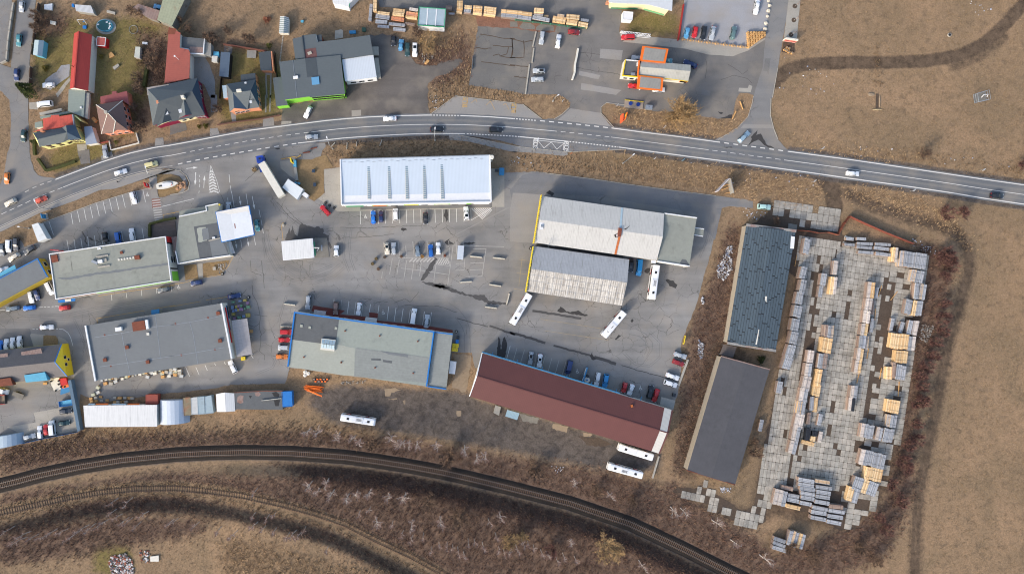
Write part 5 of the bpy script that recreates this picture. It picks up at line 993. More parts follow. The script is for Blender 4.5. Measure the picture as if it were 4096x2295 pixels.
# green-walled business
b = Bd('lime_walled_workshop','grey-roofed workshop with lime green walls along the gravel lot','10','1610 915 1990 865 2060 1430 1680 1443',5.4)
b.xy = U(q('10','1608 915 1990 865 2510 815 2576 1380')+q('20','72 1385')+q('11','2060 38 2050 25 1680 75'),5.4);b.walls('lime',0.2);g = G();g.prism(b.xy,5.3,5.5);b.part(g,'roof','slate_grey');b.rsheet('roof_step','10','1990 868 2150 855 2180 1120 2020 1140','slate_dark',0.14);b.on_roof('roof_fan','10',1848,1138,1.7,0.9,0.5,'white',0.1,5.5)
so_ = b.on_roof('solar_collector','10',2140,1190,2.6,2.6,0.25,'solar',0.1,5.6);b.windows(4,6,3.2,4.3,2.6,'black');b.windows(3,3,2.2,3.4,1.8,'black');b.windows(4,6,1.0,2.1,2.6,'black');g = G();ribbon(g,U(q('10','1808 888 1868 1440'),5.6),0.12,5.5,5.58);b.part(g,'ridge_cap','galv')
c9 = Bd('lime_side_wing','lower grey-roofed side wing with lime green edge','10','1515 1150 1630 1135 1735 1640 1585 1660',4.0);c9.xy = U(q('10','1515 1150 1630 1135')+q('11','1735 150 1565 170'),4.0);c9.walls('lime',0.15);g = G();g.prism(c9.xy,3.9,4.1);c9.part(g,'roof','slate_grey')
c10 = Bd('rear_grey_building','rear grey-roofed building with stepped outline behind the lime workshop','10','1805 572 2200 500 2576 570 2030 860',5.0);c10.xy = U(q('10','1805 575 1935 545 1938 530 2145 503 2165 622 2465 590')+q('20','440 520 490 812 0 870')+q('10','2170 860 1845 872'),5.0);c10.walls('offwhite',0.2);g = G();g.prism(c10.xy,4.9,5.1);c10.part(g,'roof','slate_grey');c10.rsheet('roof_terrace','10','1978 730 2148 708 2168 855 1998 868',M('terrace_red',(112,78,76),var=0.1),0.14);c10.on_roof('tarpaulin','10',2055,782,1.4,1.0,0.3,'concrete',0.4,5.1);g = G();ribbon(g,U(q('10','1943 530 1985 860'),5.3),0.3,5.0,5.4);c10.part(g,'fire_wall','slate_dark')
c11 = Bd('small_rear_block','small dark rear block beside the stepped grey building','10','2150 520 2230 512 2240 615 2170 620',4.4);c11.walls('rust',0.1);g = G();g.prism(c11.xy,4.3,4.5);c11.part(g,'roof','slate_dark')
b = Bd('ribbed_white_extension','white ribbed metal-roofed extension on the lime workshop','20','28 880 490 812 540 1140 75 1200',4.6);b.walls('white',0.2);g = G();g.prism(b.xy,4.5,4.7);b.part(g,'roof',M('rib_white',(206,214,222),seam=(0.99,0.1,0.55,0.25,0.88),var=0.04));b.windows(2,3,1.2,2.6,1.8)
ld = Bd('loading_ramp','pale concrete loading ramps beside the ribbed white extension','20','465 690 565 688 568 812 480 812',1.0,'ramp');g = G();g.prism(ld.xy,-0.05,1.0);ld.part(g,'ramp','concrete');g = G();g.prism(U(q('20','505 855 565 852 602 1148 510 1162'),1.0),-0.05,1.0);ld.part(g,'ramp','concrete')
# garden sheds of the north-west gardens
b = Bd('pale_blue_garden_shed','pale blue gabled garden shed by the village street','00','510 590 650 600 620 840 485 808',2.6,'shed');x0 = b.xy;b.xy = [x0[3],x0[0],x0[1],x0[2]];b.gable(('00','550 822 570 592'),3.6,M('paleblue_roof',(164,184,192),var=0.05),'light_blue',0.15)
b = Bd('ribbed_white_shed','white ribbed lean-to shed in the garden above the pool','00','1100 70 1340 88 1385 205 1120 165',2.4,'shed');b.walls('fibre_grey',0.15);g = G();g.prism(b.xy,2.3,2.45);b.part(g,'roof',M('rib_w2',(214,216,218),seam=(1,0.1,0.42,0.45,0.6),var=0.05))
b = Bd('red_flat_shed','small red flat-roofed shed with white edge beside the barn','00','1428 545 1558 555 1545 682 1415 670',2.6,'shed');b.flat(M('flat_red',(176,92,84),var=0.05),'red','white',0.15,0.08)
b = Bd('rusty_sheet_shed','rust-streaked grey shed roof at the back lane','00','2035 60 2350 160 2320 310 2190 270 1950 120',3.0,'shed');b.walls('concrete_dark',0.2);g = G();g.prism(b.xy,2.9,3.05);b.part(g,'roof','sheet_rusty')
b = Bd('mossy_barn','mossy pale-green barn roof at the back lane','00','2415 -60 2750 -60 2530 390 2315 300',4.4,'shed');b.walls('concrete_dark',0.2);g = G();g.prism(b.xy,4.3,4.5);b.part(g,'roof','sheet_moss')
b = Bd('small_greenhouse','small glazed garden frame standing on the lawn','00','1995 690 2065 695 2055 860 1975 845',1.8,'greenhouse');b.walls('polycarb',0.05);g = G();g.prism(b.xy,1.75,1.85);b.part(g,'roof',M('pale_glass',(196,198,186),rough=0.2,var=0.1))
# glazed greenhouse
b = Bd('glazed_greenhouse','long glazed greenhouse with white frame in the back garden','10','1620 250 1750 270 1740 490 1605 488',2.0,'greenhouse');x0 = b.xy;b.xy = [x0[3],x0[0],x0[1],x0[2]];b.gable(('10','1670 488 1682 245'),2.9,M('gh_glass',(150,160,158),rough=0.15,var=0.2,sc=3),'offwhite',0.05)
for k in range(9):
    v = k/8;p0 = lerp(Vector((*b.xy[0],2.03)),Vector((*b.xy[1],2.03)),v);pr = lerp(Vector((*b.rp[0],2.95)),Vector((*b.rp[1],2.95)),v);p1 = lerp(Vector((*b.xy[3],2.03)),Vector((*b.xy[2],2.03)),v);g = G();g.tube(tuple(p0),tuple(pr),0.07,n=4);g.tube(tuple(pr),tuple(p1),0.07,n=4);b.part(g,'glazing_bar','white')
# sawmill shop (green frame), cream fence building, station
b = Bd('green_framed_store','white store with glazed metal roof framed in green at the sawmill','20','1165 105 1560 135 1535 405 1142 375',4.2);b.flat(M('glaze_roof',(168,186,196),seam=(0.98,0.1,0.35,0.3,0.88),var=0.12,sc=0.5),'white','green_trim',0.22,0.15)
for a_ in (0.33,0.66):g = G();ribbon(g,[tuple(lerp(Vector(b.xy[0]),Vector(b.xy[1]),a_)),tuple(lerp(Vector(b.xy[3]),Vector(b.xy[2]),a_))],0.35,4.2,4.28);b.part(g,'roof_seam','white')
b.rsheet('soot_edge','20','1230 365 1530 385 1528 400 1225 380','soot',0.02,None,1)
b = Bd('cream_fronted_shop','white-roofed shop with cream front wall at the lawn','30','1450 -60 2395 -60 2385 165 2050 75 1455 40',5.0);b.walls('cream',0.9);g = G();g.prism(b.xy,4.85,5.05);b.part(g,'roof',M('shop_roof',(208,212,216),seam=(0.12,0.99,0.4,0.2,0.9),var=0.05));b.wallpanel(2,0.05,0.95,0.2,1.2,M('sign_green',(120,180,130),var=0.2),'sign_lettering',0.12);b.wallpanel(3,0.15,0.95,0.3,1.0,'green_trim','sign_lettering',0.12)
container('white box cabin with ribbed roof on the shop lawn','30','1670 170 1812 182 1800 300 1665 290',2.9,'white','cabin','white_cabin',door='white')
b = Bd('cement_block_shop','white green-edged roof corner at the top field','10','2400 -60 2660 -60 2640 -10 2480 30',4.0,'building');b.xy = U(q('10','2380 -60 2760 -60')+q('20','145 55 130 105')+q('10','2400 55'),4.0);b.walls('white',0.1);g = G();g.prism(b.xy,3.9,4.1);b.part(g,'roof','sheet_white');g = G();ribbon(g,U(q('20','145 50 130 108'),4.1),0.2,3.8,4.2);b.part(g,'edge_trim','green_trim')
st = Bd('station_shop','filling station shop with ridged grey roof and orange canopies','30','1925 895 2576 960 2576 1190 1885 1100',4.6)
st.xy = U(q('30','1930 895 2576 945')+q('40','158 955 155 1050 130 1185')+q('30','2576 1180 1885 1100'),4.6);st.walls('offwhite',0.35);g = G();st1 = st.xy
A = [Vector((*p,4.6)) for p in U(q('30','1930 895')+q('40','158 958 122 1195')+q('30','1885 1100'),4.6)];R0,R1 = [Vector((*p,5.4)) for p in U(q('30','1925 985')+q('40','155 1050'),5.4)]
g.add([tuple(x) for x in A]+[tuple(R0),tuple(R1)],[(0,4,5,1),(3,2,5,4),(0,3,4),(1,5,2)]);st.part(g,'roof',M('station_roof',(184,182,172),seam=(0.99,-0.13,0.5,0.25,0.9),var=0.08,stain=((150,148,138),0.4)))
g = G();ribbon(g,[(A[3].x,A[3].y),(A[2].x,A[2].y)],0.25,4.2,4.55);st.part(g,'yellow_edge','yellow');st.windows(4,4,1.2,2.6,1.6,'orange')
for s_ in ('1955 678 2335 720 2290 930 1915 895','1890 1108 2260 1150 2245 1335 1870 1300'):
    xy = U(q('30',s_),5.2);g = G();g.prism(xy,4.5,5.1);cp = st.part(g,'canopy_fascia','orange');g = G();g.prism(inset(xy,0.7),5.0,5.16);st.part(g,'canopy_roof','fibre_grey')
    for p in inset(xy,1.8):g = G();g.tube((*p,-0.05),(*p,4.6),0.15);st.part(g,'canopy_post','white')
g = G();ribbon(g,U(q('30','1905 890 1885 1110'),5.2),0.35,4.4,5.3);st.part(g,'orange_band','orange')
b = Bd('station_kiosk','flat dark-roofed kiosk with yellow band at the filling station','30','1695 880 1905 900 1875 1140 1650 1120',3.6,'kiosk');b.flat('felt_dark','offwhite',['white','yellow','yellow'],0.3,0.3,[0,2,3]);b.on_roof('roof_unit','30',1815,1090,1.4,0.9,0.5,'galv');b.on_roof('roof_unit','30',1885,945,0.7,1.2,0.5,'white');b.windows(2,2,1.0,2.4,1.4)
# ================================================================= VEHICLES
CARS = {
 'hatchback':[(2.05,.60,.46,.48,.54),(1.92,.80,.60,.66,.70),(1.45,.86,.74,.73,.84),(0.85,.88,.90,.75,.97),(0.05,.88,.95,.62,1.42),(-0.6,.88,.96,.63,1.47),(-1.42,.87,.97,.60,1.41),(-1.90,.84,.95,.68,1.02),(-2.04,.78,.60,.70,.74),(-2.06,.70,.45,.60,.50)],
 'sedan':[(2.28,.62,.46,.50,.54),(2.12,.82,.60,.68,.70),(1.60,.87,.74,.74,.84),(0.90,.89,.90,.76,.96),(0.10,.89,.95,.61,1.38),(-0.5,.89,.96,.62,1.43),(-1.05,.88,.97,.60,1.38),(-1.68,.87,.96,.72,1.03),(-2.22,.80,.80,.70,.95),(-2.30,.70,.48,.60,.52)],
 'estate':[(2.25,.62,.46,.50,.54),(2.10,.82,.60,.68,.70),(1.60,.87,.74,.74,.84),(0.92,.89,.90,.76,.97),(0.12,.89,.95,.62,1.43),(-0.8,.89,.96,.64,1.48),(-1.80,.88,.97,.62,1.43),(-2.15,.85,.95,.70,1.04),(-2.26,.80,.60,.72,.74),(-2.28,.72,.45,.60,.50)],
 'suv':[(2.20,.66,.55,.54,.62),(2.05,.86,.72,.72,.84),(1.55,.91,.90,.78,.98),(0.95,.93,1.05,.80,1.12),(0.25,.93,1.10,.68,1.62),(-0.7,.93,1.10,.70,1.68),(-1.75,.92,1.10,.68,1.62),(-2.10,.90,1.05,.76,1.12),(-2.20,.86,.70,.78,.84),(-2.22,.76,.52,.66,.58)],
 'minivan':[(2.15,.70,.60,.58,.70),(2.02,.88,.78,.74,.92),(1.75,.92,.95,.80,1.05),(1.35,.93,1.10,.80,1.20),(0.75,.93,1.12,.72,1.76),(-0.6,.93,1.12,.74,1.80),(-1.90,.92,1.12,.74,1.78),(-2.12,.91,1.05,.80,1.12),(-2.18,.88,.70,.80,.84),(-2.20,.80,.52,.70,.58)],
 'van':[(2.65,.74,.66,.60,.78),(2.50,.94,.90,.80,1.02),(2.15,.97,1.10,.84,1.22),(1.75,.98,1.25,.84,1.40),(1.15,.98,1.28,.78,2.00),(-0.8,.98,1.28,.80,2.04),(-2.45,.98,1.28,.80,2.02),(-2.60,.97,1.20,.86,1.28),(-2.66,.95,.75,.88,.9),(-2.68,.86,.55,.76,.62)],
}
CARP = {}
def shrinkpts(pts,f,off):
    c = sum((Vector(p) for p in pts),Vector())/len(pts);n = (Vector(pts[1])-Vector(pts[0])).cross(Vector(pts[2])-Vector(pts[0])).normalized()
    return [tuple(c+(Vector(p)-c)*f+n*off) for p in pts]
def car_proto(kind):
    st = CARS[kind];g = G();rings = []
    for x,hw,zb,hwt,zt in st:
        zl = 0.24;zm = min(0.5,zb*0.75)
        h = [(hw*0.92,zl),(hw,zm),(hw*0.985,zb),(hwt,zt-0.05),(hwt*0.55,zt)]
        rings.append([(x,y,z) for y,z in h]+[(x,-y,z) for y,z in h[::-1]])
    n = len(rings[0]);V = [p for r in rings for p in r];fs = []
    for i in range(len(rings)-1):
        for j in range(n-1):fs.append((i*n+j,i*n+j+1,(i+1)*n+j+1,(i+1)*n+j))
        fs.append((i*n+n-1,i*n,(i+1)*n,(i+1)*n+n-1))
    fs.append(tuple(range(n-1,-1,-1)));fs.append(tuple(range((len(rings)-1)*n,len(rings)*n)));g.add(V,fs)
    parts = []
    bm_me = g.mesh('body');bmx = bmesh.new();bmx.from_mesh(bm_me);bmesh.ops.recalc_face_normals(bmx,faces=bmx.faces);bmx.to_mesh(bm_me);bmx.free()
    parts.append(('body',bm_me,None))
    R = lambda i,j:rings[i][j]
    def patch(name,pts,f=0.88,off=0.015,m='glass'):
        g = G();p = shrinkpts(pts,f,off);ce = sum((Vector(a) for a in pts),Vector())/len(pts);nn = (Vector(p[1])-Vector(p[0])).cross(Vector(p[2])-Vector(p[0]))
        if nn.dot(ce-Vector((0,0,0.6))) < 0:p = shrinkpts(pts[::-1],f,off)
        g.add(p,[tuple(range(len(p)))]);me = g.mesh(name);parts.append((name,me,m))
    patch('windscreen',[R(3,3),R(4,3),R(4,6),R(3,6)],0.92,0.03);patch('rear_window',[R(6,3),R(7,3),R(7,6),R(6,6)],0.86,0.03)
    for s in (0,1):
        b_,t_ = (2,3) if s == 0 else (7,6);patch('side_window',[R(3,b_),R(4,t_),R(5,t_),R(6,t_),R(7,b_),R(5,b_)],0.86,0.02)
    x0 = st[1][0];L2 = abs(st[-1][0]);hw = st[4][1];zb = st[1][2];r = 0.33 if kind != 'van' else 0.36
    for s in (-1,1):
        g = G();g.box((x0-0.02,s*hw*0.66,zb),(0.22,0.36,0.14));parts.append(('headlight',g.mesh('headlight'),'lamp_clear'))
        g = G();g.box((-L2+0.10,s*hw*0.72,st[-2][2]+0.08),(0.16,0.26,0.22));parts.append(('tail_light',g.mesh('tail_light'),'lamp_red'))
        g = G();g.box((st[3][0]-0.22,s*(hw+0.10),st[3][2]+0.08),(0.12,0.22,0.14));parts.append(('wing_mirror',g.mesh('wing_mirror'),'black'))
        for wx in (st[2][0]-0.12,-L2+0.78):
            g = G();g.tube((wx,s*(hw-0.20),r),(wx,s*(hw+0.015),r),r,n=12);parts.append(('wheel',g.mesh('wheel'),'tyre'))
    g = G();g.box((0,0,0.2),(st[0][0]*1.7,hw*1.7,0.14));parts.append(('underbody',g.mesh('underbody'),'black'))
    for nme,me,m in parts:me.materials.append(MATS[m] if m else MATS['white'])
    return parts
COLS = {'white':(226,228,230),'silver':(168,174,180),'grey':(98,104,110),'dark grey':(66,70,76),'black':(34,36,40),'red':(184,36,40),'dark red':(142,42,44),'blue':(32,96,176),'dark blue':(38,58,104),'light blue':(88,150,190),'teal':(70,130,140),'dark green':(40,68,70),'orange':(212,120,46),'orange-red':(206,92,70),'pale yellow':(214,204,150),'cream':(206,198,182),'brown':(132,108,98),'mint':(176,212,206),'grey-green':(96,122,122),'navy blue':(30,46,90),'silver-blue':(140,164,180),'grey-blue':(100,116,132),'cyan blue':(36,136,196),'bright blue':(24,110,200)}
def car(kind,colr,t,s,where,roof=None,label=None,group=None):
    if kind not in CARP:CARP[kind] = car_proto(kind)
    (a,c) = q(t,s);a = Vector(W(*a,0.7));c = Vector(W(*c,0.7));d = c-a;mid = (a+c)/2
    nm = {'suv':'suv','van':'delivery_van'}.get(kind,kind+'_car' if kind != 'minivan' else 'minivan')
    word = {'suv':'SUV','van':'van','estate':'estate car','minivan':'minivan','hatchback':'hatchback','sedan':'saloon car'}[kind]
    k = min(1.12,max(0.9,d.length/(2*CARS[kind][0][0])));gzz = 0.03
    o = empty(nm,(mid.x,mid.y,gzz),math.atan2(d.y,d.x),label or ('%s %s %s' % (colr,word,where)),'van' if kind in ('van','minivan') else 'car',group);o.scale = (k,1,1)
    pm = paint(COLS[colr])
    for name,me,m in CARP[kind]:
        p = bpy.data.objects.new(name,me);link(p,o)
        if m is None:p.material_slots[0].link = 'OBJECT';p.material_slots[0].material = pm
    if roof:
        st = CARS[kind];g = G();g.box((st[5][0],0,st[5][4]+0.005),(st[4][0]-st[6][0]-0.4 if roof != 'sunroof' else 0.9,st[5][3]*1.5,0.03));g.obj('roof_panel' if roof != 'sunroof' else 'sunroof',MATS['glass' if roof == 'sunroof' else roof],o)
    return o
CL = '''hatchback|silver|00|330 20 312 180|driving on the village street at the back gardens
hatchback|teal|00|290 500 270 685|driving down the village street past the blue garden shed
hatchback|dark blue|00|252 1008 238 1190|driving on the village street near the green tree
estate|white|00|802 1252 622 1260|parked on the gravel drive beside the red barn
hatchback|light blue|00|2395 125 2268 92|under the edge of the rusty shed by the back lane
van|white|01|775 128 545 150|parked in front of the flat wall garage
sedan|dark green|01|358 508 335 690|driving on the village street past the yellow house
estate|silver|01|1565 930 1535 735|parked on the verge outside the salmon house
hatchback|white|01|1685 1165 1867 1112|driving on the main road below the salmon house
minivan|pale yellow|01|2138 1050 2322 1003|driving on the main road above the boat
hatchback|orange|01|110 1138 95 1312|waiting at the mouth of the village street
hatchback|cream|02|242 140 65 228|driving on the main road towards the village street
hatchback|orange-red|02|528 172 690 108|driving on the main road above the white box trailer
estate|white|02|1940 25 1988 208|parked alone in the kerbside bays near the red sign
hatchback|black|02|1535 622 1565 780|parked behind the mural supermarket, next to two empty bays
minivan|blue|02|1728 620 1752 800|parked at the back wall of the mural supermarket
suv|white|02|1965 775 1930 548|parked beside the wooden terrace of the restaurant
hatchback|grey|02|40 785 30 970|parked at the grass edge next to a white minivan
minivan|white|02|140 730 130 918|parked between the grey hatchback and the dark grey SUV
suv|dark grey|02|245 695 235 892|parked at the corner of the grass by the left car yard
hatchback|dark grey|02|520 830 345 935|parked diagonally below the white box trailer
hatchback|cream|02|288 940 120 1035|parked diagonally above the blue-edged shop
hatchback|white|02|-40 1190 125 1150|half hidden by the glass awning of the blue-edged shop
minivan|white|03|690 -45 778 142|parked against the end wall of the mural supermarket
estate|white|03|445 85 472 268|parked behind the blue-edged shop, beside a dark blue car
hatchback|dark blue|03|525 55 562 222|parked behind the blue-edged shop beside a white estate
estate|grey-blue|03|287 330 85 352|standing in the dashed lane by the blue-edged shop
hatchback|bright blue|03|522 325 338 345|standing in the dashed lane between grey and red cars
hatchback|red|03|1032 325 862 345|standing in the dashed lane below the blue delivery roof
sedan|white|03|588 622 788 618|driving past the curved white line
hatchback|white|03|100 982 92 788|parked next to the blue car beside the yellow gabled house
hatchback|white|03|192 952 182 768|parked in the middle of three white cars by the yellow gabled house
hatchback|white|03|295 932 280 748|parked nearest the concrete ramp by the yellow gabled house
hatchback|bright blue|03|20 1000 5 810|parked beside three white cars by the yellow gabled house
hatchback|grey|03|2502 50 2318 82|parked along the sign wall of the mural supermarket
hatchback|white|11|2075 165 1985 342|with red lettering parked by the lime side wing
hatchback|silver|11|1992 622 2178 612|driving on the main road near the lamp post
hatchback|red|12|2345 365 2222 232|stopped with a person at its door near three tyres
minivan|silver|12|866 330 865 185|waiting in the lane under the white square canopy
hatchback|teal|12|1272 432 1292 608|leaving the white square canopy
suv|white|12|2450 978 2450 812|standing beside the wash platform
hatchback|dark blue|12|472 1352 302 1378|parked along the restaurant garden kerb
sedan|bright blue|22|492 498 488 302|parked next to the disabled bay at the white store
hatchback|navy blue|22|606 472 600 308|parked second from the disabled bay at the white store
minivan|white|22|822 448 815 270|parked facing the white store's yellow banner
sedan|black|22|1258 330 1260 502|parked alone in the middle of the white store's bays
suv|white|22|1868 448 1850 243|with a glass roof parked beside the hatched triangle
hatchback|cream|22|685 772 698 952|with a glass roof at the planter end of the middle bays
estate|silver|22|792 953 788 772|parked second in the middle bays beside the cream car
hatchback|grey-blue|22|1138 803 1148 978|parked beside the golden planter shrub
estate|blue|22|1342 983 1333 798|parked between the golden shrub and a white car
hatchback|white|22|1448 947 1443 768|parked beside the reddish planter shrub
sedan|black|32|1782 1015 1774 1212|parked in the slot between the two white halls
van|cyan blue|32|1912 1012 1885 1268|parked at the gable of the panelled hall
sedan|dark blue|13|850 180 1042 145|stopped beside the crates of the grey store with a person
estate|silver|13|2040 152 2025 357|parked at the end of the maroon paving
suv|brown|13|2448 245 2435 433|parked on the maroon paving north of the blue-trimmed workshop
minivan|red|13|1622 688 1795 690|parked against the blue edge of the workshop, next to the barrier
hatchback|red|13|1598 803 1768 806|parked against the blue edge between red minivan and silver car
minivan|silver|13|1748 920 1588 915|parked against the blue edge of the workshop beside the orange car
estate|orange|13|1562 1048 1728 1052|parked against the blue edge of the workshop
suv|white|13|970 1293 878 1108|parked below the yellow bin of the grey store
sedan|white|23|290 257 262 443|parked near the glass entrance of the workshop
van|white|23|1065 575 1100 342|with blue bonnet parked in the workshop bays
sedan|silver|23|1265 630 1288 432|parked at the last bay of the workshop
hatchback|silver|33|320 965 288 1182|with a black roof parked at the maroon hall
sedan|white|33|448 1012 425 1215|with glass roof parked at the maroon hall
van|dark blue|33|890 1105 842 1308|parked at the maroon hall beside the banner
estate|white|33|1308 1275 1262 1500|parked right of the round white tank
suv|cyan blue|33|1425 1290 1385 1522|parked beside a white estate near the round tank
sedan|silver|33|2412 1005 2600 1062|parked at the yard edge below the yellow banner
hatchback|dark red|33|2395 1112 2562 1172|parked at the yard edge beside a silver saloon
sedan|white|33|2298 1308 2490 1378|parked at the yard edge above another white car
suv|white|33|2265 1415 2462 1482|parked at the yard edge nearest the grey shelter roof
hatchback|red|34|1702 35 1662 182|parked at the maroon hall beside a white car
sedan|white|34|1808 58 1748 220|parked at the maroon hall between red car and empty bay
estate|black|34|2040 270 2088 70|parked at the maroon hall beside a red car
sedan|red|34|2178 128 2112 320|parked at the maroon hall beside a black estate
hatchback|light blue|40|118 405 82 568|parked in the log-edged gravel lot at its corner
hatchback|red|40|238 390 202 560|parked in the log-edged gravel lot
estate|black|40|365 388 330 588|parked in the log-edged gravel lot
sedan|silver|40|500 392 455 592|parked in the log-edged gravel lot
estate|grey-green|40|762 582 808 388|parked apart in the log-edged gravel lot
sedan|white|40|1148 0 1108 217|parked by the white stones of the gravel lot
sedan|navy blue|40|248 985 55 900|standing behind the filling station roof
estate|silver|30|482 462 455 655|parked beside the cracked slab lot near timber stacks
estate|white|30|695 708 725 508|parked on the lot below the timber stacks
hatchback|dark red|30|856 465 1028 485|turning below the sawmill fence
minivan|red|30|1832 548 1640 556|parked below the white steel truss
estate|silver|30|518 1045 336 1045|with black roof parked at the concrete kerb of the slab lot
estate|silver|30|498 1170 312 1172|parked lower of two at the concrete kerb of the slab lot
hatchback|silver|30|1960 870 1790 845|half under the upper orange canopy
hatchback|red|30|1900 1275 1738 1260|half under the lower orange canopy
hatchback|white|30|2110 1320 2282 1325|leaving the lower orange canopy
hatchback|teal|30|2240 900 2392 900|beyond the upper orange canopy
hatchback|black|20|790 545 784 662|small, parked first beside the rear grey building
sedan|light blue|20|888 748 905 582|parked between black and green cars on the gravel lot
estate|dark green|20|998 625 988 832|parked beside a white minivan on the gravel lot
minivan|white|20|1105 622 1100 852|with dark roof glass parked by the brown bush
sedan|white|21|832 345 635 355|driving on the main road above the store
sedan|black|21|1328 508 1528 502|driving under the lamp post above the store
suv|black|21|2198 512 2392 512|driving on the main road near the lay-by
estate|silver-blue|41|865 690 1022 540|turning into the side road
hatchback|white|51|-38 1150 152 1162|driving on the main road beside the open field
sedan|black|52|2082 78 2276 92|driving away on the main road at the field
suv|mint|42|1142 240 1335 258|standing on the last asphalt before the concrete slabs
estate|dark grey|04|878 465 1058 445|parked at the fence of the compound
hatchback|dark green|04|860 640 1028 618|parked second in the compound corner
hatchback|silver|04|345 848 522 808|parked beside the arched shelter
estate|white|04|600 858 582 668|parked beside a red car in the compound
hatchback|red|04|690 805 672 648|parked between two white vehicles in the compound
van|white|04|785 808 762 590|parked beside a red car in the compound
van|white|04|-60 130 125 175|entering the compound by the flat trailer'''
for ln in CL.split('\n'):
    k_,c_,t_,s_,w_ = ln.split('|');rf = None
    if 'glass roof' in w_ or 'dark roof glass' in w_:rf = 'sunroof'
    if 'black roof' in w_:rf = 'black'
    car(k_,c_,t_,s_,w_,rf)
# ---- buses
def bus(t,s,where,fans=5,unit=True):
    (a,c) = q(t.split(',')[0],s[0])[0],q(t.split(',')[-1],s[1])[0];a = Vector(W(*a,2.6));c = Vector(W(*c,2.6));d = c-a;mid = (a+c)/2;L_ = max(11.0,min(12.4,d.length))
    o = empty('coach',(mid.x,mid.y,0.03),math.atan2(d.y,d.x),'white coach %s' % where,'bus','white coaches of the bus yard');h = L_/2;w = 1.26
    g = G();prof = [(-1.26,0.35),(-1.27,1.2),(-1.24,2.6),(-1.12,3.05),(-0.7,3.16),(0.7,3.16),(1.12,3.05),(1.24,2.6),(1.27,1.2),(1.26,0.35)]
    xs = [(-h,0.93,0.0),(-h+0.15,1,0.02),(0,1,0.0),(h-0.55,1,0.0),(h-0.15,0.97,-0.25),(h,0.90,-0.5)];V = [];n = len(prof)
    for x,f,dz in xs:V += [(x,y*f,z if z < 1.3 else z+dz*(z-1.2)/2) for y,z in prof]
    fs = [(i*n+j,i*n+(j+1) % n,(i+1)*n+(j+1) % n,(i+1)*n+j) for i in range(len(xs)-1) for j in range(n)]+[tuple(range(n)),tuple(range((len(xs)-1)*n,len(xs)*n))[::-1]];g.add(V,fs)
    me = g.mesh('body');bmx = bmesh.new();bmx.from_mesh(me);bmesh.ops.recalc_face_normals(bmx,faces=bmx.faces);bmx.to_mesh(me);bmx.free();me.materials.append(paint((236,237,238)));link(bpy.data.objects.new('body',me),o)
    g = G();g.add([(h-0.42,-1.05,2.93),(h-0.42,1.05,2.93),(h+0.01,1.12,1.35),(h+0.01,-1.12,1.35)],[(0,3,2,1)]);g.add([(h-0.62,-1.02,3.14),(h-0.62,1.02,3.14),(h-0.40,1.05,2.95),(h-0.40,-1.05,2.95)],[(0,3,2,1)]);g.obj('windscreen',MATS['glass'],o)
    for sd in (-1,1):
        g = G();g.box((-0.4,sd*1.25,2.05),(L_-2.0,0.06,1.0));g.obj('side_window',MATS['glass'],o);g = G();g.box((-h+2.4,sd*1.27,1.35),(1.8,0.05,0.5),0,0);g.box((h-3.2,sd*1.27,1.25),(1.2,0.05,0.4));g.obj('red_swoosh',MATS['red'],o)
        for wx in (h-2.6,-h+3.2):g = G();g.tube((wx,sd*0.95,0.5),(wx,sd*1.29,0.5),0.5,n=12);g.obj('wheel',MATS['tyre'],o)
        g = G();g.box((h+0.25,sd*1.25,2.5),(0.25,0.3,0.5));g.obj('wing_mirror',MATS['black'],o)
        g = G();g.box((-h+0.03,sd*1.0,1.0),(0.1,0.25,0.4));g.obj('tail_light',MATS['lamp_red'],o)
    for x in (-h+2.6,h-2.4):g = G();g.box((x,0,3.18),(0.85,0.75,0.10));g.obj('roof_hatch',MATS['black'],o)
    if unit:
        g = G();g.box((0.4 if fans > 3 else 1.6,0,3.24),(2.6 if fans > 3 else 3.6,1.9,0.18));ac = g.obj('air_conditioner',MATS['white'],o)
        for k in range(fans):g = G();x = (0.4 if fans > 3 else 1.2)-0.36*(fans-1)/2+0.36*k;g.tube((x,0.1,3.30),(x,0.1,3.36),0.15,n=8);g.obj('fan',MATS['black'],ac)
        if fans > 3:
            for y in (-0.22,0.42):g = G();g.box((0.4,y,3.335),(2.0,0.14,0.02));g.obj('grille',MATS['dark_metal'],ac)
    return o
bus('32,33',('2155 1105','2090 210'),'parked below the flat annex of the big hall');bus('33',('288 135','32 572'),'parked at the corner of the panelled hall');bus('33',('1678 398','1380 752'),'parked diagonally by the oil spots in the open yard',3);bus('24',('12 545','520 622'),'parked on the cinder yard below the workshop');bus('34',('2112 1140','1592 980'),'parked close against the maroon hall',0);bus('34',('1958 1405','1435 1262'),'parked on the cinder yard nearest the railway')
# ---- articulated lorry
a,c = W(*P1('11',1345,1000),3.6),W(*P1('12',1640,90),3.6);a,c = Vector(a),Vector(c);d = a-c;mid = (a+c)/2;L_ = d.length
o = empty('articulated_lorry',(mid.x,mid.y,0.03),math.atan2(d.y,d.x),'lorry with blue cab turning out, pulling a long white trailer','lorry');h = L_/2
g = G();g.box((0,0,2.55),(L_,2.5,2.7));g.obj('trailer_box',MATS['offwhite'],o)
g = G();g.box((0,0,1.05),(L_-0.5,2.3,0.3));g.obj('chassis',MATS['dark_metal'],o)
for sd in (-1,1):
    for wx in (-h+1.5,-h+2.8,-h+4.1):g = G();g.tube((wx,sd*0.9,0.5),(wx,sd*1.25,0.5),0.5,n=12);g.obj('wheel',MATS['tyre'],o)
ci = Vector(W(*P1('11',1325,945),3.2));fwd = Vector(W(*P1('11',1318,890),3.2));rzc = math.atan2((fwd-ci).y,(fwd-ci).x)-math.atan2(d.y,d.x);loc = Matrix.Rotation(-math.atan2(d.y,d.x),2) @ (ci-mid)
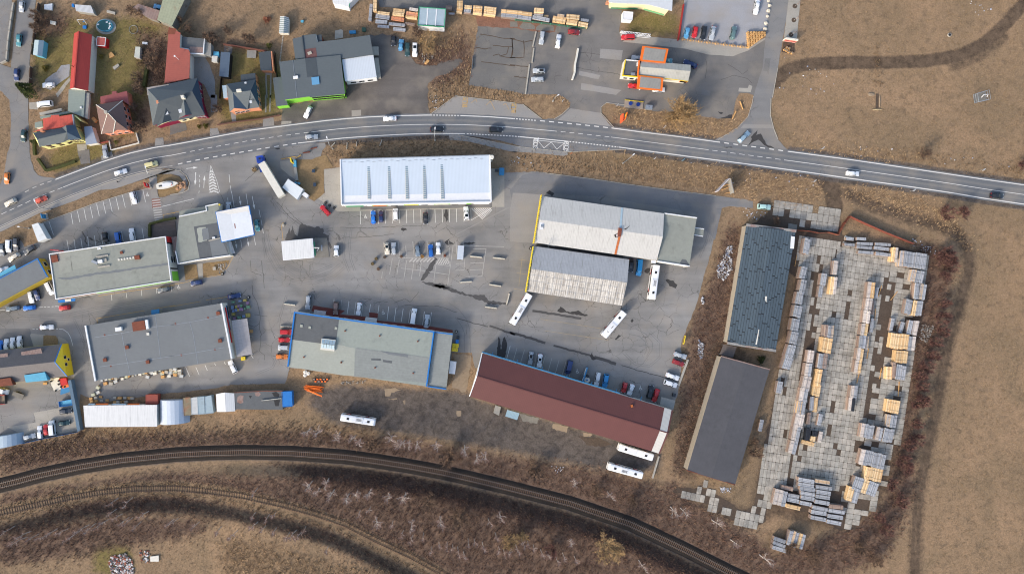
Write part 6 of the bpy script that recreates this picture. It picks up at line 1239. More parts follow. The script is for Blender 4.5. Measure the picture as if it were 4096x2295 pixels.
def tl(pts):return [tuple(Vector((loc.x,loc.y,0))+Matrix.Rotation(rzc,3,'Z') @ Vector(p)) for p in pts]
def tbox(name,cx,cy,cz,sx,sy,sz,m):g = G();g.box((cx,cy,cz),(sx,sy,sz));g.v = tl(g.v);return g.obj(name,MATS[m],o)
g = G();g.prism([(-1.1,-1.22),(1.0,-1.22),(1.2,-0.8),(1.2,0.8),(1.0,1.22),(-1.1,1.22)],0.6,3.3);g.v = tl(g.v);g.obj('cab',paint((26,66,170)),o);tbox('windscreen',1.2,0,2.3,0.08,2.0,1.0,'glass');tbox('roof_spoiler',-0.3,0,3.42,1.2,1.9,0.25,'deep_blue');tbox('roof_hatch',0.1,0,3.56,0.6,0.6,0.08,'black');tbox('tractor_chassis',-2.4,0,0.9,3.4,2.2,0.35,'deep_blue')
for sd in (-1,1):
    for wx in (0.4,-3.0):g = G();g.tube((wx,sd*0.9,0.5),(wx,sd*1.24,0.5),0.5,n=12);g.v = tl(g.v);g.obj('wheel',MATS['tyre'],o)
    tbox('wing_mirror',1.1,sd*1.45,2.4,0.2,0.3,0.6,'black')
# ---- trailers and boxes
def boxtrailer(name,label,t,s,h,mat,z0=0.5,cat='trailer'):
    b = Bd(name,label,t,s,h,cat);g = G();g.prism(b.xy,z0,h);b.part(g,'box',mat);g = G();g.prism(inset(b.xy,0.3),z0-0.2,z0);b.part(g,'chassis','dark_metal');xy = b.xy
    for i,j in ((0,1),(3,2)):
        A,B = Vector(xy[i]),Vector(xy[j])
        for u in (0.4,0.6):p = A+(B-A)*u;n = Vector((B-A)).normalized();m_ = Vector((-n.y,n.x))*0.12;g = G();g.tube((p.x-m_.x,p.y-m_.y,0.32),(p.x+m_.x,p.y+m_.y,0.32),0.32,n=10);b.part(g,'wheel','tyre')
    return b
boxtrailer('box_trailer','white canvas box trailer standing at the parking corner','02','465 512 560 482 690 715 560 762',3.6,M('canvas_white',(220,224,224),var=0.06,stain=((190,190,186),0.3)))
boxtrailer('small_box_trailer','small white box trailer behind the white-roofed fuel shelter','12','1980 28 2040 75 2010 125 1935 65',2.2,'white')
boxtrailer('long_white_trailer','long pale roofed trailer standing in the middle bays','22','1735 815 1828 820 1812 1022 1722 1018',2.6,M('trailer_roof',(196,204,214),var=0.04,k=0.7))
boxtrailer('white_box_trailer','white box trailer beside the workshop extension','23','1622 1118 1715 1130 1692 1310 1602 1300',2.4,'white')
boxtrailer('flat_trailer','grey flatbed trailer in the compound','04','195 162 352 215 330 288 172 225',0.9,'concrete_dark',0.6)
b = Bd('blue_open_trailer','bright blue open tipper trailer in the compound','04','862 318 1050 282 1058 368 872 392',1.4,'trailer');g = G();g.prism(b.xy,0.4,0.8);b.part(g,'bed','light_blue')
for i in range(4):g = G();ribbon(g,[b.xy[i],b.xy[(i+1) % 4]],0.1,0.6,1.4+0.003*i);b.part(g,'side_board','blue')
b = boxtrailer('fuel_shelter','white ribbed roof shelter beside the lorry trailer','11','1738 1235 1962 1385 1870 1540 1652 1360',3.0,M('shelter_roof',(222,228,230),seam=(0.75,-0.66,0.5,0.25,0.92),var=0.03),0.4,'shelter')
b = Bd('red_tipper_truck','red tipper truck at the edge of the compound','04','-60 230 55 220 62 350 -60 365',2.4,'lorry');g = G();g.prism(b.xy,0.7,1.2);b.part(g,'bed','mud')
for i in range(4):g = G();ribbon(g,[b.xy[i],b.xy[(i+1) % 4]],0.12,0.7,2.0+0.003*i);b.part(g,'side_board','dark_metal' if i % 2 else 'red')
g = G();g.prism(inset(b.xy,0.5),0.2,0.75);b.part(g,'chassis','black')
# ================================================================= TIMBER STACKS
WC = {'g':[(168,172,178),(150,154,160),(184,186,190),(158,158,160)],'f':[(232,198,150),(222,184,134),(240,212,168),(214,176,130)],'w':[(218,204,192),(204,192,184),(226,214,202),(190,180,174)],'b':[(160,136,122),(146,124,112),(172,150,134),(150,140,136)],'m':[(206,176,146),(168,168,172),(222,190,150),(182,172,164)],'o':[(222,150,112),(206,136,104),(232,170,128),(190,140,116)],'k':[(46,50,58),(38,42,50),(54,58,66),(44,46,52)]}
STM = {}
def stack_mesh(cc,var):
    key = (cc,var)
    if key in STM:return STM[key]
    r = random.Random(hash((ord(cc),var)) % 1000);cols = [lin(c,KA) for c in WC[cc]];side = [lin(c,KA) for c in (WC['b'] if cc in 'gw' else WC[cc])]
    g = G();layers = 3
    for k in range(layers):      # unit cube stack: x across [-.5,.5], y along [-.5,.5], z [0,1]
        z0,z1 = k/layers+0.03,(k+1)/layers-0.02;g.col = r.choice(side)
        if k < layers-1:
            for j in range(3):g.col = r.choice(side);zz0 = z0+(z1-z0)*j/3;zz1 = z0+(z1-z0)*(j+0.86)/3;g.box((0,0,(zz0+zz1)/2),(0.97+r.uniform(-0.03,0.02),0.985+r.uniform(-0.02,0.015),zz1-zz0))
        else:
            g.col = r.choice(side);g.box((0,0,(z0+z1-0.12)/2),(0.96,0.975,z1-0.12-z0));n = 7
            for j in range(n):g.col = r.choice(cols);g.box((-0.5+(j+0.5)/n,r.uniform(-0.012,0.012),z1-0.06),(0.96/n,1.0+r.uniform(-0.03,0.02),0.12+r.uniform(0,0.03)))
        if k:
            for y in (-0.36,0,0.36):g.col = side[1];g.box((0,y,z0-0.025),(1.0,0.03,0.03))
    g.col = (0.05,0.05,0.05)
    for y in (-0.28,0.28):g.box((0,y,1.0+0.008),(1.0,0.012,0.012))
    for y in (-0.36,0.36):g.col = side[1];g.box((0,y,0.015),(1.02,0.04,0.03))
    me = g.mesh('lumber_stack');me.materials.append(MATS['wood']);STM[key] = me;return me
ORD = 'first second third fourth fifth sixth seventh eighth ninth tenth eleventh twelfth thirteenth fourteenth fifteenth sixteenth seventeenth eighteenth nineteenth twentieth twenty-first twenty-second twenty-third twenty-fourth twenty-fifth twenty-sixth twenty-seventh twenty-eighth'.split();BLK = {}
CW = {'g':'weathered grey','f':'fresh yellow','w':'pale whitish','b':'brown-grey','m':'tan-and-grey','o':'orange-brown','k':'black-wrapped'}
SC = [0]
def stack(t,s,w,h,cols,where,n=None):
    p = q(t,s);n = n or len(cols);k = 2.08 if (t[1] == '5' and t[0] != '0') else 3.68
    a = Vector(W(*p[0],h));c = Vector(W(*p[1],h));d = c-a;L_ = d.length;u = d.normalized();v = Vector((-u.y,u.x));wm = w/k*S*(H-h)/H/n
    BLK[where] = BLK.get(where,0)+1;bo_ = ORD[min(27,BLK[where]-1)]
    if abs(v.x) > abs(v.y):
        if v.x < 0:v = -v
    elif v.y > 0:v = -v
    for i in range(n):
        SC[0] += 1;r = random.Random(SC[0]);cc = cols[i % len(cols)];m = (a+c)/2+v*wm*(i-(n-1)/2)+u*r.uniform(-0.15,0.15)
        x,y = m.x,m.y;lab = '%s timber stack %s' % (CW[cc],where) if not where.startswith('@') else '%s timber stack, %s%s block from rusty fence, %s' % (CW[cc],(ORD[i]+' in ') if n > 1 else '',bo_,where[1:])
        o = bpy.data.objects.new('lumber_stack',stack_mesh(cc,SC[0] % 4));o.location = (x,y,0.1 if t[0] in '345' and t[1] in '2345' else 0.02);o.rotation_euler = (0,0,math.atan2(u.y,u.x)-math.pi/2+r.uniform(-0.02,0.02))
        o.scale = (wm*0.95,L_*r.uniform(0.95,1.0),h*r.uniform(0.93,1.03));link(o);tag(o,lab,'timber','timber stacks: '+lab if not where.startswith('@') else 'timber stacks, '+where[1:])
RA = '@row beside the felted shed'
for t_,s_,w_ in (('42','1890 712 1850 940',85),('42','1838 1130 1795 1305',80),('42','1835 1318 1790 1525',85),('43','1778 105 1742 285',90),('43','1752 300 1715 475',120),('43','1716 495 1682 672',110),('43','1700 690 1655 872',110),('43','1660 878 1605 1058',110),('43','1618 1062 1558 1238',120)):stack(t_,s_,w_,3.0,'gg',RA)
RB = '@second shed row'
stack('42','2130 1222 2098 1402',75,2.4,'gg',RB);stack('43','2085 15 2058 185',60,2.0,'g',RB);stack('42','2300 1030 2275 1245',60,2.6,'w',RB);stack('42','2278 1272 2245 1530',85,2.4,'fw',RB);stack('43','2210 590 2190 772',130,3.0,'bgm',RB);stack('43','2180 778 2145 998',150,3.0,'ff',RB);stack('43','2115 1005 2085 1232',130,2.8,'gb',RB);stack('43','2058 1238 2015 1500',85,2.4,'f',RB)
RC = '@middle row'
for t_,s_,w_,c_ in (('43','1938 958 1910 1142',85,'ww'),('43','1905 1150 1875 1338',90,'wg'),('43','1888 1340 1842 1555',120,'ww'),('44','1840 118 1805 322',115,'wg'),('44','1805 312 1775 502',115,'mg'),('44','1780 500 1735 712',130,'ww'),('44','1730 692 1690 892',110,'wg'),('44','1690 892 1645 1082',110,'wg')):stack(t_,s_,w_,2.6,c_,RC)
RC2 = 'among the loose bundles beside the black-wrapped pile'
stack('44','2030 62 2000 242',105,2.0,'ff',RC2);stack('44','1948 238 1932 455',60,1.6,'g',RC2);stack('44','2008 248 1988 462',55,1.6,'f',RC2);stack('44','1908 475 1882 648',50,1.4,'b',RC2);stack('44','2078 490 2045 662',60,1.4,'g',RC2);stack('44','1895 708 1868 892',75,1.6,'k',RC2);stack('44','1995 745 1988 812',85,1.5,'k',RC2);stack('44','1800 905 1985 950',60,1.2,'f',RC2);stack('44','1962 825 1952 898',70,1.4,'f',RC2);stack('44','2080 758 2048 918',60,1.2,'w',RC2)
stack('44','1482 18 1448 192',80,1.8,'gg','alone beside the charcoal shed wall');stack('44','1212 575 1178 748',55,1.4,'g','close against the charcoal shed')
RD = '@curving inner row'
for t_,s_,w_,c_ in (('53','338 -45 312 190',100,'wf'),('53','308 195 280 372',95,'ww'),('53','272 375 248 562',95,'ww'),('53','245 560 218 742',100,'wf'),('53','210 745 190 932',95,'gg'),('53','182 928 155 1112',90,'wf'),('53','150 1105 122 1292',95,'wf'),('54','88 75 62 268',95,'wg'),('54','52 260 30 458',85,'wk')):stack(t_,s_,w_,2.4,c_,RD)
for t_,s_,w_,c_ in (('53','355 225 340 432',40,'b'),('53','348 490 322 702',52,'g'),('53','275 745 252 960',48,'m'),('53','420 25 395 188',50,'g')):stack(t_,s_,w_,1.2,c_,'laid single beside the curving inner row')
RE = 'lying crosswise at the top of the slab yard'
for s_,w_ in (('115 785 360 797',45),('110 838 335 852',42),('390 795 620 808',50),('370 850 592 872',48),('145 910 368 928',45),('395 935 638 960',52),('-60 800 90 810',40),('-40 715 70 725',45),('110 715 250 722',45)):stack('52',s_,w_,1.5,'g',RE)
RF = '@outer bramble row'
for t_,s_,w_,h_,c_ in (('52','692 840 668 1058',75,2.6,'fw'),('52','962 915 930 1148',385,2.6,'mgggggg'),('52','1030 1178 990 1352',175,2.4,'mgg'),('53','1010 -40 980 212',65,2.4,'g'),('53','1102 -10 1065 218',95,2.4,'mg'),('53','900 210 860 428',95,2.2,'gg'),('53','1032 230 995 452',140,2.4,'fgg'),('53','652 490 618 672',50,1.4,'g'),('53','802 535 752 702',60,1.4,'g'),('53','925 515 878 722',62,2.0,'g'),('53','1002 525 958 742',80,2.0,'w'),('53','758 712 728 938',260,2.2,'ffff'),('53','935 752 908 968',115,2.2,'gw'),('53','782 958 758 1142',185,2.0,'fff'),('53','598 1205 588 1390',90,1.8,'f'),('53','748 1158 722 1382',80,2.0,'g'),('53','818 1185 788 1402',62,2.0,'g'),('53','668 1130 658 1350',50,2.0,'b'),
                        ('54','665 290 632 482',185,2.2,'ffff'),('54','622 505 592 690',85,2.2,'mg'),('54','692 525 662 708',52,2.0,'g'),('54','290 650 255 855',190,2.4,'wggg'),('54','472 690 428 885',90,2.4,'wg'),('54','605 715 560 912',150,2.4,'ggg'),('54','372 1050 322 1272',370,2.4,'wggggg'),('54','388 1288 345 1478',250,2.2,'ffff')):stack(t_,s_,w_,h_,c_,RF)
stack('55','155 30 115 142',205,2.2,'ggfgg',RF);stack('55','52 98 18 218',95,2.2,'fg',RF)
RG = 'in the crosswise heap at the south end of the slab yard'
for x0,y0,x1,y1,c_ in ((990,28,1120,50,'g'),(990,65,1122,88,'g'),(1000,100,1130,120,'g'),(1005,138,1125,158,'g'),(1005,175,1118,195,'g'),(1002,220,1100,240,'g'),(1125,38,1245,58,'m'),(1130,88,1265,108,'g'),(1135,128,1255,146,'g'),(1130,165,1250,184,'g'),(1118,208,1245,230,'g'),(1102,258,1232,282,'g'),(1095,296,1225,318,'g'),(1085,340,1215,365,'g'),(1240,248,1355,262,'b'),(1235,285,1370,305,'g'),(1230,330,1360,350,'g'),(1220,375,1345,398,'g'),(845,90,942,110,'b'),(898,158,998,176,'g'),(890,192,992,212,'g'),(885,245,1000,272,'f')):stack('45','%d %d %d %d' % (x0,y0,x1,y1),34,2.2 if x0 > 985 else 1.6,c_,RG)
stack('45','848 115 820 245',105,2.2,'wwg',RG);RH = 'at the lonely southern pile below the slab yard';stack('45','985 470 950 592',135,2.4,'gmgfg',RH)
for s_ in ('778 515 878 548','772 550 878 588','768 588 882 625'):stack('45',s_,32,1.8,'g',RH)
RT = 'along the sawmill fence at the top'
for t_,s_,w_,h_,c_ in (('20','780 150 957 168',55,2,'f'),('20','775 202 950 220',45,2,'f'),('20','1020 132 1150 152',45,2,'w'),('20','978 192 1150 212',50,2,'o'),('20','965 245 1140 262',32,1.5,'f'),('20','750 262 942 292',55,1.2,'o'),('20','555 182 732 205',38,1.8,'f'),('20','522 235 730 262',65,1.2,'g'),('20','520 315 700 330',58,1.2,'g'),('20','722 352 965 375',45,1.0,'g'),('20','780 425 965 445',55,0.8,'g'),('20','550 385 730 400',40,0.8,'g'),('20','955 345 1105 362',32,0.8,'b'),('20','462 60 438 315',48,1.4,'g'),('20','518 0 512 172',52,2.0,'f'),('20','1768 10 1762 132',92,3.0,'f'),('20','1718 160 1805 168',40,2,'f'),('20','1828 98 1942 108',48,2.4,'f'),('20','1828 155 1936 166',50,2,'g'),('20','1955 108 2092 120',58,2.4,'f'),('20','1953 165 2086 182',52,2,'f'),('20','2125 122 2304 142',60,2.4,'f'),('20','2112 185 2292 208',52,2,'f'),('20','2368 162 2690 188',52,2.4,'f'),('20','2368 222 2690 246',55,2,'g'),('20','1550 105 1645 115',60,1.6,'b'),('20','1600 200 1690 205',30,0.8,'g'),
                        ('30','105 190 336 212',52,2.2,'f'),('30','95 248 316 275',58,1.8,'g'),('30','358 148 500 158',70,3.0,'f'),('30','355 212 490 222',45,2.0,'g'),('30','320 248 580 300',58,1.8,'g'),('30','498 235 566 240',28,1,'f'),('30','698 228 796 240',48,2,'m'),('30','828 240 1016 262',72,2.2,'f'),('30','632 280 826 308',92,2.0,'f'),('30','830 318 990 342',68,2.0,'f'),('30','1045 292 1160 308',42,1.4,'g'),('30','1005 348 1152 375',68,1.8,'f'),('30','1418 30 1470 36',45,1.4,'o')):stack(t_,s_,w_,h_,c_,RT)
# ================================================================= WALLS AND FENCES
def wall(name,label,t,s,h,th,mat,cat='wall',posts=None,gap=2.5):
    px = q(t,s);xy = U(px,h);root = empty(name,(*cent(xy),0),0,label,cat)
    for i in range(len(xy)-1):
        A,B = Vector(xy[i]),Vector(xy[i+1]);L_ = (B-A).length;n = max(1,round(L_/gap));u = (B-A).normalized();rz = math.atan2(u.y,u.x)
        for k in range(n):
            p = A+(B-A)*((k+0.5)/n);g = G();g.box((p.x,p.y,h/2-0.03+0.004*(k % 2)),(L_/n-(0.16 if posts else 0.01),th,h),rz);g.obj('panel',mt(mat),root,True)
            if posts:p = A+(B-A)*(k/n);g = G();g.box((p.x,p.y,h/2+0.03),(0.16,th*1.6+0.06,h+0.1),rz);g.obj('post',mt(posts),root,True)
    return root
wall('panel_fence','dark brown panelled fence on pale posts along the village street','00','555 40 535 150 505 320 478 640 448 800',1.5,0.10,'sheet_rusty' if False else M('fence_brown',(96,74,62),var=0.15),'fence','concrete',4.2);wall('panel_fence','dark brown panelled fence below the garden gate of the village street','00','440 980 430 1150 420 1250',1.5,0.10,'fence_brown','fence','concrete',4.2)
wall('concrete_barrier_wall','grey concrete panel wall west of the village street','00','190 40 150 300 110 600 85 890 0 930',1.0,0.5,'concrete','wall','concrete_dark',3.6)
wall('brick_garden_wall','dark red garden wall above the lawn','10','780 645 1000 680 1250 720 1420 748',1.6,0.25,M('wall_red',(112,72,62),var=0.15));wall('dark_garden_fence','dark plank fence beside the brick garage','10','1535 760 1555 1000 1570 1140',1.6,0.12,M('fence_dark',(58,48,42),var=0.2),'fence');wall('dark_garden_fence','dark plank fence along the drive of the grey-roofed house','10','745 1135 720 1443',1.5,0.12,'fence_dark','fence');wall('front_garden_wall','low brown wall before the grey-roofed house','11','690 437 910 400 1350 345 1620 290',0.9,0.25,M('wall_brown',(104,74,64),var=0.15));wall('low_white_wall','low white garden wall in front of the salmon house','01','1600 670 1630 810 2040 705 2000 560',0.7,0.3,'offwhite');wall('red_garden_wall','low red wall beside the salmon house','01','1420 715 1600 680',0.9,0.3,'red' if False else M('wall_red2',(150,76,62),var=0.12))
wall('rusty_fence','rust-red sheet fence at the north end of the slab yard','42','1730 590 1900 600 2060 630 2200 620 2340 658 2440 480 2520 385',1.8,0.12,'rust','fence','rust',3.0);wall('rusty_fence','long rust-red sheet fence running to the brambles','52','30 385 300 510 600 640 970 788',1.9,0.14,M('rust_red',(122,66,54),var=0.15),'fence','rust',3.0)
wall('blue_compound_fence','blue metal fence along the foot of the compound','04','320 935 700 850 1150 765',1.5,0.08,M('fence_blue',(70,110,150),var=0.12),'fence','deep_blue',2.6);wall('blue_compound_wall','wide blue-grey lean-to wall between compound and grey store','04','1020 0 1060 220 1110 470 1160 750',2.2,1.1,M('leanto_blue',(96,120,140),var=0.1),'wall')
wall('red_lot_wall','red low wall along the shop lawn','30','2562 60 2520 350 2480 590',1.0,0.35,'red' if False else M('wall_red3',(168,52,48),var=0.1));wall('green_mesh_fence','green mesh fence in front of the sawmill stacks','30','80 285 600 345 980 395 1150 410',1.4,0.05,M('mesh_green',(60,92,80),var=0.1),'fence','green_trim',3.0);wall('concrete_kerb_wall','low concrete kerb wall between slab lot and parking','30','385 465 335 685',0.4,0.45,'concrete','wall');wall('concrete_kerb_wall','middle length of concrete kerb wall by the slab lot','30','352 712 325 925',0.4,0.45,'concrete','wall');wall('concrete_kerb_wall','lowest length of concrete kerb wall by the slab lot','30','288 945 228 1385',0.4,0.45,'concrete','wall');wall('white_barrier_row','bent row of pale concrete barriers across the station lot','30','1005 712 985 830 960 940 955 1060 920 1170',0.9,0.6,'offwhite','barrier',None,3.0)
wall('wire_fence','thin post fence along the gravel lot edge','20','1955 820 1945 1020',0.9,0.05,'galv','fence');wall('yard_edge_wall','low pale concrete edge wall at the east of the bus yard','43','120 1095 -20 1480',0.5,0.7,'concrete','wall');wall('yard_edge_wall','low pale concrete wall running down beside the last coach','34','2195 1120 2100 1443',0.6,0.5,'concrete','wall')
wall('terrace_hedge','clipped dark hedge round the restaurant terrace','02','2195 690 2195 500 2400 440 2576 410',1.2,0.8,'hedge','hedge');wall('corner_hedge','clipped dark hedge round the corner garden','01','500 880 490 760 500 650',1.1,0.8,'hedge','hedge');wall('corner_hedge','clipped dark hedge along the corner garden front','01','545 935 670 1110 860 1060 1100 975',1.0,0.8,'hedge','hedge');wall('garden_hedge','dark clipped conifer hedge beside the pool garden lawn','00','2160 960 2130 1130 2110 1270',1.5,1.0,'hedge','hedge')
terr = Bd('wooden_terrace','weathered plank terrace of the restaurant','02','2225 505 2576 455 2600 690 2240 690',0.25,'terrace');
A,B,C,D = [Vector(p) for p in terr.xy]
for k in range(16):
    u0,u1 = (k+0.04)/16,(k+0.96)/16;g = G();g.prism([tuple(lerp(A,D,u0)),tuple(lerp(B,C,u0)),tuple(lerp(B,C,u1)),tuple(lerp(A,D,u1))],0.02,0.25+0.01*(k % 3));terr.part(g,'plank',M('plank_grey',(112,100,94),var=0.15,rnd=0.1))
# ================================================================= STREET FURNITURE
def lamp(label,t,bx,by,hx,hy,h=8.0):
    b0 = Vector(W(*P1(t,bx,by)));hd_ = Vector(W(*P1(t,hx,hy),h));d = hd_-b0;L_ = d.length;rz = math.atan2(d.y,d.x);o = empty('street_lamp',(b0.x,b0.y,0.02),rz,label,'street lamp','street lamps')
    g = G();g.tube((0,0,-0.05),(0,0,h-1.2),0.10,0.07,8);g.obj('pole',MATS['galv'],o);g = G();g.tube((0,0,h-1.2),(max(0.8,L_)*0.85,0,h-0.1),0.06,0.05,6);g.obj('arm',MATS['galv'],o)
    g = G();r = max(0.8,L_);g.prism([(r*0.8,-0.08),(r,-0.2),(r+0.5,-0.16),(r+0.6,0),(r+0.5,0.16),(r,0.2),(r*0.8,0.08)],h-0.15,h+0.05);g.obj('lamp_head',MATS['white'],o);g = G();g.box((0,0,0.15),(0.5,0.5,0.4));g.obj('base',MATS['concrete'],o)
lamp('street lamp at the junction verge, leaning arm over the road','11',2395,795,2308,630);lamp('street lamp above the white store with arm over the black saloon','21',1398,670,1398,495);lamp('street lamp at the bus lay-by kerb','31',352,810,412,655);lamp('street lamp on the verge east of the lay-by','31',1662,1005,1818,878);lamp('street lamp on the footway near the blue sign','02',745,285,508,160);lamp('street lamp beside the boat island','01',2300,1205,2140,1065)
lamp('tall lamp at the lawn of the white box trailer','02',430,565,265,540);lamp('wooden mast lamp beside the station entrance','31',630,95,705,5,6)
def panel_sign(name,label,t,s,z0,z1,mat,th=0.25,cat='sign',marks=None,posts=True,base=None):
    xy = U(q(t,s),z1);A,B = Vector(xy[0]),Vector(xy[1]);mid = (A+B)/2;o = empty(name,(mid.x,mid.y,0),0,label,cat);g = G();ribbon(g,xy,th,z0,z1);bd = g.obj('board',mt(mat),o,True);d = B-A;L_ = d.length;rz = math.atan2(d.y,d.x);n = Vector((-d.y,d.x)).normalized()
    if n.dot(Vector((CX,0))-mid) < 0:n = -n
    if marks:
        for (a_,b_,k0,k1,m) in marks:p = A+d*((a_+b_)/2)+n*(th/2+0.02);g = G();g.box((p.x,p.y,z0+(z1-z0)*(k0+k1)/2),(L_*(b_-a_),0.05,(z1-z0)*(k1-k0)),rz);g.obj('sign_print',mt(m),bd,True)
    if posts and z0 > 0.1:
        for a_ in (0.12,0.88):p = A+d*a_;g = G();g.tube((p.x,p.y,-0.05),(p.x,p.y,z0+0.1),0.07);g.obj('post',MATS['galv'],o,True)
    if base:g = G();g.box((mid.x,mid.y,0.15),(L_+0.6,1.2,0.4),rz);g.obj('base',mt(base),o,True)
    return o
panel_sign('red_info_sign','red upright info sign on a concrete base beside the path','01','2115 1285 2135 1345',0.6,4.2,M('sign_red',(204,40,44),var=0.03),0.3,marks=((0.2,0.8,0.5,0.55,'white'),(0.2,0.8,0.6,0.66,'white')),base='concrete');panel_sign('blue_info_sign','blue upright info sign on the roadside grass','02','598 348 612 412',0.5,3.2,'mid_blue',0.3,marks=((0.2,0.8,0.55,0.7,'light_blue'),),base='concrete')
panel_sign('yellow_price_sign','tall yellow sign on a blue foot by the lorry','11','1768 925 1782 985',3.2,7.0,'yellow',0.4,marks=((0.2,0.85,0.3,0.5,'black'),(0.2,0.85,0.6,0.75,'black')));panel_sign('yellow_banner','yellow banner on the verge above the parked cars','43','85 745 58 870',0.5,1.8,'yellow',0.12,marks=((0.1,0.9,0.2,0.5,'black'),));panel_sign('red_entrance_sign','pale red boundary sign at the end of the footpath','40','1560 562 1742 588',0.2,2.6,'offwhite',0.5,marks=((0.02,0.98,0.1,0.75,M('sign_salmon',(232,130,120),var=0.05)),(0.1,0.45,0.35,0.55,'rust'),(0.55,0.95,0.35,0.55,'rust')),posts=False)
panel_sign('blue_banner','long blue and white banner standing out from the maroon hall','33','1140 1212 1078 1425',0.6,2.6,'mid_blue',0.35,marks=((0.05,0.6,0.3,0.75,'white'),(0.68,0.95,0.3,0.75,'white')))
panel_sign('orange_price_totem','orange price sign board of the filling station','31','1728 255 1700 352',2.6,5.4,'orange',0.3,marks=((0.15,0.6,0.55,0.85,'yellow'),(0.3,0.9,0.2,0.35,'white')));panel_sign('orange_sign_pole','orange upright sign panel beside the price board','31','1668 272 1660 385',1.0,4.6,M('or2',(232,96,56),var=0.05),0.35)
g = G()
for t_,s_,lab in (('31','765 110 790 140','small white road sign at the station island'),('31','1560 175 1585 140','small road sign on the station verge'),('31','2250 490 2300 465','small road sign beside the willow'),('31','2105 950 2145 900','square white road sign on the south verge'),('31','2525 970 2572 945','pale blue road sign on the south verge'),('41','20 970 65 945','small blue road sign on the south verge'),('41','2055 800 2105 770','grey road sign before the field'),('41','1935 1280 1995 1260','white road sign near the dirt drive'),('51','1910 1115 1970 1090','grey road sign at the field ditch'),('52','895 15 950 8','small red and white road sign south of the road'),('31','885 880 900 850','orange and white bus stop sign')):
    p = q(t_,s_);o0_ = W(*p[0]);o = empty('road_sign',(*o0_,0),0,lab,'sign','small road signs');g = G();g.tube((0,0,-0.05),(0,0,2.6),0.05);g.obj('post',MATS['galv'],o);g = G();g.box((0,0,2.4),(0.9,0.08,0.9),0.8);g.obj('plate',MATS['orange' if 'orange' in lab else ('light_blue' if 'blue' in lab else 'white')],o)
# billboard on the verge
o = empty('timber_billboard',(*W(*P1('41',660,1350)),0),0,'A-shaped pair of roadside billboards with timber braces','billboard')
for (s_,m_,nm) in (('730 1228 560 1415',M('poster',(214,206,206),var=0.15,sc=1.5),'poster_board'),('745 1228 795 1440','fibre_grey','back_board')):
    xy = U(q('41',s_),4.2);g = G();ribbon(g,xy,0.25,1.2,4.2);bd = g.obj(nm,mt(m_),o,True)
    for a_ in (0.1,0.5,0.9):
        p = lerp(Vector(xy[0]),Vector(xy[1]),a_);g = G();g.tube((p.x,p.y,-0.05),(p.x,p.y,4.0),0.10);g.obj('post',MATS['log'],o,True)
for s_ in ('640 1390 720 1355','690 1440 775 1420','660 1330 720 1320'):xy = U(q('41',s_),2.0);g = G();g.tube((*xy[0],0.05),(*xy[1],2.6),0.09);g.obj('brace',MATS['log'],o,True)
# concrete road barriers
def barrier(label,t,s):
    a,c = [Vector(W(*p,0.8)) for p in q(t,s)];d = c-a;m = (a+c)/2;o = empty('concrete_barrier',(m.x,m.y,0.01),math.atan2(d.y,d.x),label,'barrier','concrete barriers');L_ = d.length;g = G();pr = [(-0.30,0),(-0.30,0.12),(-0.14,0.35),(-0.10,0.85),(0.10,0.85),(0.14,0.35),(0.30,0.12),(0.30,0)]
    V_ = [(x,y,z) for x in (-L_/2,L_/2) for y,z in pr];n = len(pr);g.add(V_,[(i,i+n,(i+1) % n+n,(i+1) % n) for i in range(n)]+[tuple(range(n)),tuple(range(2*n-1,n-1,-1))]);g.obj('body',MATS['concrete'],o)
    g = G();g.box((0,0,0.86),(L_*0.96,0.12,0.03));g.obj('top_cap',MATS['offwhite'],o)
for lab,t_,s_ in (('concrete barrier below the long white trailer bays','22','1915 970 2092 988'),('concrete barrier nearest the panelled hall corner','22','2252 990 2430 1010'),('concrete barrier at the lower end of the bays by the wet trail','22','1760 1355 1942 1342'),('concrete barrier above the wet trail crossing','22','2198 1385 2372 1412'),('upright concrete barrier at the end of the wet trail','23','2498 125 2455 292'),('concrete barrier beside the cracked asphalt near the white coach','23','2135 315 2308 338'),('concrete barrier beside the silver estate at the workshop','13','1672 272 1840 292'),('concrete barrier at the blue workshop edge above the red minivan','13','1622 605 1795 612')):barrier(lab,t_,s_)
# planters
def planter(label,t,x,y,r,plant,name='planter_tub',hplant=0.6):
    p = W(*P1(t,x,y),0.6);o = empty(name,(*p,0.01),0,label,'planter','round planter tubs');g = G();g.tube((0,0,-0.02),(0,0,0.6),r*0.85,r,14);g.obj('tub',MATS['dark_metal'],o);g = G();g.tube((0,0,0.55),(0,0,0.62),r*0.88,r*0.88,14);g.obj('soil',MATS['soil'],o)
    if plant:
        g = G();rr = random.Random(int(x))
        for k in range(60):
            a_ = rr.uniform(0,6.28);u = rr.random()**0.5*r*1.05;z = 0.6+hplant*rr.random();c = Vector((math.cos(a_)*u,math.sin(a_)*u,z));d = Vector((rr.uniform(-1,1),rr.uniform(-1,1),rr.uniform(-0.3,1))).normalized()*0.22;e = d.orthogonal().normalized()*0.1;g.add([tuple(c-e),tuple(c+e),tuple(c+d)],[(0,1,2)])
        g.obj('shrub',mt(plant),o)
planter('golden shrub in a round tub among the middle bays','22',1210,980,0.6,M('gold_leaf',(190,140,64),var=0.2));planter('reddish shrub in a round tub beside the white hatchback','22',1545,965,0.5,M('red_leaf',(150,84,64),var=0.2));planter('brown dry shrub in a round tub in an empty bay','22',903,978,0.55,M('brown_leaf',(120,96,82),var=0.2));planter('bare dark tub beside the cream car','22',657,988,0.55,None)
for x,y,lab in ((533,1012,'topmost planter tub left of the middle bays'),(480,1085,'middle planter tub left of the middle bays'),(565,1160,'lowest planter tub left of the middle bays')):planter(lab,'22',x,y,0.6,'brown_leaf' if y > 1100 else M('olive_leaf',(120,104,66),var=0.2))
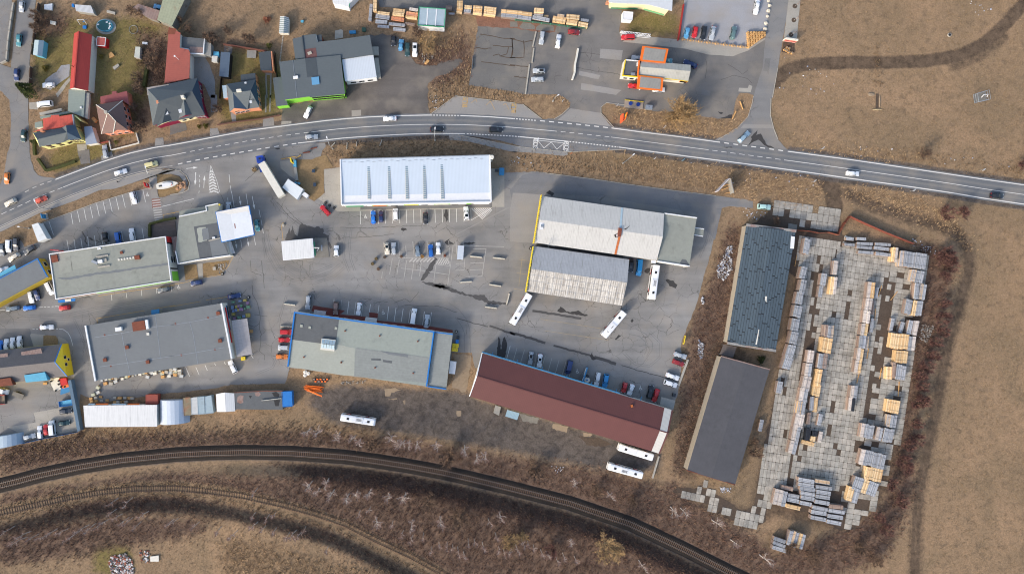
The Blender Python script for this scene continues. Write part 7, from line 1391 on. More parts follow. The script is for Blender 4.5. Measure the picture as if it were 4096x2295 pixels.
planter('stone planter with dry shrub beside the lorry trailer','11',1240,1100,0.9,M('straw_leaf',(206,180,130),var=0.2))
for x,y,lab in ((2295,188,'top tyre of three by the red hatchback'),(2352,228,'middle tyre of three by the red hatchback'),(2418,262,'last tyre of three by the red hatchback')):
    p = W(*P1('12',x,y));o = empty('old_tyre',(*p,0.01),0,lab,'tyre','loose tyres');g = G();g.tube((0,0,0),(0,0,0.35),0.5,0.5,14);g.obj('tread',MATS['tyre'],o);g = G();g.tube((0,0,0.30),(0,0,0.37),0.28,0.28,12);g.obj('hub',MATS['dark_metal'],o)
for t_,x,y,lab in (('32',300,860,'tyre stack at the hall corner'),('23',1712,685,'tyre planter at the workshop extension'),('13',1158,180,'stone-filled tyre at the crate corner'),('12',775,1235,'tyre at the restaurant garden tip'),('12',1668,520,'stone bollard at the kiosk lane nose')):
    p = W(*P1(t_,x,y));o = empty('tyre_marker',(*p,0.01),0,lab,'tyre','loose tyres');g = G();g.tube((0,0,0),(0,0,0.5),0.55,0.5,14);g.obj('tread',MATS['tyre' if 'tyre' in lab else 'concrete'],o);g = G();g.tube((0,0,0.4),(0,0,0.54),0.3,0.3,12);g.obj('core',MATS['concrete'],o)
# wheelie / recycling bins, crates, drums, tanks
def binbox(label,t,s,h,mat,cat='bin',name='recycling_bin',group=None,lid=True):
    b = Bd(name,label,t,s,h,cat,group);g = G();g.prism(inset(b.xy,0.06),0.03,h-0.15);b.part(g,'body',mat);g = G();g.prism(b.xy,h-0.15,h);b.part(g,'lid',mat)
    g = G();c = cent(b.xy);g.box((c[0],c[1],h+0.03),(0.3,0.12,0.06));b.part(g,'handle','dark_metal');return b
binbox('dark grey bin above the blue one beside the workshop extension','23','1725 742 1760 745 1755 798 1722 795',1.2,'dark_metal');binbox('blue bin beside four yellow bins at the workshop extension','23','1705 800 1748 805 1742 858 1700 852',1.2,'blue')
for k,(x,y,lab) in enumerate(((1678,885,'yellow bin next to the extension wall, upper pair'),(1725,892,'yellow bin on the outer side, upper pair'),(1667,945,'yellow bin next to the extension wall, lower pair'),(1712,952,'yellow bin on the outer side, lower pair'))):binbox(lab,'23','%d %d %d %d %d %d %d %d' % (x-22,y-28,x+23,y-26,x+20,y+29,x-25,y+27),1.2,'yellow',group='yellow recycling bins')
binbox('yellow bin at the corner of the grey store','13','1042 1060 1100 1050 1108 1100 1048 1110',1.3,'yellow');binbox('dark blue box on the verge, upper of two','11','2088 1095 2130 1098 2128 1142 2085 1140',0.9,M('nb',(52,70,92),var=0.1),'box','utility_box');binbox('dark blue box on the verge, lower of two','11','2110 1292 2148 1295 2146 1345 2108 1342',0.9,'nb','box','utility_box');binbox('small blue bin behind the white-roofed shelter','11','1842 1275 1870 1290 1850 1310 1830 1295',1.1,'light_blue');binbox('second blue bin behind the white-roofed shelter','11','1885 1280 1918 1295 1900 1320 1875 1300',1.1,'light_blue');binbox('blue slotted skip beside the white store','21','2348 1072 2418 1074 2414 1180 2342 1178',1.6,'mid_blue','skip','blue_skip');binbox('dark bin beside the blue slotted skip','21','2285 1088 2338 1092 2334 1130 2283 1128',1.2,'dark_metal');binbox('pale topped blue box on the station verge','31','2005 145 2100 152 2095 215 1995 205',1.4,'galv','box','utility_box');binbox('dark grey bin beside the shelter at the maroon hall','34','2402 190 2445 200 2435 252 2395 240',1.2,'dark_metal')
pf = Bd('tank_platform','gravelled fuel tank platform with two blue lids','31','1692 75 1965 105 1955 210 1685 180',0.3,'platform');g = G();g.prism(pf.xy,-0.02,0.3);pf.part(g,'slab',M('pebble',(160,146,132),var=0.2,sc=4));g = G();ribbon(g,[pf.xy[0],pf.xy[1]],0.2,0.1,0.42);pf.part(g,'yellow_rail','yellow')
for x,y in ((1777,125),(1888,140)):p = W(*P1('31',x,y),0.5);g = G();g.tube((*p,0.28),(*p,0.55),0.7,n=12);pf.part(g,'tank_lid','deep_blue')
tk = empty('round_tank',(*W(*P1('33',1135,1395),2.0),0.02),0,'round white water tank with a blue lid at the maroon hall','tank');g = G();g.tube((0,0,0),(0,0,1.9),1.05,1.0,20);g.obj('body',MATS['offwhite'],tk);g = G();g.tube((0,0,1.88),(0,0,2.05),0.28,n=12);g.obj('lid',MATS['blue'],tk);g = G();g.box((0.3,1.2,1.2),(0.9,0.8,1.6),0.2);g.obj('pump_box',MATS['dark_metal'],tk)
for i,(x,y,lab) in enumerate(((1985,1280,'upper white drum of three behind the workshop'),(2030,1302,'right-hand white drum of three behind the workshop'),(1983,1328,'lower white drum of three behind the workshop'))):p = W(*P1('13',x,y),1.6);o = empty('white_drum',(*p,0.02),0,lab,'tank','white drums');g = G();g.tube((0,0,0),(0,0,1.4),0.55,0.6,14);g.obj('body',MATS['white'],o);g = G();g.tube((0,0,1.4),(0,0,1.6),0.5,0.2,14);g.obj('lid',MATS['offwhite'],o)
# orange pipes and scaffold boxes
o = empty('orange_pipe_stack',(*W(*P1('14',2120,130)),0.02),0,'heap of long orange plastic pipes behind the workshop','pipes');rr = random.Random(5)
for k in range(22):
    c = Vector(W(*P1('14',2110+rr.uniform(-30,30),85+k*5.0),0.5));an = -0.12+rr.uniform(-0.07,0.07) if k < 17 else -0.42;L_ = rr.uniform(4.4,6.2);g = G();d = Vector((math.cos(an),math.sin(an)))*L_/2;z = 0.2+0.5*rr.random()+(0.4 if k >= 17 else 0);g.tube((c.x-d.x,c.y-d.y,z),(c.x+d.x,c.y+d.y,z+0.05),0.13,n=6);g.obj('pipe',MATS['orange'],o,True)
for k in range(9):
    x = 2120+(k % 5)*48+(0 if k < 5 else 20);y = 1385 if k < 5 else 1418
    b = Bd('fitting_crate','wire crate of orange pipe fittings in the double row behind the workshop','13','%d %d %d %d %d %d %d %d' % (x-20,y-14,x+20,y-12,x+20,y+14,x-20,y+12),0.8,'crate','crates of orange fittings');g = G();g.prism(b.xy,0.02,0.65);b.part(g,'crate','dark_metal');g = G();g.prism(inset(b.xy,0.12),0.6,0.82);b.part(g,'fittings','orange' if k % 3 else 'sheet_rusty')
# pallets of goods (flower crates) at the grey store
GC = [M('goods_a',(112,150,120),var=0.4,sc=4),M('goods_b',(120,140,170),var=0.4,sc=4),M('goods_c',(176,160,90),var=0.4,sc=4),M('goods_d',(150,120,150),var=0.4,sc=4)]
CR = [(925,250,50,30),(1030,235,50,28),(1100,225,45,35),(1138,265,45,40),(1147,325,50,45),(918,330,38,55),(975,320,40,45),(1010,312,34,45),(1048,305,36,42),(970,372,40,42),(1005,366,34,40),(1048,358,60,45),(1095,350,30,35),(930,385,36,40),(930,430,45,40),(945,490,45,30),(1020,478,60,45),(1085,460,48,42),(1140,445,65,60)]
for k,(x,y,w,h_) in enumerate(CR):
    b = Bd('goods_pallet','pallet of colourful bagged goods in the pen beside the grey store','13','%d %d %d %d %d %d %d %d' % (x-w/2,y-h_/2,x+w/2,y-h_/2-3,x+w/2+3,y+h_/2-3,x-w/2+3,y+h_/2),0.9,'pallet','goods pallets beside the grey store');g = G();g.prism(b.xy,0.0,0.14);b.part(g,'pallet','log');g = G();g.prism(inset(b.xy,0.05),0.14,0.9+0.2*(k % 3));b.part(g,'goods',GC[k % 4])
rr = random.Random(9);PG = []
for k in range(20):PG.append(('03',1500+k*50+rr.uniform(-15,15),1405-k*8+rr.uniform(-12,25),rr.uniform(28,48)))
for x,y in ((2170,1350),(2280,1300),(2390,1300),(2395,1350),(2450,1280),(2500,1290),(2490,1340),(2520,1260),(2555,1250)):PG.append(('03',x,y,50))
for x,y in ((15,1250),(70,1240),(140,1265),(75,1280),(75,1320),(140,1300),(168,1340),(10,1290)):PG.append(('13',x,y,52))
for x,y in ((1440,110),(1550,50),(1635,50),(1700,20),(1440,180),(1370,215)):PG.append(('04',x,y,52))
PM = ['cont_white','offwhite',M('goods_e',(196,196,170),var=0.2,sc=3),'log','concrete']
for k,(t_,x,y,w) in enumerate(PG):
    an = rr.uniform(-0.3,0.3) if t_ != '04' else rr.uniform(-0.7,0.7);hgt = rr.uniform(0.5,1.1);p = W(*P1(t_,x,y),hgt);o = empty('wrapped_pallet',(*p,0.02),an,'wrapped pallet of building blocks standing along the grey store' if t_ != '04' else 'loose pallet of slabs lying in the store yard corner','pallet','wrapped pallets along the grey store' if t_ != '04' else 'pallets in the store yard corner');s_ = w/3.68*S
    g = G();g.box((0,0,0.07),(s_*1.05,s_*0.85,0.14));g.obj('pallet',MATS['log'],o);g = G();g.box((0,0,0.14+hgt/2),(s_,s_*0.8,hgt));g.obj('goods',mt(PM[k % 5]),o)
for k,(x,y) in enumerate(((1400,260),(1465,250),(1400,310),(1480,305),(1325,275),(1335,315),(1680,260),(1705,270),(1690,325),(1735,320),(1765,265),(1810,325),(1830,262),(1870,265),(1905,265),(1940,268),(1560,300),(1790,320),(1850,320))):
    p = W(*P1('04',x,y),1.0);o = empty('empty_pallet_stack',(*p,0.02),rr.uniform(-0.15,0.15),'pile of empty wooden pallets in front of the white storage shed','pallet','empty pallet piles');hgt = rr.uniform(0.4,1.4)
    for j in range(max(2,int(hgt/0.2))):g = G();g.box((0,0,0.07+j*0.2),(1.15,0.8,0.12));g.obj('pallet',mt('log' if k % 3 else 'concrete'),o)
b = Bd('scrap_heap','heap of tarpaulins, tyres and scrap at the yellow gabled house','04','740 0 1000 -30 1030 170 880 210 780 120',0.9,'scrap heap')
for s_,m_,z in (('735 -10 870 -40 900 120 790 170','offwhite',0.7),('860 -20 970 -30 1010 80 920 120','red',0.9),('900 110 1020 90 1030 170 890 215','mid_blue',0.6),('910 90 1000 60 1015 100 930 120','orange',1.0)):g = G();g.prism(U(densify(q('04',s_),12,2.0),z),0.05,z);b.part(g,'tarpaulin',m_)
for x,y in ((815,155),(860,10),(895,100),(950,95),(860,60),(750,15)):p = W(*P1('04',x,y),1.1);g = G();g.tube((*p,0.8),(*p,1.12),0.35,n=10);b.part(g,'tyre','tyre')
# playground / garden things
pool = empty('garden_pool',(*W(*P1('00',1560,395)),0.0),0,'oval garden pool with stone surround and white floats','pool')
def oval(cx,cy,rx,ry,n=28,rz=-0.05):return [(cx+math.cos(2*math.pi*i/n)*rx*math.cos(rz)-math.sin(2*math.pi*i/n)*ry*math.sin(rz),cy+math.cos(2*math.pi*i/n)*rx*math.sin(rz)+math.sin(2*math.pi*i/n)*ry*math.cos(rz)) for i in range(n)]
g = G();g.prism(oval(0,0,3.6,2.8),-0.04,0.06);g.obj('surround',MATS['concrete'],pool);g = G();g.prism(oval(0,0,2.75,2.05),0.0,1.1);g.obj('rim',MATS['light_blue'],pool);g = G();g.prism(oval(0,0,2.62,1.92),1.0,1.115);g.obj('water',MATS['water'],pool)
for x,y,a_ in ((0.9,1.1,0.3),(1.9,0.6,0.9),(2.0,-0.3,0.2),(1.7,-1.0,0.6),(-2.2,0.3,0.1)):g = G();g.box((x,y,1.16),(0.7,0.45,0.12),a_);g.obj('float',MATS['white'],pool)
tp = empty('trampoline_ring',(*W(*P1('00',1965,440)),0),0,'metal ring standing on the garden lawn','ring');g = G()
for i in range(20):a0,a1 = 2*math.pi*i/20,2*math.pi*(i+1)/20;g.tube((math.cos(a0)*1.5,math.sin(a0)*1.5,0.1),(math.cos(a1)*1.5,math.sin(a1)*1.5,0.1),0.06,n=5)
g.obj('ring',MATS['galv'],tp)
# boat on the island with boulders
bo = empty('sailing_boat',(*W(*P1('S',675,742)),0.1),math.atan2(0.18,1),'white sailing boat hull displayed on the grass island','boat')
V_ = [];sts = [(-3.9,.75,1.0),(-3.2,1.05,1.05),(-1.8,1.28,1.1),(0,1.32,1.15),(1.8,1.05,1.2),(3.0,0.6,1.28),(3.9,0.06,1.35)]
for x,w,z in sts:V_ += [(x,w,z+0.35),(x,w*0.8,0.75),(x,0,0.35),(x,-w*0.8,0.75),(x,-w,z+0.35)]
g = G();g.add(V_,[(i*5+j,i*5+j+1,(i+1)*5+j+1,(i+1)*5+j) for i in range(6) for j in range(4)]+[(0,1,2,3,4)]);g.obj('hull',MATS['white'],bo);g = G();g.add([(x,w*s*0.98,z+0.33) for s in (1,-1) for x,w,z in sts],[(i,i+1,i+8,i+7) for i in range(6)]);g.obj('deck',MATS['offwhite'],bo);g = G();g.prism([(-1.6,-0.7),(1.2,-0.65),(2.0,0),(1.2,0.65),(-1.6,0.7)],1.4,1.85);g.obj('cabin',MATS['white'],bo);g = G();g.box((-2.3,0,1.5),(1.2,0.5,0.1));g.obj('cockpit',MATS['dark_metal'],bo);g = G();g.box((1.75,0,1.72),(0.3,1.0,0.15));g.obj('red_stripe',MATS['red'],bo);g = G();g.tube((-1.2,0.9,1.95),(2.0,0.3,1.95),0.05);g.obj('mast',MATS['galv'],bo);g = G();g.box((0,0,0.2),(3.0,0.9,0.45));g.obj('cradle',MATS['concrete'],bo)
def rock_mesh(seed):
    r = random.Random(seed);bm = bmesh.new();bmesh.ops.create_icosphere(bm,subdivisions=2,radius=1)
    for v in bm.verts:v.co *= 0.8+0.35*r.random();v.co.z *= 0.7
    me = bpy.data.meshes.new('boulder');bm.to_mesh(me);bm.free();me.materials.append(MATS['stone']);return me
RKM = [rock_mesh(i) for i in range(4)]
for k,(x,y,r_) in enumerate(((1000,318,.5),(1045,325,.3),(1085,345,.5),(1125,335,.45),(1175,330,.65),(1140,380,.4),(1090,430,.95),(1190,410,.5),(1190,455,.6),(1010,420,.5),(995,490,.7),(1045,490,.4),(1155,425,.35))):
    px,py = 560+x/6.618,680+y/6.618;o = bpy.data.objects.new('boulder',RKM[k % 4]);o.location = (*W(px,py,0.4),0.1+r_*0.5);o.scale = (r_,r_*0.85,r_*0.8);o.rotation_euler = (0,0,k*1.3);link(o);tag(o,'pinkish boulder heaped at the bow of the sailing boat' if r_ < 0.9 else 'largest flat pinkish boulder at the bow of the sailing boat','rock','boulders at the boat' if r_ < 0.9 else None)
# white stones and log edging of the gravel lot, logs, bollards
for k,(x,y) in enumerate(((1308,12),(1322,78),(1305,155),(1292,240),(1270,340),(1255,425))):
    o = bpy.data.objects.new('white_boulder',RKM[k % 4].copy());o.data.materials[0] = M('pale_stone',(224,212,190),var=0.1);r_ = 0.55+0.1*(k % 3);o.location = (*W(*P1('40',x,y),0.4),0.2);o.scale = (r_,r_,r_*0.7);link(o);tag(o,'round cream boulder in the line along the side road','rock','cream boulders')
for k in range(24):
    x,y = 40+k*41,575+k*5.2;r_ = 0.48 if k % 3 == 0 else 0.30;p = W(*P1('40',x,y),0.4);o = empty('log_post',(*p,0),0,'upright sawn log in the edging of the gravel lot','log','log edging of the gravel lot');g = G();g.tube((0,0,-0.05),(0,0,0.45+0.3*(k % 3 == 0)),r_,n=10);g.obj('log',MATS['log'],o);g = G();g.tube((0,0,0.44+0.3*(k % 3 == 0)),(0,0,0.47+0.3*(k % 3 == 0)),r_*0.9,n=10);g.obj('cut_end',MATS['mud'],o)
cnt = 0
for r_ in range(8):
    for c_ in range(7):
        x = 1005+c_*40+r_*2;y = 480+r_*30+c_*1
        if x > 1290-(r_*36):continue
        p = W(*P1('40',x,y),0.9);o = empty('log_pile_end',(*p,0),0.2,'sawn log standing in the block of logs at the lot corner','log','block of standing logs');g = G();g.tube((0,0,-0.05),(0,0,0.9+0.15*((r_+c_) % 3)),0.42,n=9);g.obj('log',MATS['log'],o);cnt += 1
for k,(x,y) in enumerate(((1545,730),(1578,700),(1575,742),(1612,712),(1608,765),(1655,780))):
    p = W(*P1('40',x,y),0.6);o = empty('log_post',(*p,0),0,'sawn log standing on the bed below the boundary sign','log','logs below the boundary sign');g = G();g.tube((0,0,-0.05),(0,0,0.6),0.42,n=10);g.obj('log',MATS['log'],o);g = G();g.tube((0,0,0.58),(0,0,0.62),0.36,n=10);g.obj('cut_end',MATS['mud'],o)
sheet('log_bed',q('40','1520 620 1690 640 1680 790 1490 770'),0.03,'soil',1.5)
for t_,s_,lab,w_ in (('41','885 95 925 215','fallen log at the station island, upper one',0.3),('41','825 240 770 355','fallen log at the station island, lower one',0.3),('21','105 700 100 805','concrete sleeper by the road verge, first one',0.25),('21','247 690 240 760','concrete sleeper by the road verge, second one',0.25),('21','618 660 585 750','concrete sleeper lying slanted on the road verge',0.28),('11','2430 700 2370 765','concrete kerb stone beside the junction lamp',0.3),('11','1930 885 1850 935','concrete kerb stone by the yellow sign',0.3),('11','1955 855 2060 840','rusty beam lying by the junction verge',0.35),('11','2070 795 2165 770','upper rusty beam lying by the junction verge',0.35),('42','1718 955 1692 1120','long plank lying beside the felted shed',0.16),('53','715 90 615 218','loose board lying across the slab yard',0.2),('53','482 5 430 165','loose board leaning near the inner row',0.2),('53','390 345 380 520','grey board beside the inner row',0.2),('53','480 1220 450 1380','loose board on the slab yard edge',0.2),('53','288 930 262 1085','long grey board beside the inner row',0.2),('53','150 1300 115 1443','long tan board at the end of the inner row',0.25),('11','1635 945 1850 905','yellow painted pole lying by the price sign',0.2),('54','740 20 725 240','grey boards along the brambles',0.25)):
    a,c = [Vector(W(*p,0.2)) for p in q(t_,s_)];g = G();d = c-a
    if 'log' in lab:g.tube((a.x,a.y,0.25),(c.x,c.y,0.25),0.26,0.2,8)
    else:g.box(((a.x+c.x)/2,(a.y+c.y)/2,0.18),(d.length,w_,0.24),math.atan2(d.y,d.x))
    g.top('timber_beam' if 'concrete' not in lab else 'concrete_beam',MATS['log' if ('log' in lab or 'plank' in lab or 'board' in lab) else ('rust' if 'rusty' in lab else ('yellow_line' if 'yellow' in lab else 'concrete'))],lab,'log' if 'log' in lab else 'beam')
# long concrete trough by the yellow sign, steel truss
b = Bd('concrete_trough','long grey concrete trough below the yellow price sign','11','1820 1065 1860 1060 1885 1250 1845 1255',0.8,'trough');g = G();g.prism(b.xy,-0.02,0.8);b.part(g,'trough','concrete');g = G();g.prism(inset(b.xy,0.12),0.7,0.82);b.part(g,'fill','fibre_grey');b2_ = Bd('sign_plinth','blue glazed foot box under the yellow price sign','11','1815 950 1855 955 1862 1060 1815 1055',1.2,'box');g = G();g.prism(b2_.xy,-0.02,1.1);b2_.part(g,'body','mid_blue');g = G();g.prism(inset(b2_.xy,0.1),1.0,1.2);b2_.part(g,'top','light_blue')
tr_ = empty('steel_truss',(*W(*P1('30',1850,490)),0.02),0,'white steel lattice truss standing at the shop lawn','truss');A,B = [Vector(W(*p,1.6)) for p in q('30','1640 460 2070 508')];g = G()
for z in (0.4,1.6):g.tube((A.x,A.y,z),(B.x,B.y,z),0.10,n=6);g.tube((A.x+0.1,A.y-0.9,z),(B.x+0.1,B.y-0.9,z),0.10,n=6)
g.obj('chord',MATS['white'],tr_,True)
for k in range(10):p,r2 = lerp(A,B,k/10),lerp(A,B,(k+1)/10);g = G();g.tube((p.x,p.y,1.6),(r2.x+0.1,r2.y-0.9,1.6),0.07,n=5);g.obj('brace',MATS['white'],tr_,True)
for k in (0,10):p = lerp(A,B,k/10);g = G();g.tube((p.x,p.y,-0.05),(p.x,p.y,1.6),0.1);g.obj('leg',MATS['white'],tr_,True)
# gas regulator cage in the field
cg = empty('wire_cage',(*W(*P1('S',3936,386)),0),0,'square wire cage with white pipework in the field','cage');P0 = [Vector(W(x,y,2.0)) for x,y in ((3910,373),(3957,360),(3963,396),(3915,407))]
for i in range(4):
    a,c = P0[i],P0[(i+1) % 4];a = a-Vector(cg.location[:2]);c = c-Vector(cg.location[:2]);g = G();g.tube((a.x,a.y,-0.05),(a.x,a.y,2.0),0.06);g.obj('post',MATS['galv'],cg)
    for z in (0.1,1.0,2.0):g = G();g.tube((a.x,a.y,z),(c.x,c.y,z),0.06,n=5);g.obj('rail',MATS['galv'],cg)
g = G();g.prism([tuple(p-Vector(cg.location[:2])) for p in P0],0.0,0.06);g.obj('slab',MATS['concrete_dark'],cg);g = G();g.tube((-1,-0.4,0.1),(-0.8,0.3,0.9),0.12);g.tube((-0.8,0.3,0.9),(0.8,0.5,0.9),0.12);g.tube((0.8,0.5,0.9),(1.0,-0.2,0.1),0.12);g.obj('pipe',MATS['white'],cg)
# playground frame, swing, small garden items as separate things
for lab,t_,s_,h_,m_,nm,cat_ in (('white garden table and chairs by the back fence','00','650 70 770 55 760 150 650 140',0.8,'white','garden_table','table'),('white sheet drying on the lawn','00','742 305 825 325 818 375 738 355',0.3,'offwhite','dust_sheet','sheet'),('wooden bench beside the brick path','00','1572 150 1695 180 1690 215 1568 185',0.6,'concrete','garden_bench','bench'),('blue rain barrel by the ribbed shed','00','1055 60 1085 58 1085 100 1055 100',0.9,'blue','rain_barrel','barrel'),('blue sandpit box by the swing frame','00','1218 378 1270 380 1268 425 1215 422',0.4,'blue','sandpit','toy'),('light blue tarpaulin over stored goods','10','642 760 718 765 715 835 635 830',1.6,'light_blue','covered_pile','tarpaulin'),('white cube container next to the blue tarpaulin','10','618 822 700 828 692 915 612 910',1.8,'offwhite','water_container','container'),('mesh trampoline mat on the lawn','10','1135 738 1272 745 1262 858 1130 850',0.4,'fibre_grey','mesh_frame','frame'),('blue barrel in the back field','10','1925 300 1965 300 1962 325 1922 325',0.8,'light_blue','water_barrel','barrel'),('tan dog house on the lawn','01','1375 320 1428 375 1395 412 1340 350',1.0,'log','dog_house','kennel'),('pile of pallets on the garden lawn','00','1600 790 1640 765 1685 820 1610 860',0.5,'log','pallet_pile','pallet'),('grey garden grill of stone slabs','00','1655 990 1735 940 1755 970 1680 1030',0.7,'concrete','stone_bench','bench'),('white garden chest at the lawn edge','00','2095 618 2170 625 2165 655 2092 650',0.5,'white','garden_chest','chest'),('grey concrete pad behind the rear building','10','2430 455 2520 435 2545 455 2548 560 2425 580',0.12,'concrete','concrete_pad','pad'),('blue tarpaulin heap behind the rear building','20','132 455 230 450 235 495 140 500',0.7,'mid_blue','covered_pile','tarpaulin'),('green tarpaulin and pallets behind the rear building','20','320 405 380 410 378 465 325 465',0.9,'mesh_green','covered_pile','tarpaulin'),('wooden crate on the rubble verge','20','1240 930 1290 875 1320 900 1270 950',0.8,'log','wooden_crate','crate'),('pale slab lying on the demolished ground','05','2245 1150 2370 1135 2372 1222 2250 1222',0.4,'offwhite','concrete_block','slab'),('flat wooden pallet beside the glazed lean-to','13','1168 658 1222 655 1224 700 1168 702',0.2,'log','flat_pallet','pallet'),('round concrete well ring in the restaurant garden','12','628 1130 672 1130 672 1178 628 1178',0.7,'concrete','well_ring','well'),('light wooden pallet on scrap yard ground','04','630 35 690 30 692 65 632 70',0.3,'log','flat_pallet','pallet'),('pale stone slab pile at the rusty fence','42','2430 672 2560 700 2545 748 2415 720',0.3,'offwhite','slab_pile','slab'),('grey flat slab near the felted shed','42','1595 490 1725 510 1720 590 1590 570',0.2,'concrete_dark','concrete_pad','pad')):
    b = Bd(nm,lab,t_,s_,h_,cat_);k = max(0.05,h_*0.35);zt = gz(*cent(b.xy));g = G();g.prism(inset(b.xy,0.05),zt-0.02,zt+h_-k if h_ > 0.25 else zt+h_*0.6);b.part(g,'base',m_);g = G();g.prism(b.xy,zt+h_-k if h_ > 0.25 else zt+h_*0.6,zt+h_);b.part(g,'top',m_)
sw = empty('swing_frame',(*W(*P1('00',1230,330)),0),0,'white tubular swing frame beside the pool','swing');g = G()
for x in (-1.2,1.2):g.tube((x,-0.9,0),(x,0,2.1),0.07);g.tube((x,0.9,0),(x,0,2.1),0.07)
g.tube((-1.2,0,2.1),(1.2,0,2.1),0.07);g.obj('frame',MATS['white'],sw);g = G();g.box((0.3,0,0.5),(0.6,0.4,0.08));g.obj('seat',MATS['blue'],sw)
# stepping stones to the greenhouse
for k in range(19):p = W(*P1('10',1665-k*2.6,520+k*21.5));g = G();g.box((p[0],p[1],0.02),(0.42,0.36,0.1),0.1*(k % 3));g.top('stepping_stone',MATS['concrete'],'square stepping stone on the path to the glazed greenhouse','stone','stepping stones to the greenhouse')
# drive strips, paths of the house gardens
for t_,s_,m_ in (('10','345 830 510 835 580 950 660 1180 665 1443 590 1443 500 1250 330 1150','gravel_lot' if False else 'footway'),('11','600 0 690 0 700 250 600 260','footway'),('11','590 490 700 485 735 600 590 615','footway'),('11','1370 350 1520 330 1535 450 1370 480','footway'),('11','1640 390 1785 385 1785 420 1640 440','concrete_pave'),('10','800 670 920 690 910 800 790 770','lot_asphalt'),('10','1405 1060 1500 1060 1500 1110 1405 1110','footway'),('11','890 260 970 250 975 390 910 395','footway'),('00','660 1300 660 1180 830 1060 900 960 1030 950 1020 1120 860 1240 740 1330','gravel_lot' if False else 'pale_gravel'),('00','820 1385 1020 1140 1040 1180 850 1440','concrete_pave'),('01','430 110 560 100 560 220 430 210','concrete_pave'),('01','1140 830 1310 800 1330 1000 1190 1020','lot_asphalt'),('01','1130 730 1270 720 1280 810 1150 830','concrete_pave'),('01','1490 900 1640 830 1680 930 1500 985','footway'),('01','2290 640 2400 630 2410 740 2280 770','footway'),('11','0 420 230 410 250 520 0 590','lot_asphalt'),('20','170 850 310 840 310 930 170 935','concrete_pave') if False else ('21','170 225 310 220 310 315 170 318','concrete_pave')):
    sheet('garden_paving',q(t_,s_),0.012,m_,1.2,seed=len(s_))
for t_,s_ in (('10','1412 1110 1425 1443'),('10','1485 1110 1478 1443'),('11','1410 0 1408 260'),('11','1478 0 1468 250')):line(q(t_,s_),0.55,0.016,'footway',ground,'drive_strip')
for t_,s_ in (('12','200 1110 390 1090 420 1300 230 1330'),('12','485 1080 880 1030 860 1100 740 1240 490 1285')):sheet('garden_bed',q(t_,s_),0.06,'grass_bed',1.0)
sheet('garden_path',q('12','405 1085 475 1080 490 1290 425 1295'),0.064,'concrete_pave',0.3)
# ================================================================= PEOPLE
def person(label,t,x,y,rz,top,legs):
    p = W(*P1(t,x,y));J = {'pel':(0,0,.95),'che':(0.02,0,1.32),'nec':(0.02,0,1.50),'hea':(0.04,0,1.66),'top':(0.03,0,1.76),'kl':(0.16,.1,.52),'al':(0.10,.1,.09),'tl':(0.28,.1,.05),'kr':(-0.02,-.1,.50),'ar':(-0.26,-.1,.14),'tr':(-0.10,-.1,.05),'hl':(0,.1,.90),'hr':(0,-.1,.90),'sl':(0.02,.2,1.42),'sr':(0.02,-.2,1.42),'el':(-0.10,.27,1.15),'er':(0.08,-.27,1.15),'wl':(-0.05,.28,.90),'wr':(0.24,-.26,.96)}
    names = list(J);E_ = [('pel','che'),('che','nec'),('nec','hea'),('hea','top'),('pel','hl'),('hl','kl'),('kl','al'),('al','tl'),('pel','hr'),('hr','kr'),('kr','ar'),('ar','tr'),('che','sl'),('sl','el'),('el','wl'),('che','sr'),('sr','er'),('er','wr')]
    Rr = {'pel':.15,'che':.17,'nec':.06,'hea':.10,'top':.08,'hl':.10,'hr':.10,'kl':.07,'kr':.07,'al':.05,'ar':.05,'tl':.04,'tr':.04,'sl':.07,'sr':.07,'el':.05,'er':.05,'wl':.04,'wr':.04}
    me = bpy.data.meshes.new('skel');me.from_pydata([J[n] for n in names],[(names.index(a),names.index(b)) for a,b in E_],[]);ob = bpy.data.objects.new('skel',me);COL.objects.link(ob);md_ = ob.modifiers.new('s','SKIN')
    for i,n in enumerate(names):me.skin_vertices[0].data[i].radius = (Rr[n],Rr[n]);me.skin_vertices[0].data[i].use_root = (n == 'pel')
    ss = ob.modifiers.new('d','SUBSURF');ss.levels = 1;dg = bpy.context.evaluated_depsgraph_get();m2 = bpy.data.meshes.new_from_object(ob.evaluated_get(dg));bpy.data.objects.remove(ob);m2.materials.clear()
    for m in (mt(legs),mt(top),MATS['skin'],MATS['black']):m2.materials.append(m)
    for f in m2.polygons:z = f.center.z;f.material_index = 0 if z < 0.95 else (1 if z < 1.5 else (3 if z > 1.69 or (f.center.x < 0.02) else 2))
    o = bpy.data.objects.new('person',m2);o.location = (*p,0.06);o.rotation_euler = (0,0,rz);link(o);return tag(o,label,'person')
person('person in dark clothes walking on the footway above the parking bays','01',1752,1282,3.4,'black','dark_metal');person('person in dark top standing beside the dark blue saloon','13',916,120,1.2,'black','deep_blue');person('person in a pink top at the door of the red hatchback','12',2298,255,2.2,M('pink',(190,70,130),var=0.05),'black')
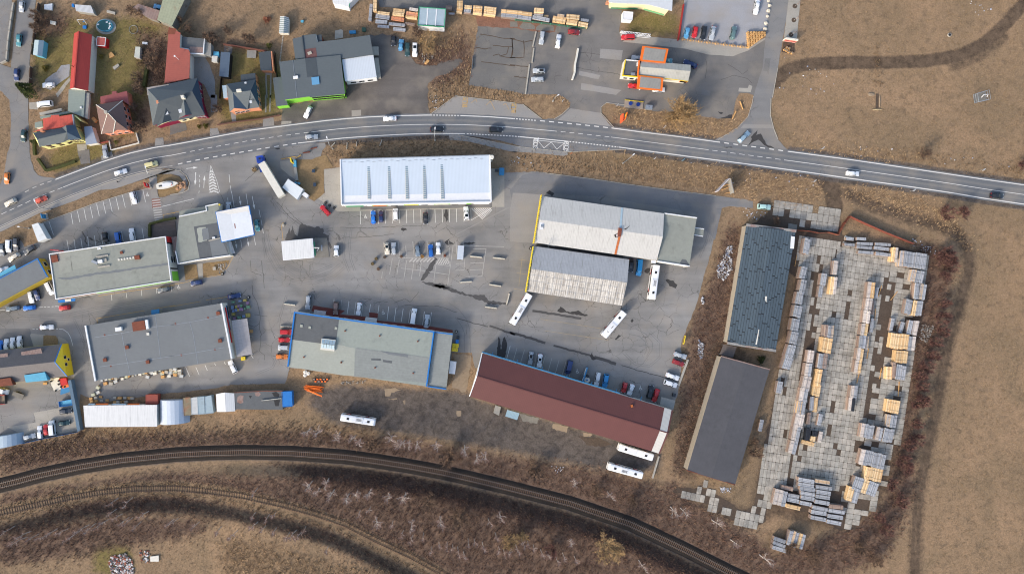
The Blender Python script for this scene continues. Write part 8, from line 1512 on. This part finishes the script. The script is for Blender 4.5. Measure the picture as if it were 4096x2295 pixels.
# ================================================================= TREES AND SHRUBS
def rv(r,s=1.0):return Vector((r.uniform(-s,s),r.uniform(-s,s),r.uniform(-s,s)))
def twig(g,p,d,L_,w,cols,r):
    e = d.cross(Vector((0,0,1)));
    if e.length < 1e-3:e = Vector((1,0,0))
    e = e.normalized()*w;g.col = r.choice(cols);g.add([tuple(p-e),tuple(p+e),tuple(p+d*L_)],[(0,1,2)])
def bare_tree(seed,h,spread,trunk_r,cols,nb=16,multi=1,tw=0.035,twn=6,lo=0.3,up=0.55):
    r = random.Random(seed);gt = G();gc = G()
    for m in range(multi):
        p = Vector((0,0,-0.1));a0 = r.uniform(0,6.28);d = (Vector((0,0,1))+rv(r,0.06)+(Vector((math.cos(a0),math.sin(a0),0))*0.42*(m > 0 or multi > 2))).normalized();seg = 7;pts = [p.copy()]
        hh = h*(1 if m == 0 else r.uniform(0.7,1))
        for i in range(seg):p = p+d*hh/seg;d = (d+rv(r,0.09)+Vector((0,0,0.04))).normalized();pts.append(p.copy())
        for i in range(seg):gt.tube(pts[i],pts[i+1],max(0.02,trunk_r*(1-i/seg*0.92)),max(0.018,trunk_r*(1-(i+1)/seg*0.92)),5,False)
        for b in range(nb//max(1,multi-1) if multi > 1 else nb):
            t = lo+(0.98-lo)*(b+r.random())/(nb//max(1,multi-1) if multi > 1 else nb);t = min(t,0.98);i = min(seg-1,int(t*seg));q_ = pts[i].lerp(pts[i+1],t*seg-i);a = r.uniform(0,6.28)
            bd = (Vector((math.cos(a),math.sin(a),0))+Vector((0,0,r.uniform(up*0.6,up*1.8)))).normalized();bl = spread*(1.15-t*0.75)*r.uniform(0.7,1.15);rb = max(0.05,trunk_r*0.5*(1.15-t));bp = q_;ns = 4
            for k in range(ns):
                n_ = bp+bd*bl/ns;gt.tube(bp,n_,rb*(1-k/ns*0.8),rb*(1-(k+1)/ns*0.8),3,False);bd = (bd+rv(r,0.22)+Vector((0,0,0.06))).normalized()
                for s in range(2):
                    sd = (bd+rv(r,0.9)).normalized();sl_ = bl*0.38*r.uniform(0.6,1.2);sp = n_;gt.tube(sp,sp+sd*sl_,max(0.03,rb*0.5),0.02,3,False)
                    for j in range(twn):u = r.random();twig(gc,sp+sd*sl_*u,(sd+rv(r,0.8)+Vector((0,0,-0.1))).normalized(),r.uniform(0.4,1.0),tw,cols,r)
                bp = n_
            for j in range(twn):twig(gc,bp,(bd+rv(r,0.7)).normalized(),r.uniform(0.4,1.1),tw,cols,r)
    return gt.mesh('trunk',True),gc.mesh('crown')
PINK = [lin((140,112,102),KA),lin((124,98,90),KA),lin((150,122,112),KA),lin((112,90,82),KA)];BRN = [lin((112,92,78),KA),lin((96,78,66),KA),lin((128,106,88),KA)];TAN = [lin((170,138,98),KA),lin((150,122,88),KA),lin((186,156,112),KA)]
PROTO = {}
def proto(kind):
    if kind in PROTO:return PROTO[kind]
    k,s = kind
    if k == 'birch':a,c = bare_tree(10+s,8.5+s*0.5,2.6,0.17,PINK,12,1,0.022,5,0.3,0.7);tm = 'bark_white'
    elif k == 'thin':a,c = bare_tree(40+s,8.0+s*0.4,1.4,0.11,PINK,8,1,0.022,4,0.45,0.9);tm = 'bark_white'
    elif k == 'willow':a,c = bare_tree(70+s,11.0,6.5,0.5,TAN,56,5,0.06,6,0.12,0.55);tm = 'bark_tan'
    elif k == 'dark':a,c = bare_tree(80+s,8.0,3.8,0.20,BRN,22,2,0.04,7,0.15,0.5);tm = 'bark_brown'
    elif k == 'oak':a,c = bare_tree(90+s,9.0,4.4,0.24,TAN,26,3,0.05,8,0.18,0.45);tm = M('bark_olive',(142,126,98),0.9,var=0.2)
    else:a,c = bare_tree(100+s,2.6,1.7,0.05,BRN if k == 'shrub' else [lin((108,78,72),KA),lin((92,64,60),KA),lin((126,92,82),KA)],14,5,0.035,6,0.1,0.8);tm = 'bark_brown'
    a.materials.append(mt(tm));c.materials.append(MATS['twigs']);PROTO[kind] = (a,c);return PROTO[kind]
NK = {'birch':('birch_tree','tree'),'thin':('young_birch','tree'),'willow':('willow_tree','tree'),'dark':('bare_tree','tree'),'oak':('bare_tree','tree'),'shrub':('bare_shrub','shrub'),'redshrub':('bare_shrub','shrub')}
TC = [0]
def tree(kind,t,x,y,label,group=None,sc=1.0,base=True):
    TC[0] += 1;p = P1(t,x,y);X,Y,Z_ = WG(*p) if base else WG(*p,0);r = random.Random(TC[0]);a,c = proto((kind,TC[0] % (4 if kind in ('birch','thin') else 2)));nm,cat = NK[kind]
    o = empty(nm,(X,Y,Z_),r.uniform(0,6.28),label,cat,group);k = sc*r.uniform(0.85,1.12);o.scale = (k,k,k);link(bpy.data.objects.new('trunk',a),o);link(bpy.data.objects.new('crown',c),o);return o
def pull(t,x,y,f=0.030):      # crown position in the picture -> base position
    p = P1(t,x,y);return (p[0]+(NX-p[0])*f,p[1]+(NY-p[1])*f)
for t_,xs in (('14',((2010,780),(2180,780),(2460,830))),('24',((190,880),(270,930),(740,880),(830,950),(930,950),(1015,960),(1120,980),(1410,970),(1840,1030),(2030,1170),(2150,1130)))):
    for x,y in xs:tree('birch','S',*pull(t_,x,y),'leafless white birch on the bank between cinder yard and railway','birches north of the railway')
for t_,xs in (('15',((1215,150),(1340,160),(1290,70),(1150,90))),('25',((50,200),(120,180),(240,160),(400,200),(535,190),(290,400),(600,420),(1340,370),(830,390))),('35',((530,590),(1120,770)))):
    for x,y in xs:tree('birch','S',*pull(t_,x,y),'spreading white birch standing south of the railway','spreading birches south of the railway')
for t_,xs in (('15',((670,350),(790,365),(840,350),(190,430),(380,470),(520,500),(690,430),(760,460),(850,480),(960,520),(1020,500),(1100,470),(1290,640),(690,140),(1060,520))),('25',((150,330),(240,300),(430,420),(520,500),(690,520),(1240,400),(1300,520),(820,600),(890,600),(940,620),(980,640),(1030,680),(1070,570),(1120,570),(1190,600),(1330,640),(1370,660),(1420,650),(760,640),(600,540),(855,440))),('35',((10,640),(60,620),(110,560),(160,590),(210,620),(270,660),(320,680),(400,720),(560,720),(460,690))),('05',((300,900),(420,940),(560,950),(700,860),(860,860),(960,950),(1060,880),(1180,800),(1280,780),(1400,760),(1480,720),(1600,560),(1680,640),(1780,690),(1840,690),(1960,760),(2080,600),(2460,720),(120,1000),(60,820),(230,990),(1620,400),(1840,390),(2520,710)))):
    for x,y in xs:tree('thin','S',*pull(t_,x,y,0.025),'slim pale birch sapling in the belt beside the disused track','slim birches beside the disused track')
for x,y,lab in ((560,80,'white birch north of the track below the last coach'),(850,180,'broad white birch overhanging the railway'),(1390,310,'white birch at the railway bank near the slab road')):tree('birch','S',*pull('35',x,y),lab)
for x,y,lab in ((60,320,'pale birch leaning by the slab road end'),(330,420,'fallen-looking pale birch below the slab road'),(490,590,'pale birch close to the railway cutting'),(740,720,'pale birch below the lonely timber pile')):tree('birch','S',*pull('45',x,y),lab)
for t_,x,y,k,lab,s_ in (('35',820,600,'oak','big olive-barked bare tree south of the railway',1.1),('25',1010,380,'dark','dark-stemmed bare tree in the birch belt',1.0),('25',740,210,'dark','grey twiggy bare tree at the dark bank',0.9),('35',730,150,'shrub','tan bare shrub beside the railway birch',1.4),('35',1050,250,'shrub','tan bare shrub on the railway bank',1.5),('35',360,640,'redshrub','russet shrub in the birch belt',1.5),('25',1420,560,'oak','yellowish bare tree at the end of the birch belt',0.6),('35',110,540,'oak','yellowish branching tree amid slim birches',0.6),('45',1150,700,'dark','dark bare tree below the timber heap',0.9),('45',950,620,'shrub','brown shrub below the lonely timber pile',1.5),('55',120,600,'shrub','grey shrub at the bramble corner',1.8),('55',250,720,'dark','dark bare tree at the field corner',0.7)):tree(k,'S',*pull(t_,x,y,0.02),lab,None,s_)
tree('willow','S',2690,478,'large yellow-twigged bare willow beside the station lot',None,1.05);tree('willow','S',2740,470,'second stem of yellow bare willow at the station verge',None,0.85)
tree('oak','20',1300,690,'wide brown-twigged bush on the rubble ground beside the gravel lot',None,0.75);tree('dark','51',1040,860,'dark bare bush on the verge of the open field',None,0.62)
for t_,x,y,k,lab,s_ in (('51',2540,1030,'redshrub','dark red bush at the road by the field edge',2.2),('52',1345,350,'redshrub','dark red bush on the verge, first of two by the pole',1.7),('52',1640,345,'redshrub','dark red bush on the verge, beside the braced pole',1.7),('00',610,260,'shrub','bare shrub behind the panelled fence',1.5),('00',620,420,'shrub','second bare shrub behind the panelled fence',1.4),('00',1960,200,'dark','bare fruit tree above the ring on the lawn',0.55),('00',2100,240,'dark','bare fruit tree beside the rusty shed',0.5),('00',2240,850,'dark','bare grey tree between lawn and long red house',0.65),('00',2230,950,'shrub','bare shrub below the grey tree of the lawn',1.5),('00',2080,1180,'shrub','bare bush at the lawn corner',1.4),('00',2050,1360,'shrub','bare bush behind the salmon house',1.5),('01',2020,180,'dark','grey bare tree beside the crimson-walled house',0.6),('01',2050,520,'shrub','bare shrub in the strip beside the salmon house',1.4),('10',300,440,'dark','bare tree behind the flat garage',0.55),('10',660,560,'shrub','bare bush at the back of the lawn wall',1.8),('10',900,500,'dark','broad bare tree in the back field',0.55),('10',1230,600,'shrub','dark bare bush behind the garden wall',1.6),('10',180,120,'dark','bare tree beside the mossy barn',0.6),('10',120,330,'shrub','bare bush below the mossy barn',1.6),('11',730,220,'shrub','round bare bush at the drive fence',1.1),('20',1180,520,'shrub','tan bush below the green-framed store',1.4),('42',1400,470,'shrub','dark bush at the head of the felted shed',1.0),('44',1080,900,'dark','tangled dark bush beside the charcoal shed',0.5),('44',1060,1050,'shrub','dark scrub at the side of the charcoal shed',1.6),('24',480,960,'shrub','olive scrub between birches by the railway',2.2),('24',1600,1110,'shrub','green-brown scrub on the railway bank',2.2),('34',380,1290,'shrub','grey-brown scrub below the cinder yard',2.0),('04',1220,790,'shrub','round dark bush below the compound fence',1.2)):tree(k,t_,x,y,lab,None,s_)
for k,(x,y) in enumerate(((1340,1050),(1420,1130),(1380,1250),(1350,950),(1250,1000),(1440,1000))):tree('redshrub','52',x,y,'dark red bramble bush between slab yard and field','bramble bushes',1.5)
for k,(t_,x,y) in enumerate((('53',1330,300),('53',1300,450),('53',1260,660),('53',1200,850),('53',1130,1050),('53',1050,1200),('53',950,1350),('54',1000,100),('54',1050,250),('54',950,350),('54',930,600),('54',930,830),('54',800,900),('54',720,1150),('54',820,1300),('55',330,60),('55',380,180),('55',270,420),('55',200,330))):tree('redshrub',t_,x,y,'dark red bramble bush between slab yard and field','bramble bushes',1.5)
for k,(x,y) in enumerate(((200,40),(330,60),(480,90),(620,70),(760,120),(900,150),(1050,170),(1200,200),(1330,250))):
    pass
# evergreens built of leaf faces
def leafy(name,label,t,x,y,rx,h,col,n=700,cat='tree',z0=0.4,seed=0):
    X,Y,Z_ = WG(*P1(t,x,y));o = empty(name,(X,Y,Z_),0,label,cat);r = random.Random(seed+int(x));g = G();g.tube((0,0,-0.1),(0,0,h*0.8),0.12*rx,0.03,6);g.obj('trunk',MATS['bark_brown'],o);g = G();cc = [lin(c,KA) for c in col]
    for k in range(n):
        z = z0+(h-z0)*r.random()**0.8;rad = rx*(1-((z-z0)/(h-z0))**1.5*0.85)*(0.55+0.5*r.random());a = r.uniform(0,6.28);rad *= 0.85+0.25*math.sin(a*3+seed);c = Vector((math.cos(a)*rad,math.sin(a)*rad,z));d = (Vector((math.cos(a),math.sin(a),0.3))+rv(r,0.5)).normalized()*0.32*max(0.5,rx*0.5);e = d.cross(Vector((0,0,1))).normalized()*0.12*max(0.6,rx*0.6);g.col = r.choice(cc);g.add([tuple(c-e),tuple(c+e),tuple(c+d)],[(0,1,2)])
    g.obj('crown',MATS['twigs'],o);return o
GRN = [(72,82,44),(58,66,38),(90,98,52),(50,56,36)]
leafy('pine_tree','dark green pine at the village street corner','00',430,1330,2.6,7,GRN,1600);leafy('pine_tree','second dark pine behind the street-corner pine','00',500,1400,2.2,6,GRN,1200,seed=3);leafy('clipped_bush','round clipped green bush in the salmon house garden','01',1720,700,0.95,1.6,[(104,104,52),(88,90,46),(120,116,62)],700,'shrub',0.1);leafy('clipped_bush','round clipped yew beside the crimson house, left one','11',440,470,0.95,1.5,[(84,80,36),(104,96,44),(66,64,32)],700,'shrub',0.1);leafy('clipped_bush','round clipped yew beside the crimson house, right one','11',535,460,1.1,1.6,[(84,80,36),(104,96,44),(66,64,32)],800,'shrub',0.1);leafy('low_conifer','low spreading conifer beside the gravel drive','00',680,1010,1.4,1.0,[(108,96,40),(84,78,36)],600,'shrub',0.1);leafy('small_conifer','small green conifer at the garden wall','10',1470,690,1.2,2.4,[(92,92,44),(70,74,38)],700,'shrub',0.2);leafy('street_conifer','dark conifer beside the corner garden hedge','01',520,700,1.0,3.0,GRN,700,'tree',0.2);leafy('dark_evergreen','dark evergreen between the two long sheds','43',1180,1090,1.6,2.2,[(70,74,40),(56,60,36)],800,'shrub',0.2);leafy('russet_bush','orange-brown bush beside the vegetable bed','10',1430,300,1.5,1.4,[(164,108,82),(148,92,70)],700,'shrub',0.1)
leafy('orange_bush','orange-green bush beside the barn pond','00',1500,840,1.0,1.2,[(140,120,50),(96,96,50)],500,'shrub',0.1)
for k,(x,y) in enumerate(((1690,95),(1675,300),(1632,515))):
    X,Y = W(*P1('40',x,y));o = empty('street_sapling',(X,Y,0.05),k,'young pruned street tree in a pit on the footpath','tree','saplings on the footpath');a,c = proto(('thin',k));o.scale = (0.42,)*3;link(bpy.data.objects.new('trunk',a),o);link(bpy.data.objects.new('crown',c),o);g = G();g.tube((0,0,-0.02),(0,0,0.10),2.0,2.0,14);g.obj('tree_pit',MATS['soil'],o)
# ================================================================= LOOSE VEGETATION AND LITTER (uncountable)
def idx_of(px,py):return np.clip(((py-gy[0])/STEP).astype(int),0,len(gy)-1),np.clip(((px-gx[0])/STEP).astype(int),0,len(gx)-1)
PB = PAVED.copy();PB = np.maximum(PB,inside(CONYARD,GXX,GYY));PB = np.maximum(PB,inside(q('F','1090 285 1360 240 1480 290 1420 300 1340 300'),GXX,GYY))
dR1 = np.abs(GYY-np.interp(GXX,R1X,R1Y));PB = np.maximum(PB,dR1 < 36);dR2 = np.abs(GYY-np.interp(GXX,R2X,R2Y));PB = np.maximum(PB,dR2 < 14)
for o in list(COL.objects):       # keep scatter off building footprints
    if o.type == 'EMPTY' and o.get('category') in ('building','shed','garage','canopy','kiosk','container','cabin','tent'):
        for ch in o.children:
            if ch.name.startswith('wall') or ch.name.startswith('body') or ch.name.startswith('canvas'):
                V_ = np.array([(v.co.x+o.location.x,v.co.y+o.location.y) for v in ch.data.vertices]);n = len(V_)//2
                poly = [((x-CX)/S+NX,NY-y/S) for x,y in V_[:n]]
                if len(poly) >= 3:PB = np.maximum(PB,inside(poly,GXX,GYY))
def scatter(name,n,dens,blades,hmin,hmax,width,lean,cols,colw=None,seed=1,label=None,curl=0.35):
    r = np.random.default_rng(seed);pts = []
    px = r.uniform(-80,4180,n*6);py = r.uniform(-80,2380,n*6);iy,ix = idx_of(px,py);keep = (r.random(n*6) < dens[iy,ix]) & (PB[iy,ix] < 0.5);px = px[keep][:n];py = py[keep][:n];n = len(px)
    x = CX+(px-NX)*S;y = -(py-NY)*S;z = gzpx(px,py)-0.06
    B = blades;ang = r.uniform(0,2*np.pi,(n,B));bx = x[:,None]+np.cos(ang)*r.uniform(0,0.25,(n,B));by = y[:,None]+np.sin(ang)*r.uniform(0,0.25,(n,B));hh = r.uniform(hmin,hmax,(n,1))*r.uniform(0.6,1.1,(n,B));ph = 2.2+1.4*np.sin(x*0.03+y*0.05)+r.normal(0,0.3,n)
    lx = np.cos(ph)[:,None]*lean*hh+np.cos(ang)*curl*hh;ly = np.sin(ph)[:,None]*lean*hh+np.sin(ang)*curl*hh;wx = -np.sin(ang)*width;wy = np.cos(ang)*width;zb = np.repeat(z[:,None],B,1)
    V_ = np.stack([np.stack([bx-wx,by-wy,zb],-1),np.stack([bx+wx,by+wy,zb],-1),np.stack([bx+lx,by+ly,zb+hh],-1)],2).reshape(-1,3)
    nf = n*B;me = bpy.data.meshes.new(name);me.vertices.add(nf*3);me.vertices.foreach_set('co',V_.astype(np.float32).ravel());me.loops.add(nf*3);me.loops.foreach_set('vertex_index',np.arange(nf*3,dtype=np.int32));me.polygons.add(nf);me.polygons.foreach_set('loop_start',np.arange(0,nf*3,3,dtype=np.int32));me.update(calc_edges=True)
    C = np.array([lin(c,KA) for c in cols]);pick = r.integers(0,len(C),(n,1));pick = np.where(r.random((n,B)) < 0.35,r.integers(0,len(C),(n,B)),np.repeat(pick,B,1));cc = C[pick.ravel()]*r.uniform(0.8,1.2,(nf,1));cl = np.ones((nf,3,4));cl[:,:,:3] = cc[:,None,:]
    a = me.color_attributes.new('Col','FLOAT_COLOR','CORNER');a.data.foreach_set('color',cl.astype(np.float32).ravel());me.materials.append(MATS['dry_blades']);o = bpy.data.objects.new(name,me);link(o);o['kind'] = 'stuff';tag(o,label,'grass');return o
scatter('dry_long_grass',52000,np.clip(LAY['long']*1.1,0,1)**1.5,6,0.35,0.8,0.055,0.8,[(176,150,118),(160,134,106),(190,164,130),(136,112,88)],seed=2,label='tall dry straw-coloured grass on the verges and banks')
scatter('brushwood',46000,np.clip(LAY['brush']*0.9+LAY['dark']*0.9,0,1)**1.3,7,0.35,1.1,0.04,0.25,[(122,94,82),(104,78,70),(140,110,92),(88,66,60),(150,122,98)],seed=3,label='brown brambles and brushwood on the railway banks and yard edges',curl=0.6)
base = np.clip(0.55-LAY['soil']-LAY['cinder']-LAY['long']-LAY['brush']-LAY['dark'],0,1)
scatter('short_dry_grass',60000,base,5,0.10,0.26,0.05,0.3,[(158,132,102),(142,118,92),(172,146,112),(128,110,80)],seed=4,label='short withered meadow grass',curl=0.8)
scatter('green_tufts',9000,np.clip(LAY['green'],0,1),5,0.06,0.16,0.05,0.2,[(128,116,70),(110,104,62),(142,124,80)],seed=5,label='dull green lawn tufts in the gardens',curl=0.9)
# litter and rubble
def rubble(name,polys,n,cols,smin,smax,label,seed):
    r = random.Random(seed);g = G();cc = [lin(c,KA) for c in cols]
    for (t_,s_,k) in polys:
        P_ = q(t_,s_);xs = [p[0] for p in P_];ys = [p[1] for p in P_];m = 0
        while m < k:
            x,y = r.uniform(min(xs),max(xs)),r.uniform(min(ys),max(ys))
            if not inside(P_,np.array([[x]]),np.array([[y]]))[0,0]:m += 0.1;continue
            X,Y,Z_ = WG(x,y);a = r.uniform(smin,smax);g.col = r.choice(cc);g.box((X,Y,Z_+a*0.2),(a,a*r.uniform(0.4,1),a*0.5),r.uniform(0,3.1),r.uniform(-0.4,0.4));m += 1
    o = g.obj(name,MATS['debris']);o['kind'] = 'stuff';tag(o,label,'rubble');return o
rubble('rubbish_heap',[('42','700 820 780 830 760 1000 770 1180 640 1340 560 1300 540 1150 620 1000',420),('43','280 800 350 880 340 1040 300 1100 260 1000',120),('43','330 150 370 260 330 280 310 200',40),('44','380 560 400 900 330 1000 300 800',40)],0,[(214,214,216),(190,190,194),(150,146,142),(120,112,106),(228,228,230),(140,150,170),(110,90,76)],0.15,0.6,'strewn white rubbish and rubble west of the long sheds',1)
rubble('brick_rubble',[('05','1620 1180 1850 1130 1950 1250 1980 1420 1650 1440 1600 1300',520),('05','2030 1080 2200 1080 2230 1280 2100 1280',60)],0,[(200,196,194),(176,120,100),(150,90,74),(120,116,116),(216,214,212),(90,86,86)],0.15,0.7,'heap of broken bricks and plaster at the bottom wasteland',2)
rubble('scattered_litter',[('41','100 900 2100 1200 1900 1400 900 1400 200 1150',26),('52','900 700 1300 850 1280 950 980 880',40),('21','1300 0 1640 40 1400 240',20),('31','0 900 500 950 600 1100 0 1100',16),('50','1700 0 2200 100 1900 300',14),('40','1500 600 2576 1400 1450 1400',22),('45','330 90 420 100 430 140 330 140',60),('42','900 250 1350 350 1100 480 960 460',30),('51','0 700 2400 1000 2400 1100 0 900',22),('34','600 1250 800 1280 700 1380',24)],0,[(222,222,224),(200,200,204),(180,190,210),(150,140,130)],0.15,0.42,'bits of pale litter scattered on the verges',3)
rubble('stones',[('53','1080 560 1250 600 1150 860 1030 780',120),('24','0 20 380 0 380 40 0 60',40),('20','1200 800 1420 800 1350 900 1220 950',30),('12','700 1090 860 1080 780 1210 700 1240',60)],0,[(150,146,140),(128,120,112),(170,164,156)],0.2,0.5,'grey stones lying along the bramble bank and bed edges',4)
# puddles and pale worn patches on the cinder yard
for t_,s_,m_ in (('24','650 130 820 110 900 150 760 180 740 230 670 230','mud'),('24','1715 450 1780 450 1780 530 1720 525','mud'),('24','710 270 850 265 840 290 720 285','mud'),('24','920 290 970 290 960 350 930 350','mud'),('34','640 630 860 680 830 770 620 710','mud'),('34','130 480 430 560 400 640 180 600','concrete_dark'),('34','1080 770 1220 800 1180 820 1090 830','mud'),('34','1000 820 1300 850 1500 930 1400 980 1150 960','soil')):
    sheet('worn_patch',q(t_,s_),0.012,m_,2.5,ground,seed=len(s_),step=8)
# survey trench and well shaft in the open field
tr2 = empty('survey_trench',(*W(3508,405),0),0,'small dug trench with spoil heap in the open field','trench');g = G();g.prism([(-0.5,-2.6),(0.5,-2.6),(0.6,2.6),(-0.4,2.6)],-0.03,0.03);g.obj('pit',MATS['soil'],tr2)
for x,y,sx,sy,m in ((-2.2,2.4,2.6,1.6,'mud'),(0.9,0,0.6,5.0,'mud'),(-0.2,-3.0,3.6,0.6,'tan_line')):
    o = bpy.data.objects.new('spoil_heap',RKM[1].copy());o.data.materials[0] = MATS[m];o.location = (x,y,0.0);o.scale = (sx/2,sy/2,0.4);link(o,tr2)
wl_ = empty('well_shaft',(*W(3797,141),0),0,'round concrete well shaft sunk in the open field','well');g = G();g.tube((0,0,-0.05),(0,0,0.25),0.7,0.65,16);g.obj('ring',MATS['concrete'],wl_);g = G();g.tube((0,0,0.2),(0,0,0.27),0.48,0.48,14);g.obj('shaft',MATS['black'],wl_)
